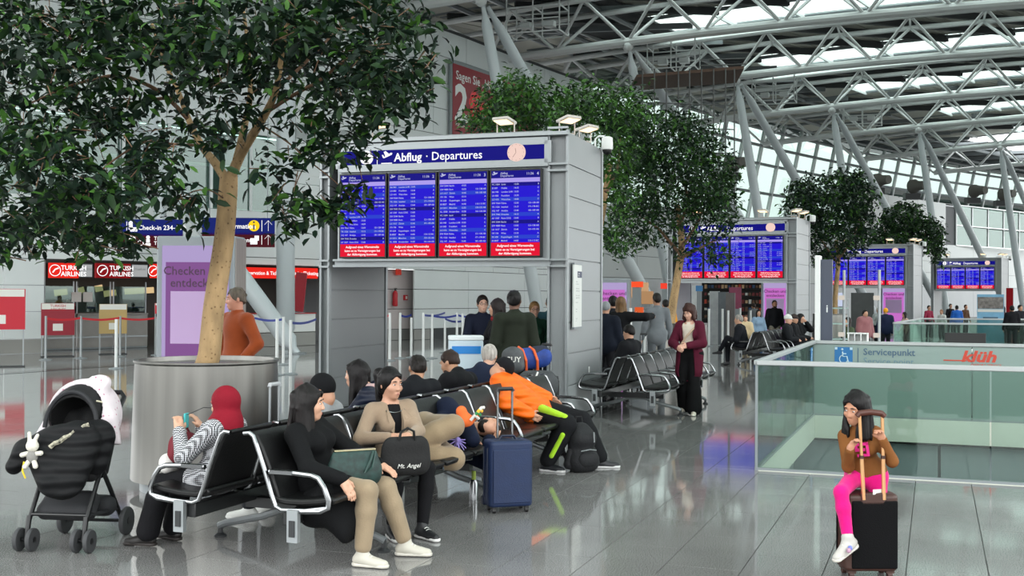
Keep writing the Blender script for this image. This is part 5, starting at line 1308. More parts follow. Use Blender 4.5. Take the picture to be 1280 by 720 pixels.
def fingers(S_, w, d, nrmv, side, h, curl, s, fine):
    """palm, four fingers of their own length and a thumb from the side of the palm"""
    d = nrm(d); n = nrm(nrmv - d * (nrmv @ d)); x = np.cross(n, d) * side            # x points to the thumb side
    pw = w + d * .045 * s
    S_.cap(w, w + d * .03 * s, .026 * s, .028 * s, .02)
    S_.cap(w + d * .03 * s - x * .018 * s, w + d * .075 * s - x * .022 * s, .017 * s, .015 * s, .015); S_.cap(w + d * .03 * s + x * .016 * s, w + d * .08 * s + x * .020 * s, .018 * s, .015 * s, .015)
    k = w + d * .082 * s
    if fine:
        for i, (o, L_) in enumerate(((.027, .070), (.009, .078), (-.009, .073), (-.026, .058))):
            c1 = curl * .6; a = k + x * o * s; b = a + (d * cos(c1) + n * sin(c1)) * L_ * .5 * s; c2 = curl * 1.7; c = b + (d * cos(c2) + n * sin(c2)) * L_ * .5 * s
            S_.cap(a - d * .012 * s, b, .0092 * s, .0086 * s, .006); S_.cap(b, c, .0086 * s, .007 * s, .004)
    else:
        for o, L_ in ((.026, .066), (.009, .076), (-.009, .072), (-.025, .056)):
            a = k + x * o * s; b = a + (d * cos(curl) + n * sin(curl)) * L_ * s; S_.cap(a - d * .01, b, .0105 * s, .009 * s, .004)
    a = w + d * .022 * s + x * .024 * s; b = a + (d * .7 + x * .75 + n * .25) * .036 * s; c = b + (d * .9 + x * .25 + n * .45) * .03 * s
    S_.cap(a, b, .013 * s, .011 * s, .012); S_.cap(b, c, .0105 * s, .008 * s, .005)

def person(label, loc, rz, pose, look, q=1, name='person', group=None):
    """pose points are local (facing -Y, the person's left is +X, ground z = 0); q = 2 close, 1 middle, 0 far"""
    p = dict(pose); H = p['H']; s = H / 1.7; hb = (.022, .0115, .0075)[q]; hc = (.026, .0135, .0095)[q]
    fem = look.get('fem', False); bulk = look.get('bulk', 1.0)
    pel, nk, hd = V(p['pel']), V(p['nk']), V(p['hd']); Rh = p['Rh'] if 'Rh' in p else Rot(*p.get('head', (0, 0, 0))); hs = s * p.get('hs', 1.0)
    tw = radians(p.get('twist', 0)); up = nrm(nk - pel)
    lat0 = V(p['lat']) if 'lat' in p else V(1, 0, 0); latS = V(p['latS']) if 'latS' in p else V(cos(tw), sin(tw), 0)
    lat0 = nrm(lat0 - up * (lat0 @ up) * .5); latS = nrm(latS - up * (latS @ up)); fwd = nrm(np.cross(up, latS) * -1); fwd = -fwd if p.get('flip') else fwd
    sw = (.155 if fem else .178) * s * p.get('shw', 1); hw = .085 * s
    shp = nk - up * .055 * s; shL, shR = shp + latS * sw, shp - latS * sw
    if 'shrug' in p: shL = shL + up * p['shrug']; shR = shR + up * p['shrug']
    hpL, hpR = pel + lat0 * hw, pel - lat0 * hw
    ua, fa, th, sh = .285 * s, .245 * s, .425 * s, .415 * s
    eL, wL = ik(shL, V(p['hl']), ua, fa, V(p['el'])); eR, wR = ik(shR, V(p['hr']), ua, fa, V(p['er']))
    kL, aL = ik(hpL, V(p['al']), th, sh, V(p['kl'])); kR, aR = ik(hpR, V(p['ar']), th, sh, V(p['kr']))
    ch = pel + (nk - pel) * .66; wa = pel + (nk - pel) * .30
    def hp(x, y, z): return hd + Rh @ (V(x, y, z) * hs)
    # ---- body: one continuous skin
    S_ = Sdf(hb)
    S_.ell(hp(0, .012, .025), V(.075, .094, .094) * hs, Rh.T, .02); S_.ell(hp(0, -.022, -.03), V(.055 if fem else .060, .071, .089) * hs, Rh.T, .03); S_.ell(hp(0, -.060, -.090), V(.025 if fem else .030, .025, .021) * hs, Rh.T, .03)
    if q > 0:
        for e in (-1, 1): S_.ell(hp(e * .036, -.066, -.028), V(.024, .02, .022) * hs, Rh.T, .025)
        S_.cap(hp(-.036, -.078, .026), hp(.036, -.078, .026), .012 * hs, k=.02)
        for e in (-1, 1): S_.ell(hp(e * .031, -.101, .004), V(.017, .016, .010) * hs, Rh.T, .012, op=-1)
        S_.cap(hp(0, -.088, .008), hp(0, -.103, -.030), .0080 * hs, .0112 * hs, .012); 
        for e in (-1, 1): S_.ell(hp(e * .011, -.099, -.034), V(.009, .010, .008) * hs, Rh.T, .008)
        S_.cap(hp(-.015, -.086, -.067), hp(.015, -.086, -.067), .009 * hs, k=.012)
    else: S_.ell(hp(0, -.095, -.02), V(.014, .02, .025) * hs, Rh.T, .02)
    for e in (-1, 1): S_.ell(hp(e * .078, .010, -.006), V(.009, .020, .031) * hs, Rh.T, .008)
    S_.cap(hp(0, .018, -.07), nk - up * .02, .050 * s * (.9 if fem else 1.05), .056 * s, .03)
    S_.cap(pel + up * .02, ch, .105 * s * bulk, .118 * s * bulk, .05, (fwd, .78)); S_.cap(shL - latS * .03, shR + latS * .03, .05 * s, k=.06); S_.cap(hpL, hpR, .09 * s, k=.05)
    for a, b, c in ((shL, eL, wL), (shR, eR, wR)):
        S_.cap(a, b, .044 * s, .036 * s, .03); S_.cap(b, c, .036 * s, .025 * s, .02)
    for a, b, c in ((hpL, kL, aL), (hpR, kR, aR)):
        S_.cap(a, b, .078 * s, .05 * s, .05); S_.cap(b, b + (c - b) * .35, .05 * s, .053 * s, .02); S_.cap(b + (c - b) * .35, c, .053 * s, .034 * s, .02)
    for a, t in ((aL, V(p['tl'])), (aR, V(p['tr']))): S_.cap(a - V(0, 0, .04), a + nrm(t) * .11 * s - V(0, 0, .05), .032 * s, .024 * s, .02)
    for sd, e, w, key in ((1, eL, wL, 'l'), (-1, eR, wR, 'r')):
        dd = V(p['d' + key]) if 'd' + key in p else nrm(w - e); nn = V(p['n' + key]) if 'n' + key in p else -latS * sd + V(0, 0, -.3)
        fingers(S_, w, dd, nn, -sd if p.get('flipthumb') else sd, hb, p.get('c' + key, .45), s * 1.02, q == 2)
    sk = look.get('skin', 'c99a80'); ob = S_.build(name, [skin(sk)], None, (loc[0], loc[1], 0), rz)
    tag(ob, label, 'person', group)
    # ---- eyes and brows
    if q == 2 or (q == 1 and look.get('face', True)):
        for e in (-1, 1):
            mb = MB(); R3 = Matrix([list(r) for r in Rh]); mb.ball(hp(e * .031, -.084, .003), (.0115 * hs, .010 * hs, .0052 * hs), 12, 0, R3); None if look.get('asleep') else mb.ball(hp(e * .031, -.0905, .003), (.0060 * hs, .0045 * hs, .0054 * hs), 10, 1, R3); mb.build('eye', [skin(sk) if look.get('asleep') else M_eye, M_iris], ob)
            if e > 0: MB().path([hp(-.021, -.084, -.066), hp(-.010, -.0935, -.0635), hp(0, -.0955, -.0645), hp(.010, -.0935, -.0635), hp(.021, -.084, -.066)], [.0015 * hs, .0034 * hs, .0036 * hs, .0034 * hs, .0015 * hs], 6).path([hp(-.019, -.084, -.067), hp(-.009, -.0925, -.0715), hp(.009, -.0925, -.0715), hp(.019, -.084, -.067)], [.0015 * hs, .0044 * hs, .0044 * hs, .0015 * hs], 6).build('lips', skin(look.get('lip', 'a3685f' if fem else 'a9705f')), ob)
            MB().path([hp(e * .014, -.093, .0265), hp(e * .031, -.0935, .0295), hp(e * .049, -.082, .0235)], [.003 * hs, .0042 * hs, .002 * hs], 6).build('eyebrow', M('brow_' + look.get('hair', '1a1512'), '#' + look.get('hair', '1a1512'), .8), ob)
    # ---- hair, scarf or hat
    hst = look.get('style', 'short'); hm = M('hair_' + look.get('hair', '1a1512'), '#' + look.get('hair', '1a1512'), .5, spec=.25, noise=(30, .35), bump=(70, .5), stretch=(1, 1, .25))
    HH = Sdf(hc)
    def face_out(w=.066, zc=-.05, zr=.115, y=-.10): HH.ell(hp(0, y, zc), V(w, .085, zr) * hs, Rh.T, .015, op=-1)
    if hst in ('short', 'crop', 'balding'):
        g = .010 if hst != 'crop' else .005
        HH.ell(hp(0, .014, .028), V(.075 + g, .094 + g, .094 + g * (1.4 if hst == 'short' else 1)) * hs, Rh.T, .02); HH.ell(hp(0, .052, -.02), V(.064, .050, .060) * hs, Rh.T, .03)
        face_out(.073, -.048, .112, -.088); HH.ell(hp(0, -.005, -.125), V(.13, .082, .115) * hs, Rh.T, .012, op=-1)
        if q > 0:
            rg_ = np.random.default_rng(int(abs(hd[2]) * 1e4) % 877)
            for _ in range(50):
                a_ = rg_.uniform(0, 2 * pi); z_ = rg_.uniform(.03, .12); r_ = sqrt(max(.05, 1 - (z_ / .135) ** 2)); c0 = hp(.080 * r_ * cos(a_), .014 + .100 * r_ * sin(a_), .018 + z_ * .9); c1 = hp(.085 * cos(a_) * min(1, r_ + .2), .016 + .104 * sin(a_) * min(1, r_ + .2), z_ * .9 - .025)
                if c1 is not None and not (sin(a_) < -.3 and z_ < .06): HH.cap(c0, c1, .005 * s, .004 * s, .008)
        if hst == 'balding': HH.ell(hp(0, -.02, .13), V(.05, .08, .05) * hs, Rh.T, .02, op=-1)
    elif hst in ('long', 'bob', 'pony', 'bangs'):
        HH.ell(hp(0, .016, .03), V(.089, .108, .105) * hs, Rh.T, .02)
        L_ = {'long': .34, 'bob': .17, 'pony': .03, 'bangs': .30}[hst]; L_ = look.get('hairlen', L_)
        bk = V(0, 0, -1) if hst != 'pony' else up * -1
        a = hp(0, .045, -.02); HH.cap(a, a + V(0, 0, -L_) + (hp(0, .03, 0) - hd), .085 * s, .062 * s, .03, (Rh[:, 1], .62))
        if hst != 'pony':
            for e in (-1, 1):
                a = hp(e * .066, .0, .0); HH.cap(a, a + V(0, 0, -L_ * .85) + Rh @ V(e * .025, -.01, 0), .034 * s, .026 * s, .03)
        else:
            HH.cap(hp(0, .085, .075), hp(0, .135, .06), .03 * s, .042 * s, .02); HH.cap(hp(0, .135, .06), hp(.0, .125, -.15), .045 * s, .03 * s, .03)
        if q > 0:                                                     # strands lying over the hair
            rg_ = np.random.default_rng(int(abs(hd[2]) * 1e4) % 977)
            for _ in range(60 if q == 2 else 34):
                a_ = rg_.uniform(.28, 2 * pi - .28); a_ = a_ - pi / 2; top_ = hp(rg_.normal(0, .02), .02, .128)
                m1 = hp(.083 * cos(a_), .016 + .104 * sin(a_), .055 + rg_.normal(0, .012)); 
                if hst == 'pony':
                    e_ = hp(rg_.normal(0, .02), .11, .06); HH.cap(m1, e_, .006 * s, .006 * s, .012); continue
                e_ = hp(.084 * cos(a_) + rg_.normal(0, .008), .03 + .085 * sin(a_), -.03) ; f_ = e_ + V(rg_.normal(0, .012), 0, -L_ * rg_.uniform(.72, 1.06)) + (hp(0, .03 * max(0, sin(a_)), 0) - hd)
                HH.cap(top_, m1, .006 * s, .007 * s, .012); HH.cap(m1, e_, .007 * s, .008 * s, .012); HH.cap(e_, f_, .0085 * s, .005 * s, .014)
        if hst == 'bangs': face_out(.060, -.075, .10)
        elif hst == 'bob': face_out(.060, -.06, .105)
        else: face_out(.064, -.05, .115)
    elif hst == 'hijab':
        HH.ell(hp(0, .014, .02), V(.094, .115, .115) * hs, Rh.T, .02); HH.ell(hp(0, .0, -.08), V(.08, .085, .09) * hs, Rh.T, .04)
        HH.cap(hp(0, .02, -.10), nk - up * .03, .075 * s, .12 * s, .05); HH.cap(nk + latS * .10 - up * .04, nk - latS * .10 - up * .04, .068 * s, k=.06)
        HH.cap(nk - up * .02, nk - up * .13 + fwd * .08, .09 * s, .08 * s, .05); HH.cap(nk - up * .02 - fwd * .04, nk - up * .16 - fwd * .11, .09 * s, .07 * s, .05)
        HH.ell(hp(0, -.115, -.022), V(.052, .07, .088) * hs, Rh.T, .012, op=-1)
        hm = cloth(look['hair'], .8, (50, .3))
    elif hst in ('beanie', 'cap', 'hood'):
        hm = cloth(look.get('hat', '15161a'), .85)
        HH.ell(hp(0, .016, .036), V(.086, .105, .100) * hs, Rh.T, .02)
        if hst == 'beanie': HH.ell(hp(0, -.10, -.06), V(.09, .10, .095) * hs, Rh.T, .012, op=-1); HH.ell(hp(0, .0, -.13), V(.14, .14, .10) * hs, Rh.T, .02, op=-1)
        elif hst == 'cap':
            HH.ell(hp(0, .0, -.12), V(.16, .16, .135) * hs, Rh.T, .01, op=-1); HH.cap(hp(0, -.09, .03), hp(0, -.15, .02), .05 * s, .045 * s, .01, (Rh[:, 2], .16))
        else: HH.cap(hp(0, .03, -.02), nk, .10 * s, .10 * s, .05); HH.ell(hp(0, -.115, -.02), V(.062, .085, .10) * hs, Rh.T, .012, op=-1)
    if hst != 'bald': HH.build({'hijab': 'headscarf', 'beanie': 'hat', 'cap': 'cap', 'hood': 'hood'}.get(hst, 'hair'), hm, ob)
    if look.get('beard'):
        BD = Sdf(hc * .8); BD.ell(hp(0, -.042, -.078), V(.056, .058, .043) * hs, Rh.T, .02); BD.ell(hp(0, -.10, -.058), V(.026, .03, .019) * hs, Rh.T, .008, op=-1); BD.ell(hp(0, -.09, .02), V(.09, .06, .062) * hs, Rh.T, .01, op=-1); BD.build('beard', hm, ob)
    if look.get('glasses'):
        mb = MB()
        for e in (-1, 1):
            mb.path([hp(e * .033 + .02 * cos(a), -.108, .002 + .016 * sin(a)) for a in [2 * pi * i / 14 for i in range(14)]], .0022, 5, closed=True); mb.path([hp(e * .053, -.106, .006), hp(e * .08, -.02, .006)], .0022, 5)
        mb.path([hp(-.012, -.110, .004), hp(.012, -.110, .004)], .0022, 5); mb.build('glasses', M_black, ob)
    # ---- legs
    lg = look.get('legs', '17181b'); fit = look.get('fit', .012); T = Sdf(hc); wide = look.get('wide', 0)
    T.cap(hpL, hpR, .094 * s + fit, k=.04); T.cap(pel - up * .01, wa - up * .02, .112 * s * bulk, .10 * s * bulk, .04, (fwd, .8))
    leglen = look.get('leglen', .93)
    for a, b, c in ((hpL, kL, aL), (hpR, kR, aR)):
        T.cap(a, b, .080 * s + fit, .053 * s + fit, .045); e = b + (c - b) * leglen; m_ = b + (e - b) * .35
        T.cap(b, m_, .053 * s + fit, .054 * s + fit + wide * .4, .02); T.cap(m_, e, .054 * s + fit + wide * .4, .040 * s + fit + wide, .02)
    if look.get('legmat2'):
        for a, b, c in ((hpR, kR, aR),):
            o_ = nrm(V(-.55, .0, .85)) * (.068 * s + fit); o2 = nrm(V(-.9, -.4, 0)) * (.050 * s + fit); LS = Sdf(hc * .8); LS.cap(a + (b - a) * .25 + o_, b + o_ * .75, .045 * s, .03 * s, .008); LS.cap(b + (c - b) * .25 + o2, b + (c - b) * .8 + o2 * .8, .024 * s, k=.008); LS.build('leg_stripe', cloth(look['legmat2']), ob)
    T.build('trousers', [cloth(lg)] + ([cloth(look['legmat2'])] if look.get('legmat2') else []), ob)
    # ---- shoes
    if q > 0 or True:
        sc_, so = look.get('shoe', '15151a'), look.get('sole', '0e0e10')
        for a, t in ((aL, V(p['tl'])), (aR, V(p['tr']))):
            t = nrm(t); s0 = s; s = s * p.get('fs', 1); up2 = V(0, 0, 1); up2 = nrm(up2 - t * (up2 @ t)); x_ = np.cross(t, up2); hl_ = a - up2 * .055 * s - t * .035 * s; to = a - up2 * .062 * s + t * .155 * s
            SH = Sdf(hc * .8); SH.cap(hl_ + up2 * .012, to, .037 * s, .031 * s, .03, (up2, .95)); SH.cap(hl_ + t * .03 + up2 * .03, a + up2 * .015, .040 * s, .042 * s, .03); SH.cap(hl_ + t * .04 + up2 * .025, to - t * .05, .034 * s, .03 * s, .03)
            SH.cut(a - up2 * .078 * s, -up2); sh_ = SH.build('shoe', M('shoe_' + sc_, '#' + sc_, .5), ob)
            SL = Sdf(hc * .8); SL.cap(hl_ - up2 * .012, to - up2 * .006, .041 * s, .036 * s, .02); SL.cut(a - up2 * .084 * s, -up2); SL.cut(a - up2 * .060 * s, up2); SL.build('sole', M('sole_' + so, '#' + so, .6), sh_)
            if q == 2 and look.get('laces'):
                mb = MB()
                for i in range(4):
                    c_ = a + t * (.05 + i * .02) * s - up2 * (.008 + i * .011) * s; mb.path([c_ - x_ * .02, c_ + up2 * .008, c_ + x_ * .02], .003, 5)
                mb.build('lace', M_paper, sh_)
            s = s0
    # ---- shirt under an open jacket
    if look.get('shirt'):
        Q = Sdf(hc); Q.cap(pel + up * .03, ch, .108 * s * bulk + .006, .121 * s * bulk + .006, .05, (fwd, .78)); Q.cap(shL - latS * .03, shR + latS * .03, .056 * s, k=.06); Q.cap(nk - up * .04, nk - up * .012, .066 * s, .060 * s, .03)
        Q.build('shirt', cloth(look['shirt']), ob)
    # ---- jacket, coat or sweater
    if look.get('top'):
        g = look.get('g', .016); Q = Sdf(hc); mt = look.get('topmat') or (padded(look['top'], look.get('rough', .6)) if look.get('puff') else cloth(look['top'], look.get('rough', .85))); hem = look.get('hem', 0)
        Q.cap(pel + up * .0, wa, .108 * s * bulk + g * 1.25, .103 * s * bulk + g, .05, (fwd, .82)); Q.cap(wa, ch, .103 * s * bulk + g, .119 * s * bulk + g, .05, (fwd, .80)); Q.cap(shL - latS * .025, shR + latS * .025, .050 * s + g, k=.06)
        if fem: 
            for e in (-1, 1): Q.ell(ch + fwd * .085 * s + latS * e * .065 * s - up * .01, V(.06, .06, .065) * s + g * .6, None, .04)
        if not look.get('nocollar'): Q.cap(nk - up * .035, nk + up * .012, .066 * s + g * .5, .058 * s + g * .5, .03)
        if hem > 0:
            seated = abs(kL[2] - hpL[2]) < .25
            for a, b in ((hpL, kL), (hpR, kR)): Q.cap(a, a + (b - a) * hem, .094 * s + g, (.085 if not seated else .075) * s + g, .06)
            if not seated: Q.cap(pel, pel + (kL + kR - hpL - hpR) * .5 * hem, .11 * s + g, .125 * s + g, .06, (fwd, .8))
        else: Q.cap(hpL + up * .03, hpR + up * .03, .092 * s + g, k=.05)
        sl = look.get('sleeve', .96)
        for a, b, c in ((shL, eL, wL), (shR, eR, wR)):
            if sl <= .5: Q.cap(a, a + (b - a) * sl * 2, .048 * s + g * .9, .046 * s + g * .9, .03)
            else: Q.cap(a, b, .047 * s + g * .9, .040 * s + g * .85, .035); Q.cap(b, b + (c - b) * sl, .041 * s + g * .85, .031 * s + g * .7, .02)
        if look.get('hoodup'): Q.cap(nk - fwd * .06 - up * .06 + latS * .05, nk - fwd * .06 - up * .06 - latS * .05, .075 * s, k=.05)
        if look.get('rings'):                                             # quilting: rings pressed into the padding
            nq = 7
            for i in range(1, nq):
                c_ = pel + (nk - pel) * (i / nq * .92); R_ = .118 * s * bulk + g
                for j in range(18):
                    a0, a1 = 2 * pi * j / 18, 2 * pi * (j + 1) / 18
                    f0 = c_ + (latS * cos(a0) * 1.02 + fwd * sin(a0) * .84) * (R_ + .012); f1 = c_ + (latS * cos(a1) * 1.02 + fwd * sin(a1) * .84) * (R_ + .012)
                    Q.cap(f0, f1, .011, k=.012, op=-1)
            for a, b, c in ((shL, eL, wL), (shR, eR, wR)):
                for u_, v_, n_ in ((a, b, 3), (b, c, 3)):
                    for i in range(n_):
                        c_ = u_ + (v_ - u_) * ((i + .7) / n_); ax, ay, az = frame_of(v_ - u_); r_ = .047 * s + g
                        for j in range(10): Q.cap(c_ + (V(ax) * cos(.628 * j) + V(ay) * sin(.628 * j)) * r_, c_ + (V(ax) * cos(.628 * (j + 1)) + V(ay) * sin(.628 * (j + 1))) * r_, .009, k=.01, op=-1)
        w_ = look.get('open', 0)
        if w_:
            a = nk - up * .03 + fwd * .10 * s; b = pel + fwd * .13 * s - up * .25
            Q.cap(a, wa + fwd * .14 * s, w_ * 1.0, w_ * .8, .012, (fwd, 1.6), op=-1); Q.cap(wa + fwd * .14 * s, b, w_ * .8, w_ * 1.3, .012, (fwd, 1.6), op=-1)
        mats = [mt]
        Q.build(look.get('topname', 'jacket'), mats, ob)
        if look.get('lapel') and w_:
            for e in (-1, 1):
                a = nk - up * .02 + latS * e * .055 * s + fwd * .045 * s; m_ = ch + fwd * (.152 * s) + latS * e * (w_ + .045) + up * .035; b = wa + fwd * (.118 * s) + latS * e * (w_ * .55 + .012) + up * .03
                i_ = ch + fwd * (.140 * s) + latS * e * (w_ * .75); n_ = fwd * .008
                mb = MB(); mb.prism([tuple(x) for x in (a, m_, b, i_)], tuple(n_)); mb.build('lapel', mt, ob, bevel=.002)
        if look.get('fur'):
            Q = Sdf(hc); Q.cap(nk + latS * .09 - up * .02, nk - fwd * .07, .04 * s, k=.04); Q.cap(nk - latS * .09 - up * .02, nk - fwd * .07, .04 * s, k=.04); Q.build('collar', cloth(look['fur'], .95, (120, .8)), ob)
    if look.get('scarf'):
        Q = Sdf(hc); n_ = 12
        for j in range(n_): 
            f = lambda i: nk + (latS * cos(2 * pi * i / n_) * .075 + fwd * sin(2 * pi * i / n_) * .07) * s + up * (.02 + .012 * sin(3 * i))
            Q.cap(f(j), f(j + 1), .034 * s, k=.02)
        Q.build('scarf', cloth(look['scarf']), ob)
    ob['_k'] = 0; del ob['_k']
    return ob, dict(shL=shL, shR=shR, eL=eL, eR=eR, wL=wL, wR=wR, kL=kL, kR=kR, aL=aL, aR=aR, hd=hd, Rh=Rh, nk=nk, pel=pel, ch=ch, fwd=fwd, up=up, lat=latS, s=s, hp=hp)
def local(pt, loc, rz):
    """a place of the hall in a person's own coordinates"""
    d = Vector((pt[0] - loc[0], pt[1] - loc[1], 0)); c, s_ = cos(-rz), sin(-rz)
    return V(d.x * c - d.y * s_, d.x * s_ + d.y * c, pt[2])
# ------------------------------------------------------------------ who is in the hall
RP, RM = pi / 2 - HD, -pi / 2 - HD                 # facing away from the seat row to the right / to the left
def pts(loc, rz, **k): return {a: local(b, loc, rz) for a, b in k.items()}
def tweed():
    m = M('houndstooth', '#8f9094', .85, bump=(90, .2)); nt = m.node_tree; N = nt.nodes; L = nt.links; b = N['Principled BSDF']
    tc = N.new('ShaderNodeTexCoord'); ws = []
    for ax, sc in (('X', 26), ('Z', 26), ('Y', 26)):
        w = N.new('ShaderNodeTexWave'); w.wave_type = 'BANDS'; w.bands_direction = ax; w.inputs['Scale'].default_value = sc; w.inputs['Distortion'].default_value = 1.2; w.inputs['Detail'].default_value = 1; L.new(tc.outputs['Object'], w.inputs['Vector']); ws.append(w)
    a = N.new('ShaderNodeMath'); a.operation = 'ADD'; L.new(ws[0].outputs['Fac'], a.inputs[0]); L.new(ws[1].outputs['Fac'], a.inputs[1])
    a2 = N.new('ShaderNodeMath'); a2.operation = 'ADD'; L.new(a.outputs[0], a2.inputs[0]); L.new(ws[2].outputs['Fac'], a2.inputs[1])
    r = N.new('ShaderNodeValToRGB'); r.color_ramp.elements[0].position = .42; r.color_ramp.elements[0].color = lin('#26272b'); r.color_ramp.elements[1].position = .58; r.color_ramp.elements[1].color = lin('#c3c4c8')
    d = N.new('ShaderNodeMath'); d.operation = 'MULTIPLY'; d.inputs[1].default_value = .333; L.new(a2.outputs[0], d.inputs[0]); L.new(d.outputs[0], r.inputs[0]); L.new(r.outputs[0], b.inputs['Base Color']); return m
# --- woman in the red headscarf, first seat of the left-facing side
lc = B(.22, -.34); p = sit(1.56, (4, 8, 0), .02, seat=.41); p.update(pts(lc, RM, pel=B(.22, -.32, .5), nk=B(.22, -.26, .875), hd=B(.23, -.275, .985), hl=B(.12, -.56, .80), hr=B(.34, -.55, .80), al=B(.14, -.83, .085), ar=B(.36, -.78, .085)))
p.update(el=V(.6, .3, -1), er=V(-.6, .3, -1), dl=V(-.3, -.3, .9), dr=V(.3, -.3, .9), nl=V(-.5, -.8, 0), nr=V(.5, -.8, 0), cl=.8, cr=.8)
person('woman in a dark red headscarf and black and white checked jacket, seated with a phone', lc, RM, p, dict(fem=True, skin='c59a80', style='hijab', hair='7d1022', topmat=tweed(), top='888888', g=.022, hem=.30, legs='121215', wide=.03, shoe='1b1817', sole='2a2523'), 2)
def cup(): pass
ph = empty('phone', B(.23, -.585, .83), RM + .3, 'small turquoise phone held in both hands by the woman in the red headscarf', 'phone')
MB().box((0, 0, .03), (.075, .012, .10)).build('case', M('turquoise', '#3fb3b5', .4), ph, bevel=.004); MB().box((0, -.007, .03), (.066, .002, .088)).build('screen', M_black, ph)
MB().path([(0, .01, .07), (-.0, .12, .12), (.0, .22, .115)], .003, 6).build('cable', M_dark, ph)
def soft_bag(name, c, r, col, label, cat='bag', rough=.7, h=.009, mats=None, rz=0, bump=(60, .3)):
    S_ = Sdf(h); S_.ell((0, 0, 0), V(r), None, .02); b_ = V(r)
    S_.cap((-b_[0] * .55, 0, -b_[2] * .45), (b_[0] * .55, 0, -b_[2] * .45), b_[1] * .95, k=.04, fl=((0, 1, 0), .98)); S_.cap((-b_[0] * .5, 0, b_[2] * .4), (b_[0] * .5, 0, b_[2] * .4), b_[1] * .8, k=.04)
    o = S_.build(name, M('bag_' + col, '#' + col, rough, noise=(10, .25), bump=bump), None, c, rz); tag(o, label, cat); return o
o = soft_bag('handbag', B(.22, -.60, .68), (.12, .065, .095), '6a1422', 'dark red handbag on the lap of the woman in the red headscarf', rz=RM); MB().path([(-.08, 0, .07), (-.05, -.02, .14), (.05, -.02, .14), (.08, 0, .07)], .008, 6).build('handle', M('bag_6a1422', '#6a1422'), o)
o = soft_bag('paper_bundle', B(.16, -.66, .58), (.07, .05, .05), 'd9d6d2', 'crumpled white cloth bundle under the dark red handbag', 'cloth', rz=RM)
# --- woman in the black coat with the green bag
lc = B(.30, .45); p = sit(1.62, (18, 2, 0), -.02, seat=.42); p.update(pts(lc, RP, pel=B(.30, .42, .50), nk=B(.26, .32, .885), hd=B(.25, .36, 1.012), hr=B(.06, .72, .565), hl=B(.52, .74, .595), ar=B(.18, .80, .085), al=B(.55, .92, .085)))
p.update(kl=V(.1, -1, 1.2), kr=V(-.0, -1, 1.2), el=V(.8, .5, -.6), er=V(-.7, .6, -.5), dr=V(.0, -.6, -.8), dl=V(-.1, -1, -.35), nr=V(.3, 0, -1), nl=V(0, -.2, -1), cr=.35, cl=.3, tl=V(.25, -1, 0), tr=V(.05, -1, 0))
pw, bj = person('woman in a black coat, tan trousers and white trainers, seated facing right', lc, RP, p, dict(fem=True, skin='c89a80', style='long', hair='120e0e', hairlen=.24, top='0a0b0d', g=.022, hem=.55, legs='93826a', fit=.016, leglen=.88, shoe='b9b5a9', sole='c6c2b8', laces=True), 2)
S_ = Sdf(.011); S_.cap((-.10, -.12, .46), (-.06, -.30, .30), .12, .10, .05, ((0, 1, 0), .5)); S_.cap((.1, -.02, .45), (-.2, -.05, .36), .13, .12, .05); S_.cap((-.2, -.1, .40), (-.17, -.26, .24), .10, .09, .06, ((0, 1, 0), .5)); S_.build('coat_tail', cloth('0a0b0d'), pw)
o = MB(); w, h_, d = .29, .215, .085
o.prism([(-w / 2, -d / 2, -h_ / 2), (w / 2, -d / 2, -h_ / 2), (w / 2, -.012, h_ / 2), (-w / 2, -.012, h_ / 2)], (0, .024, 0)); o = MB(); 
o.add([(-w / 2, -d / 2, -h_ / 2), (w / 2, -d / 2, -h_ / 2), (w / 2, d / 2, -h_ / 2), (-w / 2, d / 2, -h_ / 2), (-w / 2 * .97, -.014, h_ / 2), (w / 2 * .97, -.014, h_ / 2), (w / 2 * .97, .014, h_ / 2), (-w / 2 * .97, .014, h_ / 2)], [(3, 2, 1, 0), (4, 5, 6, 7), (0, 1, 5, 4), (1, 2, 6, 5), (2, 3, 7, 6), (3, 0, 4, 7)])
c = P(443, 584, 7.24); S_ = Sdf(.007); S_.cap((-w * .36, 0, -h_ * .3), (w * .36, 0, -h_ * .3), .062, k=.05, fl=((0, 1, 0), .75)); S_.cap((-w * .40, 0, h_ * .36), (w * .40, 0, h_ * .36), .035, k=.08, fl=((0, 1, 0), .7)); S_.cap((-w * .38, 0, -h_ * .1), (w * .38, 0, -h_ * .1), .07, k=.05, fl=((0, 1, 0), .6))
gb = S_.build('handbag', M('green_velvet', '#14302c', .6, noise=(24, .55), bump=(40, .3), sheen=.4), None, c, RP - .75); tag(gb, 'dark green velvet frame handbag standing on the lap of the woman in the black coat', 'bag')
MB().box((0, 0, h_ / 2 + .004), (w * .96, .036, .012)).build('frame', M('pale_gold', '#b9b08e', .3, metal=1), gb, bevel=.003); MB().path([(.12, -.02, .1), (.09, -.06, .05), (.05, -.066, -.03), (.10, -.06, .0), (.135, -.02, .1)], .008, 6).build('strap', M('green_strap', '#1b3a34', .5), gb)
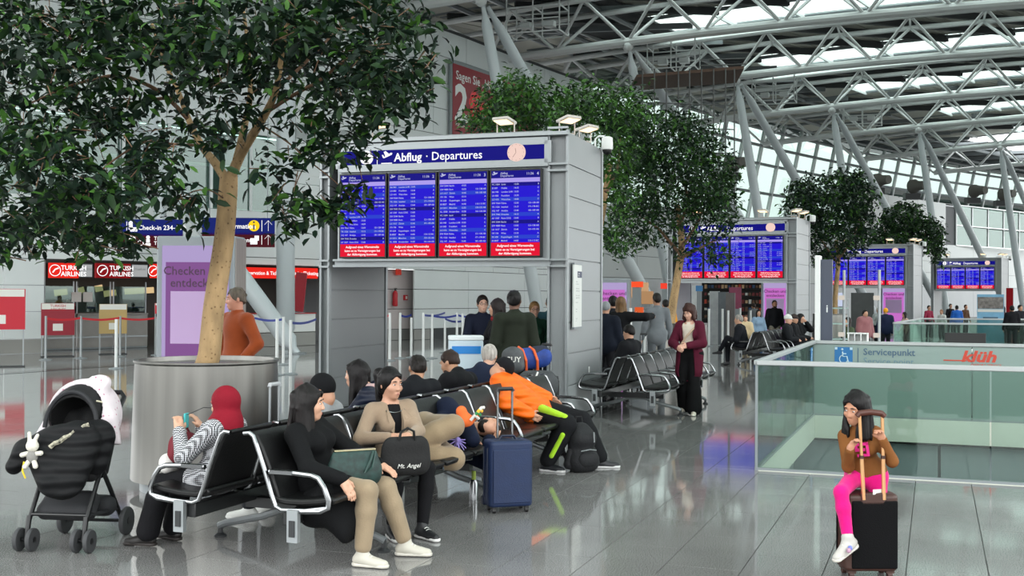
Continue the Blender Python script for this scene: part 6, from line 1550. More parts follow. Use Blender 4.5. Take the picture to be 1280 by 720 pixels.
# --- woman in the beige blazer
RB = radians(31); lc = B(1.35, .45); p = sit(1.66, (14, 3, 0), -.01, seat=.42); p.update(pts(lc, RB, pel=B(1.36, .42, .50), nk=B(1.36, .39, .925), hd=B(1.345, .40, 1.062), hl=P(512, 545, 7.98), hr=P(487, 547, 7.98), al=P(528, 660, 7.95), ar=P(490, 662, 7.95)))
p.update(kl=V(.15, -1, 1), kr=V(-.15, -1, 1), el=V(1, .5, -.5), er=V(-1, .5, -.5), dl=V(-.9, -.4, 0), dr=V(.9, -.3, .1), nl=V(0, .4, -1), nr=V(0, .4, -1), cl=.7, cr=.7)
p['al'][2] = p['ar'][2] = .085
pw, bj = person('woman with a black ponytail in a beige blazer and black top, seated', lc, RB, p, dict(fem=True, skin='b98c74', style='pony', hair='0f0d0e', shirt='0d0d10', top='8f7c68', g=.013, open=.05, lapel=True, hem=.22, nocollar=True, legs='0e0e11', fit=.004, shoe='17181b', sole='d9d9d6', laces=True), 2)
MB().path([tuple(bj['nk'] + bj['lat'] * x + bj['fwd'] * (.085 - .4 * x * x) - bj['up'] * (.075 - 3.5 * x * x)) for x in np.linspace(-.075, .075, 13)], .005, 6).build('necklace', M_chrome, pw)
S_ = Sdf(.009); S_.cap((-.10, 0, -.07), (.10, 0, -.07), .075, k=.03, fl=((0, 1, 0), .6)); S_.cap((-.11, 0, .03), (.11, 0, .03), .06, k=.05, fl=((0, 1, 0), .5)); S_.cap((-.10, 0, .08), (.10, 0, .08), .035, k=.05, fl=((0, 1, 0), .7))
c = P(507, 568, 7.66); bk_ = S_.build('handbag', M('black_suede', '#060607', .8, bump=(60, .3)), None, c, RB - .15); tag(bk_, 'black soft handbag with pale script on the knees of the blazer woman', 'bag')
MB().path([(-.06, -.02, .08), (-.045, -.04, .16), (.0, -.045, .185), (.045, -.04, .16), (.06, -.02, .08)], .009, 6).build('handle', M_black, bk_); text('lettering', 'Mt. Angel', .042, M_paper, bk_, (-.075, -.052, -.085), 0, shear=.3)
# --- people on the left-facing side, backs to us
lc = B(1.3, -.28); p = sit(1.7, (0, 25, 0), .0); p.update(pts(lc, RM, pel=B(1.3, -.28, .49), nk=B(1.27, -.13, .87), hd=B(1.27, -.13, .995)))
person('person slumped in a grey hoodie and black cap behind the black-coated woman', lc, RM, p, dict(skin='b98a70', style='beanie', hat='0c0d10', top='8d9092', g=.035, legs='2a2c30', bulk=1.1, shoe='dcdcd8', sole='e6e6e2'), 1)
lc = B(2.5, -.38); p = sit(1.66, (6, 0, 0), .0); p.update(pts(lc, RM, pel=B(2.5, -.35, .49), nk=B(2.52, -.33, .90), hd=P(446, 468, 9.72)))
person('woman with long black hair and a fringe in a navy padded jacket, in profile', lc, RM, p, dict(fem=True, skin='cfa28a', style='bangs', hair='120f10', top='141a2b', g=.04, puff=True, legs='17181c', scarf='b79a98', rough=.5), 1)
lc = B(3.55, -.45); r_ = RM - .75; p = sit(1.74, (-10, 10, 0), .06); p.update(pts(lc, r_, pel=B(3.55, -.42, .49), nk=B(3.55, -.46, .88), hd=P(522, 460, 10.9)))
person('dark-haired man in a black hooded jacket seen from behind, left of the bearded man', lc, r_, p, dict(skin='b08468', style='crop', hair='17120f', top='14161a', g=.035, hoodup=True, legs='1b1c20'), 1)
lc = B(4.6, -.50); r_ = RM - .25; p = sit(1.80, (10, 22, 0), .08); p.update(pts(lc, r_, pel=B(4.6, -.45, .49), nk=B(4.62, -.47, .89), hd=P(562, 453, 11.95)))
person('bearded man in a black hooded jacket seated looking down to the left', lc, r_, p, dict(skin='b4876b', style='crop', hair='2a1c15', beard=True, top='111215', g=.04, hoodup=True, bulk=1.05, legs='1b1c20'), 1)
lc = B(5.4, -.45); r_ = pi - .25; p = sit(1.76, (0, 5, 0), .02); p.update(pts(lc, r_, pel=B(5.4, -.45, .49), nk=B(5.38, -.52, .90), hd=P(612, 445, 12.75)))
person('grey-haired man in a navy jacket with pale sleeves, seen from behind', lc, r_, p, dict(skin='c79b86', style='short', hair='a9a39c', top='1c2438', g=.04, bulk=1.1, legs='2a2c33'), 1)
# --- man asleep across the seats
lc = B(2.55, .35); ax = U2 * .86 + V2 * .48; fd = (V2 * .80 - U2 * .42 + Vector((0, 0, .42))).normalized(); upv = (ax - fd * ax.dot(fd)).normalized(); lt = upv.cross(fd * -1) * -1
def vloc(v, rz): c, s_ = cos(-rz), sin(-rz); return V(v.x * c - v.y * s_, v.x * s_ + v.y * c, v.z)
Rh = np.stack([np.cross(vloc(fd * -1, RP), vloc(upv, RP)), vloc(fd * -1, RP), vloc(upv, RP)], 1)
p = dict(H=1.76, flip=False, lat=vloc(Vector((0, 0, 1)) * .9 + V2 * -.3, RP), latS=vloc(Vector((0, 0, 1)) * .9 + V2 * -.3, RP), Rh=Rh, hs=1.0, kl=V(0, -1, .3), kr=V(0, -1, -.1), tl=V(-1, 0, 0), tr=V(-1, 0, 0), el=V(0, -1, -.2), er=V(.3, -1, -.5), dl=V(.9, .1, 0), dr=V(.9, -.2, .2), nl=V(0, .3, -1), nr=V(0, .3, 1))
p.update(pts(lc, RP, pel=B(2.12, .34, .56), nk=B(2.66, .36, .60), hd=P(611, 534, 9.55), hl=P(592, 552, 9.1), hr=P(612, 551, 9.35), al=B(1.62, .36, .56), ar=B(1.60, .34, .50)))
person('bearded man in a navy jacket asleep across the seats, head propped by the blue suitcase', lc, RP, p, dict(skin='bd8f76', style='crop', hair='1a1411', beard=True, asleep=True, top='10182c', g=.045, legs='8d7b62', fit=.035, hem=.1, shoe='26262a'), 1)
rg = random.Random(5); t = empty('plush_toy', P(581, 528, 9.0), .4, 'colourful orange and green plush toy clutched by the sleeping man', 'toy')
S_ = Sdf(.009); S_.ell((0, 0, .02), V(.07, .05, .06)); S_.ell((-.03, 0, .09), V(.045, .04, .045)); S_.cap((.04, 0, 0), (.11, -.01, .05), .022, .015); S_.build('body', M('toy_orange', '#e0682a', .8), t)
for i, cl in enumerate(('c9c6c0', '2f7d46', 'e8b63a', 'd9d5cf')):
    MB().path([(.03 + .02 * i, -.05, .02 + .02 * i), (.06 + .02 * i, -.06, .06 + .02 * i), (.10 + .015 * i, -.05, .03 + .03 * i)], .014, 6).build('ribbon', M('toy_' + cl, '#' + cl, .8), t)
t = empty('fringed_charm', P(572, 553, 8.9), 0, 'small violet fringed charm below the plush toy', 'toy'); MB().ball((0, 0, .02), .025, 8).build('knot', M('violet_yarn', '#8d7fc0', .9), t); mb = MB()
for i in range(16): mb.tube((0, 0, .02), (rg.uniform(-.07, .07), rg.uniform(-.04, .02), rg.uniform(-.08, .03)), .006, .004, 5)
tag(mb.build('fringe', M('violet_yarn', '#8d7fc0', .9), t), kind='stuff')
# --- man in the orange jacket slumped over the backrest
lc = B(4.5, .4); p = sit(1.78, seat=.42); p.update(pts(lc, RP, pel=B(4.62, .42, .53), nk=B(4.28, .12, .86), hd=B(4.42, .10, .97), hr=B(4.05, .52, .58), hl=B(4.85, .55, .62), ar=B(4.30, .62, .085), al=B(4.72, 1.05, .085)))
p.update(Rh=Rot(20, 62, 10), kl=V(.3, -1, .8), kr=V(-.3, -1, .8), er=V(-1, .2, .2), el=V(1, .2, -.5), tl=V(.5, -1, 0), tr=V(-.1, -1, 0))
person('man in a bright orange padded jacket and black ski trousers slumped asleep in his seat', lc, RP, p, dict(skin='b98c72', style='beanie', hat='15161a', top='f06a10', g=.05, puff=True, rough=.55, legs='131417', fit=.04, legmat2='a5d62a', shoe='15171c', sole='d0d0d0', hoodup=True), 2)
# --- standing people beyond the row
def stander(px, Y, top, label, rz, look, q=1, **k):
    c = P(px, 400, Y); H = P(px, top, Y).z
    p = stand(H - .015, k.pop('hands', None), k.pop('head', (0, 0, 0)), k.pop('stride', 0), k.pop('lean', 0)); p.update(k)
    return person(label, (c.x, c.y), rz, p, look, q)
stander(643, 14.0, 360, 'tall man in a dark olive hooded parka seen from behind in the board opening', pi + .15, dict(skin='6b4a3a', style='crop', hair='0d0b0b', top='23281f', g=.035, hem=.25, hoodup=True, legs='1a1b1e'), 1, hl=V(.27, -.03, .88), hr=V(-.27, -.03, .88), head=(-25, 0, 0))
stander(603, 16.4, 367, 'man with glasses in a dark navy jacket facing us, left of the olive parka', .2, dict(skin='c99f8a', style='short', hair='1c1512', glasses=True, top='161b2c', g=.03, legs='15171d', bulk=1.05), 1, hands='front')
stander(622, 15.2, 371, 'dark-haired woman in a black jacket with a red scarf, between the two men', -1.2, dict(fem=True, skin='c0937a', style='long', hair='1a1211', top='131315', g=.035, hem=.2, scarf='7a1c22', legs='15161a'), 1, hands='front', head=(-25, 0, 0))
stander(668, 17.0, 375, 'blonde woman with glasses in a dark green T-shirt, right of the olive parka', .15, dict(fem=True, skin='d3a58e', style='short', hair='a07c50', glasses=True, top='123424', g=.02, sleeve=.42, legs='1a1c20', bulk=1.15), 1)
stander(688, 19.0, 368, 'person in a teal jacket with back turned, cut by the board pillar', pi, dict(skin='b98c72', style='crop', hair='1d1713', top='24434c', g=.03, legs='222a36'), 0)
pw, bj = stander(296, 12.6, 356, 'man in a rust-coloured sweater and jeans standing behind the nearest planter', -.75, dict(skin='c98f78', style='crop', hair='5d5349', top='8c3f1a', g=.03, bulk=1.25, hem=0, legs='34506f', shirt='d6d0c4'), 1, hands='pockets', head=(-22, 4, 0))
pw, bj = stander(862, 16.4, 377.5, 'woman in a long burgundy coat, cream sweater and wide black trousers, walking', -.5, dict(fem=True, skin='d3a48e', style='bob', hair='38211c', hairlen=.11, shirt='d8cdbd', top='4d1226', g=.035, hem=.62, open=.10, legs='0a0a0c', fit=.03, wide=.05, leglen=.94, shoe='d8cfbf', sole='e2dccf', puff=False, hoodup=True), 2, hands='front', head=(-12, 22, 0), stride=.09)
MB().path([tuple(bj['nk'] + bj['lat'] * a + bj['fwd'] * b + bj['up'] * c_) for a, b, c_ in ((.12, .0, -.03), (.08, .12, -.1), (0, .165, -.2), (-.08, .165, -.32))], .014, 8).build('bag_strap', M('strap_tan', '#b59d84', .6), pw)
# --- the girl on the suitcase
GC = G(1083, 719.5); lc = (GC.x - .02, GC.y + .02); r_ = -.55; D = GC.y
p = dict(H=1.16, pel=V(0, 0, 0), head=(-18, 14, 4), hs=1.22, fs=1.3, shw=.9, kl=V(.2, -1, 1), kr=V(-.3, -1, 1), tl=V(.0, -1, -.35), tr=V(-.35, -1, -.35), el=V(.12, .9, -1), er=V(-.3, .9, -1), cl=1.1, cr=1.1, twist=14)
p.update(pts(lc, r_, pel=P(1083, 594, D + .06), nk=P(1074, 536, D + .03), hd=P(1070, 510, D - .01), hr=P(1062, 562, D - .13), hl=P(1103, 549, D - .12), ar=P(1060, 674, D - .17), al=P(1100, 655, D + .22)))
p.update(dl=vloc(Vector((-.45, -.3, .85)), r_), dr=vloc(Vector((.3, -.2, .9)), r_), nl=vloc(Vector((-.6, -.7, 0)), r_), nr=vloc(Vector((.7, -.6, 0)), r_))
gw, bj = person('little girl in a brown sweater and pink leggings sitting on a suitcase', lc, r_, p, dict(fem=True, skin='b98468', style='long', hair='0e0b0c', hairlen=.20, top='7a4d27', g=.010, bulk=.82, hem=0, legs='d40f76', fit=.006, leglen=.96, shoe='b4b1ab', sole='c9c5bc', laces=True, topname='sweater'), 2)
for dx, cl in ((.02, '6a78c8'), (.05, 'b08aa0')): MB().ball(bj['aR'] + V(.026, -.03 - dx, -.035 - dx * .3), (.014, .018, .016), 10).build('shoe_patch', M('patch_' + cl, '#' + cl, .5), gw)
c_ = bj['ch'] + bj['fwd'] * .115; R3 = Matrix([list(bj['lat']), list(-bj['fwd']), list(bj['up'])]).transposed(); mb = MB()
for a, b, w, h_ in ((.0, .035, .085, .016), (.035, 0, .016, .085), (-.005, -.0, .05, .016), (-.03, .012, .016, .04), (.0, -.035, .06, .014)): mb.box(Vector(c_) + R3 @ Vector((a, 0, b)), (w, .012, h_), R=R3)
mb.build('print', M('print_pink', '#e02486', .6), gw)

# ------------------------------------------------------------------ luggage
def suitcase(loc, rz, w, d, h, col, label, trim=None, handle=.5, bar=M_chrome, grip='1a1a1c', soft=True, name='suitcase', group=None, wheel=.05):
    t = empty(name, loc, rz, label, 'suitcase', group); m = M('case_' + col, '#' + col, .6 if soft else .3, noise=(8, .1), bump=(120, .25) if soft else None); tr = M('case_' + (trim or col), '#' + (trim or col), .55)
    zb = wheel; mb = MB(); mb.rbox((0, 0, zb + h / 2), (w, d, h), min(w, d) * .18); mb.build('shell', m, t, bevel=.025, seg=3)
    MB().rbox((0, -d / 2 + .002, zb + h * .47), (w * .86, .022, h * .82), .008).build('front_pocket', m, t, bevel=.008)
    for y in (-d * .22, d * .22): MB().path([(-w / 2 - .002, y, zb + .06), (-w / 2 - .002, y, zb + h - .06), (-w / 2 + .06, y, zb + h + .002), (w / 2 - .06, y, zb + h + .002), (w / 2 + .002, y, zb + h - .06), (w / 2 + .002, y, zb + .06)], .006, 6).build('zip', tr, t)
    for sx in (-1, 1):
        MB().box((sx * (w / 2 - .03), d / 2 - .03, zb + .03), (.07, .07, .07)).build('corner_guard', tr, t, bevel=.01)
        for sy in (-1, 1):
            x, y = sx * (w / 2 - .045), sy * (d / 2 - .045); MB().box((x, y, wheel * .9), (.03, .035, wheel * .6)).tube((x - .013, y, wheel * .42), (x + .013, y, wheel * .42), wheel * .42, n=14).build('wheel', M_black, t)
    if handle:
        for sx in (-1, 1): MB().tube((sx * w * .17, d * .34, zb + h), (sx * w * .17, d * .34, zb + h + handle), .010, n=10).build('handle_bar', bar, t)
        MB().path([(-w * .19, d * .34, zb + h + handle - .02), (-w * .17, d * .34, zb + h + handle), (w * .17, d * .34, zb + h + handle), (w * .19, d * .34, zb + h + handle - .02)], .017, 8).build('grip', M('grip_' + grip, '#' + grip, .5), t)
    MB().path([(-.07, -.0, zb + h), (-.05, -.0, zb + h + .03), (.05, -.0, zb + h + .03), (.07, 0, zb + h)], .011, 6).build('carry_handle', tr, t)
    return t
suitcase(B(2.66, .80), RP + .55, .40, .25, .56, '12305c', 'dark blue upright suitcase with its handle out, under the sleeping man\'s head', 'a', ) if False else None
suitcase(B(2.25, .99), .30, .36, .24, .52, '0b2145', 'dark blue upright suitcase with a long handle beside the sleeping man', '081630', .40)
suitcase(B(1.75, -.95), RM, .40, .26, .52, '9da1a3', 'silver suitcase with a raised handle behind the woman in the red headscarf', '7d8285', .42, grip='a9acae', soft=False, bar=M_alu)
# the girl's case stands with its handle side towards us
t = empty('suitcase', (GC.x, GC.y, 0), .02, 'black cabin suitcase with brown leather trim and gold handle bars, ridden by the girl', 'suitcase'); mk = M('case_black', '#060608', .8, bump=(140, .3), spec=.15); br = M('case_brown', '#3a2018', .5, noise=(12, .2)); gd = M('gold_bar', '#d9a878', .3, metal=.7)
w, d, h, zb = .335, .23, .47, .05
MB().rbox((0, 0, zb + h / 2), (w, d, h), .05).build('shell', br, t, bevel=.022, seg=3); MB().rbox((.012, -d / 2 + .002, zb + h * .48), (w * .84, .02, h * .88), .009).build('back_panel', mk, t, bevel=.012); MB().rbox((.0, -d / 2 + .012, zb + h - .025), (w * .46, .04, .075), .015).build('handle_recess', br, t, bevel=.008)
for y in (-.05, .04): MB().path([(-w / 2 - .003, y, zb + .05), (-w / 2 - .003, y, zb + h - .05)], .006, 6).build('zip', mk, t)
for sx in (-1, 1):
    for sy in (-1, 1): x, y = sx * (w / 2 - .05), sy * (d / 2 - .045); MB().box((x, y, .05), (.05, .04, .03)).tube((x - .014, y, .022), (x + .014, y, .022), .022, n=14).build('wheel', br, t)
    a = Vector((sx * .062 + .005, -d / 2 + .0, zb + h - .03)); b = a + Vector((-.02 + sx * .008, .0, .52)); m_ = a.lerp(b, .5)
    MB().tube(a, m_, .0125, n=12).build('handle_bar', gd, t); MB().tube(m_, b, .0105, n=12).build('handle_bar', gd, t); MB().tube(m_ - Vector((0, 0, .01)), m_ + Vector((0, 0, .01)), .0145, n=12).build('collar', br, t)
gz = zb + h + .49; MB().path([(-.10, -d / 2, gz - .012), (-.085, -d / 2, gz + .006), (-.02, -d / 2, gz + .014), (.05, -d / 2, gz + .006), (.068, -d / 2, gz - .014)], .019, 10).build('grip', M('leather_brown', '#4a2418', .5), t); MB().box((.03, -d / 2 - .0, zb + h + .018), (.07, .004, .03), rz=.3).build('luggage_tag', M_paper, t)
# black backpack on the floor
def backpack(c, rz, s, col, label, extra=None):
    t = empty('backpack', c, rz, label, 'backpack'); m = M('pack_' + col, '#' + col, .8, noise=(12, .2), bump=(70, .4)); S_ = Sdf(.011)
    S_.cap((0, 0, .12 * s), (0, .03, .36 * s), .155 * s, .13 * s, .05, ((0, 1, 0), .75)); S_.cap((-.06 * s, -.05, .1 * s), (.06 * s, -.05, .1 * s), .10 * s, k=.05); S_.cap((-.05 * s, -.04, .33 * s), (.05 * s, -.04, .33 * s), .085 * s, k=.05); S_.cut((0, 0, .004), (0, 0, -1)); S_.build('body', m, t)
    S_ = Sdf(.010); S_.cap((-.04 * s, -.125 * s, .13 * s), (.05 * s, -.125 * s, .13 * s), .075 * s, k=.04, fl=((0, 1, 0), .6)); S_.cut((0, 0, .004), (0, 0, -1)); S_.build('front_pocket', m, t)
    for sx in (-1, 1): S_ = Sdf(.010); S_.cap((sx * .15 * s, .0, .08 * s), (sx * .13 * s, .0, .2 * s), .055 * s, .04 * s); S_.cut((0, 0, .004), (0, 0, -1)); S_.build('side_pocket', m, t); MB().path([(sx * .07 * s, .1 * s, .46 * s), (sx * .12 * s, .18 * s, .36 * s), (sx * .12 * s, .16 * s, .2 * s), (sx * .1 * s, .1 * s, .06 * s)], .018 * s, 6).build('shoulder_strap', m, t)
    MB().path([(-.04, .06 * s, .48 * s), (-.03, .06 * s, .54 * s), (.03, .06 * s, .54 * s), (.04, .06 * s, .48 * s)], .01, 6).build('grab_loop', m, t); MB().path([(-.09 * s, -.13 * s, .22 * s), (0, -.155 * s, .235 * s), (.09 * s, -.13 * s, .22 * s)], .005, 5).path([(.07 * s, -.12 * s, .3 * s), (.06 * s, -.13 * s, .40 * s)], .008, 5).build('zip', M_alu, t); return t
backpack(G(727, 589), .5, .98, '0e0f13', 'black backpack on the floor at the feet of the man in the orange jacket')
# silver flask under the seats
f_ = G(592, 626); t = empty('flask', f_, 0, 'slim silver flask with a green neck standing under the seats by the blue suitcase', 'flask'); MB().lathe([(0, 0), (.036, 0), (.036, .15), (.02, .18)], 20).build('body', M_chrome, t); MB().lathe([(.018, .18), (.018, .25), (.0, .252)], 16).build('neck', M('flask_green', '#9fb34a', .4), t)
# luggage piled by the near board, cooler box
def at(px, py, Y): 
    c = P(px, py, Y); return c
c = P(588, 400, 14.6); c.z = 0; tag(MB().box((-.1, 0, .30), (.5, .36, .6)).build('crate', M('crate_grey', '#6c7174', .6), None, c, .1, bevel=.02), 'grey crate under the white cooler box', 'box'); c.z = .602; t = empty('cooler_box', c, .1, 'white cooler box with a bright blue stripe behind the grey-haired man', 'box'); MB().rbox((-.06, 0, .27), (.44, .36, .54), .04).build('body', M('cooler_pale', '#cfe0ea', .4), t, bevel=.015); MB().rbox((-.06, -.006, .42), (.41, .36, .10), .04).build('stripe', M('cooler_blue', '#1c86d8', .4), t); MB().rbox((-.06, 0, .57), (.45, .37, .06), .04).build('lid', M('cooler_white', '#e8eef0', .4), t, bevel=.012)
for i, (px, Y, w, h, col, lab) in enumerate(((640, 13.5, .38, .66, '1a1f30', 'dark navy suitcase with a chrome handle beside the olive parka'), (662, 13.3, .40, .74, '17181b', 'black suitcase carrying the blue and orange rucksack'), (683, 13.6, .30, .70, '101114', 'black upright suitcase beside the near board pillar'))):
    c = P(px, 400, Y); c.z = 0; suitcase(c, .2 - .15 * i, w, .24, h, col, lab, None, (.34, 0, .38)[i])
c = P(663, 400, 13.3); c.z = .825; t = empty('rucksack', c, .3, 'blue rucksack with orange straps lying on the black suitcase', 'backpack')
S_ = Sdf(.012); S_.cap((-.14, 0, .14), (.15, .02, .17), .135, .125, .04); S_.cut((0, 0, .004), (0, 0, -1)); S_.build('body', M('pack_blue', '#1a3a86', .7, bump=(60, .3), noise=(8, .3)), t); S_ = Sdf(.012); S_.cap((.05, .0, .20), (.16, .02, .22), .10, .09, .04); S_.build('lid_pocket', M('pack_navy', '#141a30', .7), t)
for x in (-.08, .06): MB().path([(x, -.10, .02), (x - .02, -.15, .14), (x - .05, -.1, .26), (x - .06, .02, .29)], .016, 6).build('strap', M('strap_orange', '#e0602a', .6), t)
o = soft_bag('cap_bag', P(641, 450, 13.1), (.13, .07, .16), '4a4d50', 'grey round bag with white lettering hung by the luggage pile', h=.012); text('lettering', 'GUY', .09, M_paper, o, (-.09, -.075, -.02), .01)
o = soft_bag('roll_bag', P(672, 478, 12.9), (.24, .11, .12), '3a3d40', 'dark grey rolled bag at the foot of the luggage pile', h=.012); MB().path([(-.06, -.12, -.05), (-.03, -.125, .05), (.0, -.06, .12)], .012, 6).build('cord', M_paper, o)
for i, (px, col) in enumerate(((796, '6f7579'), (807, '5e656a'))):
    c = P(px, 400, 20.5 + .2 * i); c.z = 0; suitcase(c, .3, .34, .24, .58, col, ('grey suitcase in the queue right of the near board, left of two', 'grey suitcase beside the steel planter in the queue, right of two')[i], None, .4 * i, soft=False)

# ------------------------------------------------------------------ stroller
SC_ = (G(40, 690) + G(96, 690)) / 2; rz = radians(-6); R0 = Matrix.Rotation(rz, 3, 'Z'); so = SC_ + R0 @ Vector((.0, .28, 0))
t = empty('stroller', (so.x, so.y, 0), rz, 'black baby stroller with a white spotted cloth over its hood, at the lower left', 'stroller'); M_fr = M('stroller_black', '#111214', .4); M_tyre = M('tyre', '#3c3d3f', .7); M_fab = M('stroller_fabric', '#07080a', .8, bump=(60, .3))
WX = .20
def wheel(c, r, w, par):
    o = MB(); o.lathe([(r * .62, -w / 2), (r * .95, -w / 2), (r, -w / 4), (r, w / 4), (r * .95, w / 2), (r * .62, w / 2)], 26, c, R=Matrix.Rotation(pi / 2, 3, 'Y')); ww = o.build('wheel', M_tyre, par)
    h = MB(); h.tube(Vector(c) - Vector((w * .6, 0, 0)), Vector(c) + Vector((w * .6, 0, 0)), r * .25, n=12)
    for i in range(5): a = 2 * pi * i / 5; h.bar(Vector(c), Vector(c) + Vector((0, cos(a) * r * .7, sin(a) * r * .7)), w * .7, .02)
    h.build('hub', M_fr, ww)
for sx in (-1, 1):
    for dx in (-.045, .045): wheel((sx * WX + dx, -.28, .078), .078, .028, t)
    MB().tube((sx * WX, -.28, .07), (sx * WX, -.24, .23), .018, n=10).tube((sx * WX - .05, -.28, .078), (sx * WX + .05, -.28, .078), .01, n=8).build('caster', M_fr, t)
    wheel((sx * (WX + .03), .30, .10), .10, .034, t)
    MB().path([(sx * WX, -.24, .2), (sx * WX, -.1, .42), (sx * WX, .08, .66), (sx * (WX - .01), .26, .92)], .016, 8).build('side_tube', M_fr, t)
    MB().path([(sx * WX, .29, .11), (sx * WX, .12, .34), (sx * WX, -.02, .52)], .016, 8).build('rear_tube', M_fr, t)
    MB().tube((sx * WX, -.22, .235), (sx * WX, .24, .2), .012, n=8).build('low_tube', M_fr, t)
MB().tube((-WX, -.22, .235), (WX, -.22, .235), .012, n=8).build('front_bar', M_fr, t); MB().tube((-WX - .02, .30, .10), (WX + .02, .30, .10), .012, n=8).build('rear_axle', M_fr, t)
MB().path([(-.195, .26, .92), (-.195, .32, .98), (-.16, .35, 1.01), (.16, .35, 1.01), (.195, .32, .98), (.195, .26, .92)], .018, 10).build('push_handle', M_fr, t)
S_ = Sdf(.011); S_.cap((-.15, -.12, .24), (.15, -.12, .24), .06, k=.05); S_.cap((-.16, .12, .24), (.16, .12, .24), .075, k=.12); S_.cap((-.12, -.06, .30), (.12, -.04, .30), .07, k=.05); S_.build('basket', M('basket_grey', '#232427', .8), t)
S_ = Sdf(.011); S_.cap((-.16, -.10, .50), (.16, -.10, .50), .06, k=.06); S_.cap((-.15, .05, .5), (-.15, .22, .85), .06, k=.08); S_.cap((.15, .05, .5), (.15, .22, .85), .06, k=.08); S_.cap((0, .08, .5), (0, .24, .85), .09, k=.08); S_.build('seat', M_fab, t)
S_ = Sdf(.010); S_.ell((0, .12, .86), (.21, .27, .235)); S_.ell((0, .02, .80), (.18, .30, .21), op=-1, k=.01); S_.cut((0, 0, .74), (0, 0, -1)); S_.cut((0, -.07, .9), (0, -1, .25)); S_.build('hood', M_fab, t)
MB().path([((.187) * cos(a), -.075 + .03 * sin(a), .80 + .245 * sin(a)) for a in [pi * i / 16 for i in range(17)]], .016, 8).build('hood_rim', M('hood_rim', '#1a1b1f', .7), t)
MB().path([(-.03, .0, .72), (.0, .02, .84)], .012, 6).path([(.16, -.03, .985), (.20, -.02, .975)], .006, 5).build('harness_strap', M('strap_sand', '#b8b39c', .7), t)
# white spotted muslin laid over the hood, a thing of its own
mw_ = M('muslin', '#c9c0c3', .9, bump=(40, .3)); nt = mw_.node_tree; vo = nt.nodes.new('ShaderNodeTexVoronoi'); vo.inputs['Scale'].default_value = 26; tc = nt.nodes.new('ShaderNodeTexCoord'); rr = nt.nodes.new('ShaderNodeValToRGB'); nt.links.new(tc.outputs['Object'], vo.inputs['Vector']); nt.links.new(vo.outputs['Distance'], rr.inputs[0]); nt.links.new(rr.outputs[0], nt.nodes['Principled BSDF'].inputs['Base Color'])
rr.color_ramp.elements[0].position = .14; rr.color_ramp.elements[0].color = lin('#b0748a'); rr.color_ramp.elements[1].position = .22; rr.color_ramp.elements[1].color = lin('#cfc6ca')
S_ = Sdf(.009); S_.ell((0, .13, .865), (.238, .285, .258)); S_.cap((-.21, .05, .80), (-.27, .06, .74), .06, .045, .05); S_.cap((.20, .05, .85), (.235, .08, .68), .07, .05, .06); S_.cap((.10, .05, 1.12), (.15, .1, 1.10), .05, k=.06)
S_.ell((0, .10, .845), (.218, .30, .243), op=-1, k=.01); S_.cut((0, 0, .69), (0, -.2, -1)); S_.cut((0, -.02, .9), (0, -1, .42)); tag(S_.build('muslin_cloth', mw_, None, (so.x, so.y, 0), rz), 'white muslin cloth with small pink spots draped over the stroller hood', 'cloth')
# the padded coat over the seat, a thing of its own
S_ = Sdf(.010); S_.cap((.12, -.20, .72), (.10, -.28, .50), .15, .12, .06, ((0, 1, 0), .55)); S_.cap((.19, -.06, .74), (.2, -.12, .58), .12, .09, .06, ((0, 1, 0), .7)); S_.cap((-.05, -.22, .70), (.04, -.30, .46), .12, .10, .06, ((0, 1, 0), .55)); S_.cap((-.06, -.16, .74), (-.24, -.22, .66), .08, .075, .05); S_.cap((-.24, -.22, .66), (-.30, -.26, .56), .075, .055, .04); S_.cap((-.12, -.24, .62), (-.02, -.32, .46), .09, .07, .05); S_.cap((.0, -.14, .77), (.2, -.08, .78), .06, .06, .05)
jk = S_.build('padded_coat', padded('07080b', .7, .8), None, (so.x, so.y, 0), rz); tag(jk, 'black quilted coat thrown over the seat of the stroller', 'coat')
mb = MB()
for i in range(4): mb.ball((.075, -.352 + i * .018, .48 + i * .065), .009, 8)
mb.build('button', M_alu, jk); MB().path([(-.02 + .028 * i, -.315 + .012 * i, .70 + .018 * i + .008 * (i % 2)) for i in range(9)], .017, 6).build('striped_lining', M('lining', '#8f8b7a', .8, noise=(60, .9)), jk)
# plush bunny
bp = so + R0 @ Vector((-.13, -.335, .66)); t = empty('plush_bunny', bp, rz, 'small white and grey plush bunny hanging on the black coat over the stroller', 'toy'); pm = M('plush_white', '#d8d4c8', .95, bump=(150, .6)); pg_ = M('plush_grey', '#8a8884', .95, bump=(150, .6))
S_ = Sdf(.006); S_.ell((0, 0, .05), (.042, .036, .04)); S_.cap((-.018, 0, .08), (-.022, 0, .135), .014, .012, .01); S_.cap((.014, 0, .08), (.03, .01, .12), .014, .012, .01); S_.build('head', pm, t)
S_ = Sdf(.006); S_.ell((0, 0, -.02), (.038, .033, .045)); S_.build('body', pg_, t)
for a, b in (((-.03, 0, .0), (-.065, -.01, -.01)), ((.03, 0, .0), (.065, -.01, .005)), ((-.018, -.01, -.05), (-.035, -.03, -.085)), ((.018, -.01, -.05), (.04, -.03, -.08))): S_ = Sdf(.006); S_.cap(a, b, .016, .017, .01); S_.build('limb', pm, t)
MB().path([(-.04, -.03, -.05), (-.045, -.04, -.11), (-.03, -.03, -.16)], .006, 6).build('ribbon', M('ribbon_yellow', '#d8c02a', .7), t)

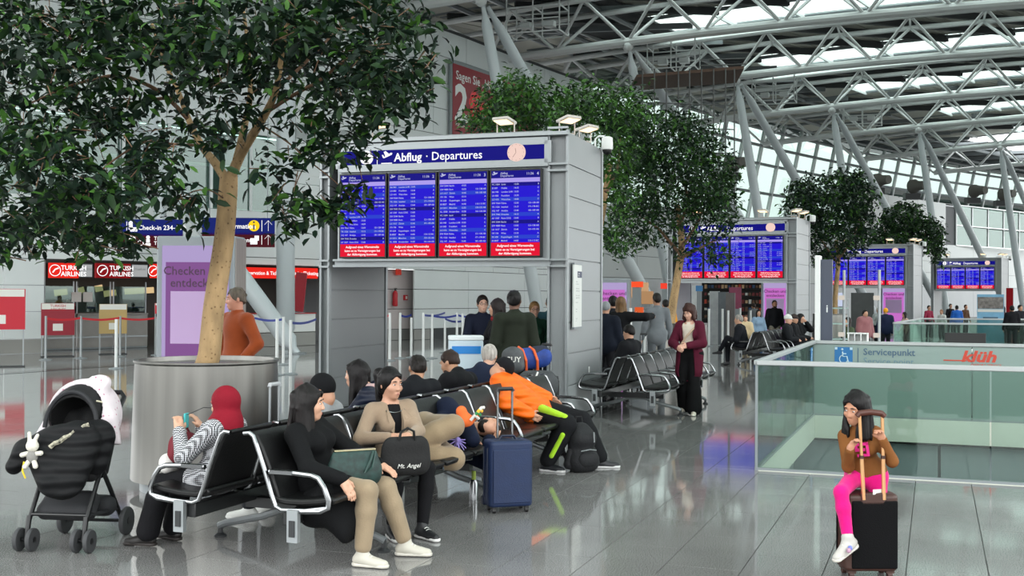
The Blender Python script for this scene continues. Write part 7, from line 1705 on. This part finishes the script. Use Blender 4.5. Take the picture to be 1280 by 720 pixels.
# ------------------------------------------------------------------ people further off
stander(757, 19.2, 375, 'person in a grey knit hat and navy jacket half hidden by the pillar', pi - .3, dict(skin='c99a80', style='beanie', hat='8b8f92', top='141a26', g=.05, legs='1b1c20', bulk=1.1), 0)
stander(776, 19.6, 369, 'woman with long streaked blonde hair in a long black coat pointing right, in the queue', pi - .4, dict(fem=True, skin='d3a58e', style='long', hair='6d5338', hairlen=.36, top='101114', g=.04, hem=.7, legs='101114'), 0, hl=V(-.1, -.5, 1.4), el=V(.5, 0, -1), er=V(-1, 0, 0), hr=V(-.5, -.25, 1.38))
stander(766, 20.6, 368, 'dark-haired person at the front of the queue beside the blonde woman', pi, dict(skin='b98c72', style='short', hair='0f0d0d', top='1a1c22', g=.04, legs='1b1c20'), 0)
stander(821, 22.0, 364, 'man in a light grey suit seen from behind, left of the planter tree', pi + .2, dict(skin='a87c62', style='crop', hair='1a1512', top='6d7276', g=.025, hem=.15, legs='5d6266'), 0)
stander(832, 27.0, 373, 'person in a black and orange jacket beyond the grey-suited man', pi, dict(skin='b98c72', style='short', hair='15110f', top='d8922a', g=.04, legs='1b1c20'), 0)
b3 = bench3.location; r3 = -radians(25)
def on_b3(x, y, z=0): q = b3 + Matrix.Rotation(r3, 3, 'Z') @ Vector((x, y, 0)); q.z = z; return q
c = on_b3(-.42, .3); rr_ = r3 - pi / 2; person('grey-haired man with crossed legs at the near end of the far seat row', (c.x, c.y), rr_, sit(1.74, (0, 5, 0), .1, cross=True), dict(skin='c99a80', style='short', hair='8f8a84', top='14161c', g=.05, hem=.4, legs='15171d', bulk=1.1), 0)
for i, (y, lab, look, k) in enumerate(((1.5, 'person with a white cap and fair hair seated first of three on the far row', dict(skin='d0a088', style='cap', hat='d6d6d2', hair='9a7a50', top='15171b', g=.05, legs='15161a'), {}), (2.3, 'man in a dark cap seated in the middle of three on the far row', dict(skin='b98c72', style='cap', hat='3a3230', top='101115', g=.06, bulk=1.15, legs='15161a'), {}), (3.2, 'dark-haired woman with a hand at her mouth, last of three on the far row', dict(fem=True, skin='c99a80', style='long', hair='120e0e', top='0f1013', g=.04, legs='15161a'), dict(hands='face')))):
    c = on_b3(.42, y); person(lab, (c.x, c.y), r3 + pi / 2, sit(1.74, (-15, 8, 0), .0, **k), look, 0)
stander(968, 33.0, 374, 'bearded man in a black hooded jacket and beige trousers standing before the violet totem', .1, dict(skin='a9785c', style='crop', hair='15100e', beard=True, top='15161a', g=.04, legs='8c8578', fit=.03), 0)
stander(948, 32.0, 386, 'girl in a pale denim jacket and jeans standing left of the bearded man', .1, dict(fem=True, skin='c0937a', style='long', hair='17110f', top='7d96ad', g=.03, legs='41597a'), 0)
stander(932, 30.5, 393, 'small child in a cream jacket beside the girl in denim', -.3, dict(skin='c99a80', style='short', hair='4a3426', top='d0ba94', g=.04, legs='b8a98c', hs=1.1), 0)
c = P(765, 400, 18.6); lc2 = B(11.4, -.4); p = sit(1.7, (0, 10, 0), 0.0); person('dark-clothed person with a burgundy bag seated behind the near board pillar', lc2, RM - .3, p, dict(skin='c99a80', style='short', hair='120e0d', top='15161a', g=.05, legs='1b1c20'), 0)
c = arc(87, DW + 1.9); person('clerk with dark hair in a dark uniform and white shirt behind the left check-in counter', (c.x, c.y), radians(-20), stand(1.62, 'front'), dict(skin='b98c72', style='short', hair='120e0d', top='15171c', g=.02, open=.04, shirt='d8d8d4', legs='15171c'), 0)
CR = [(1060, 24, 395, 'woman with long dark hair in an olive jacket by the glass rack', dict(fem=True, style='long', hair='1d1512', top='4a5540'), -1.2), (1081, 30, 386, 'person in a dusty pink coat with a black strap behind the service desk', dict(style='short', hair='17110f', top='8d5d60', g=.06, bulk=1.3), .4), (1098, 38, 383, 'person in a grey shirt with a cap beyond the pink coat', dict(style='cap', hat='b8b8b0', top='8f9694'), pi), (1107, 33, 384, 'person with a bright orange hood and navy jacket behind the post', dict(style='beanie', hat='e09a1c', top='18203a', g=.05), pi),
      (1131, 36, 389, 'woman in a pale pink top facing left behind the second glass rail', dict(fem=True, style='bob', hair='1a1211', top='c9a79c'), -1.4), (1161, 48, 381, 'person in a raspberry jacket between the third and fourth boards', dict(style='short', hair='1c1512', top='8f2a44'), .3), (1177, 44, 386, 'person in a white top leaning forward under the farthest board', dict(style='short', hair='8f6a4a', top='cfcfcb'), -1.0), (1196, 46, 381, 'person in a bright blue jacket under the farthest board', dict(style='short', hair='1a1512', top='1f5cb0', g=.04), pi),
      (1207, 50, 380, 'person in a brown jacket right of the bright blue jacket', dict(style='crop', hair='2a1f18', top='5a4030'), .5), (1188, 52, 379, 'person in black behind the bright blue jacket', dict(style='short', hair='15110f', top='131418'), .2), (1265, 36, 381, 'dark-haired person in a black coat at the right edge, left of two', dict(style='short', hair='0f0c0c', top='121317', g=.05), pi), (1275, 38, 380, 'person in a dark jacket at the right edge, right of two', dict(style='short', hair='1a1512', top='1c1d24', g=.05), .3), (1254, 42, 382, 'person in a maroon jacket behind the blue roll-up banner', dict(style='bob', fem=True, hair='1a1211', top='5d1c26'), pi),
      (909, 44, 380, 'shopper in a dark grey coat before the far shop, left', dict(style='short', hair='1a1512', top='3a3d42', g=.04), pi), (942, 42, 378, 'shopper in a grey jacket before the far shop, right', dict(style='short', hair='2a1c16', top='5b5f62', g=.04), pi + .4)]
for px, Y, top, lab, look, rz in CR:
    look.setdefault('skin', 'b98c72'); look.setdefault('legs', '1b1d22'); stander(px, Y, top, lab, rz, look, 0)
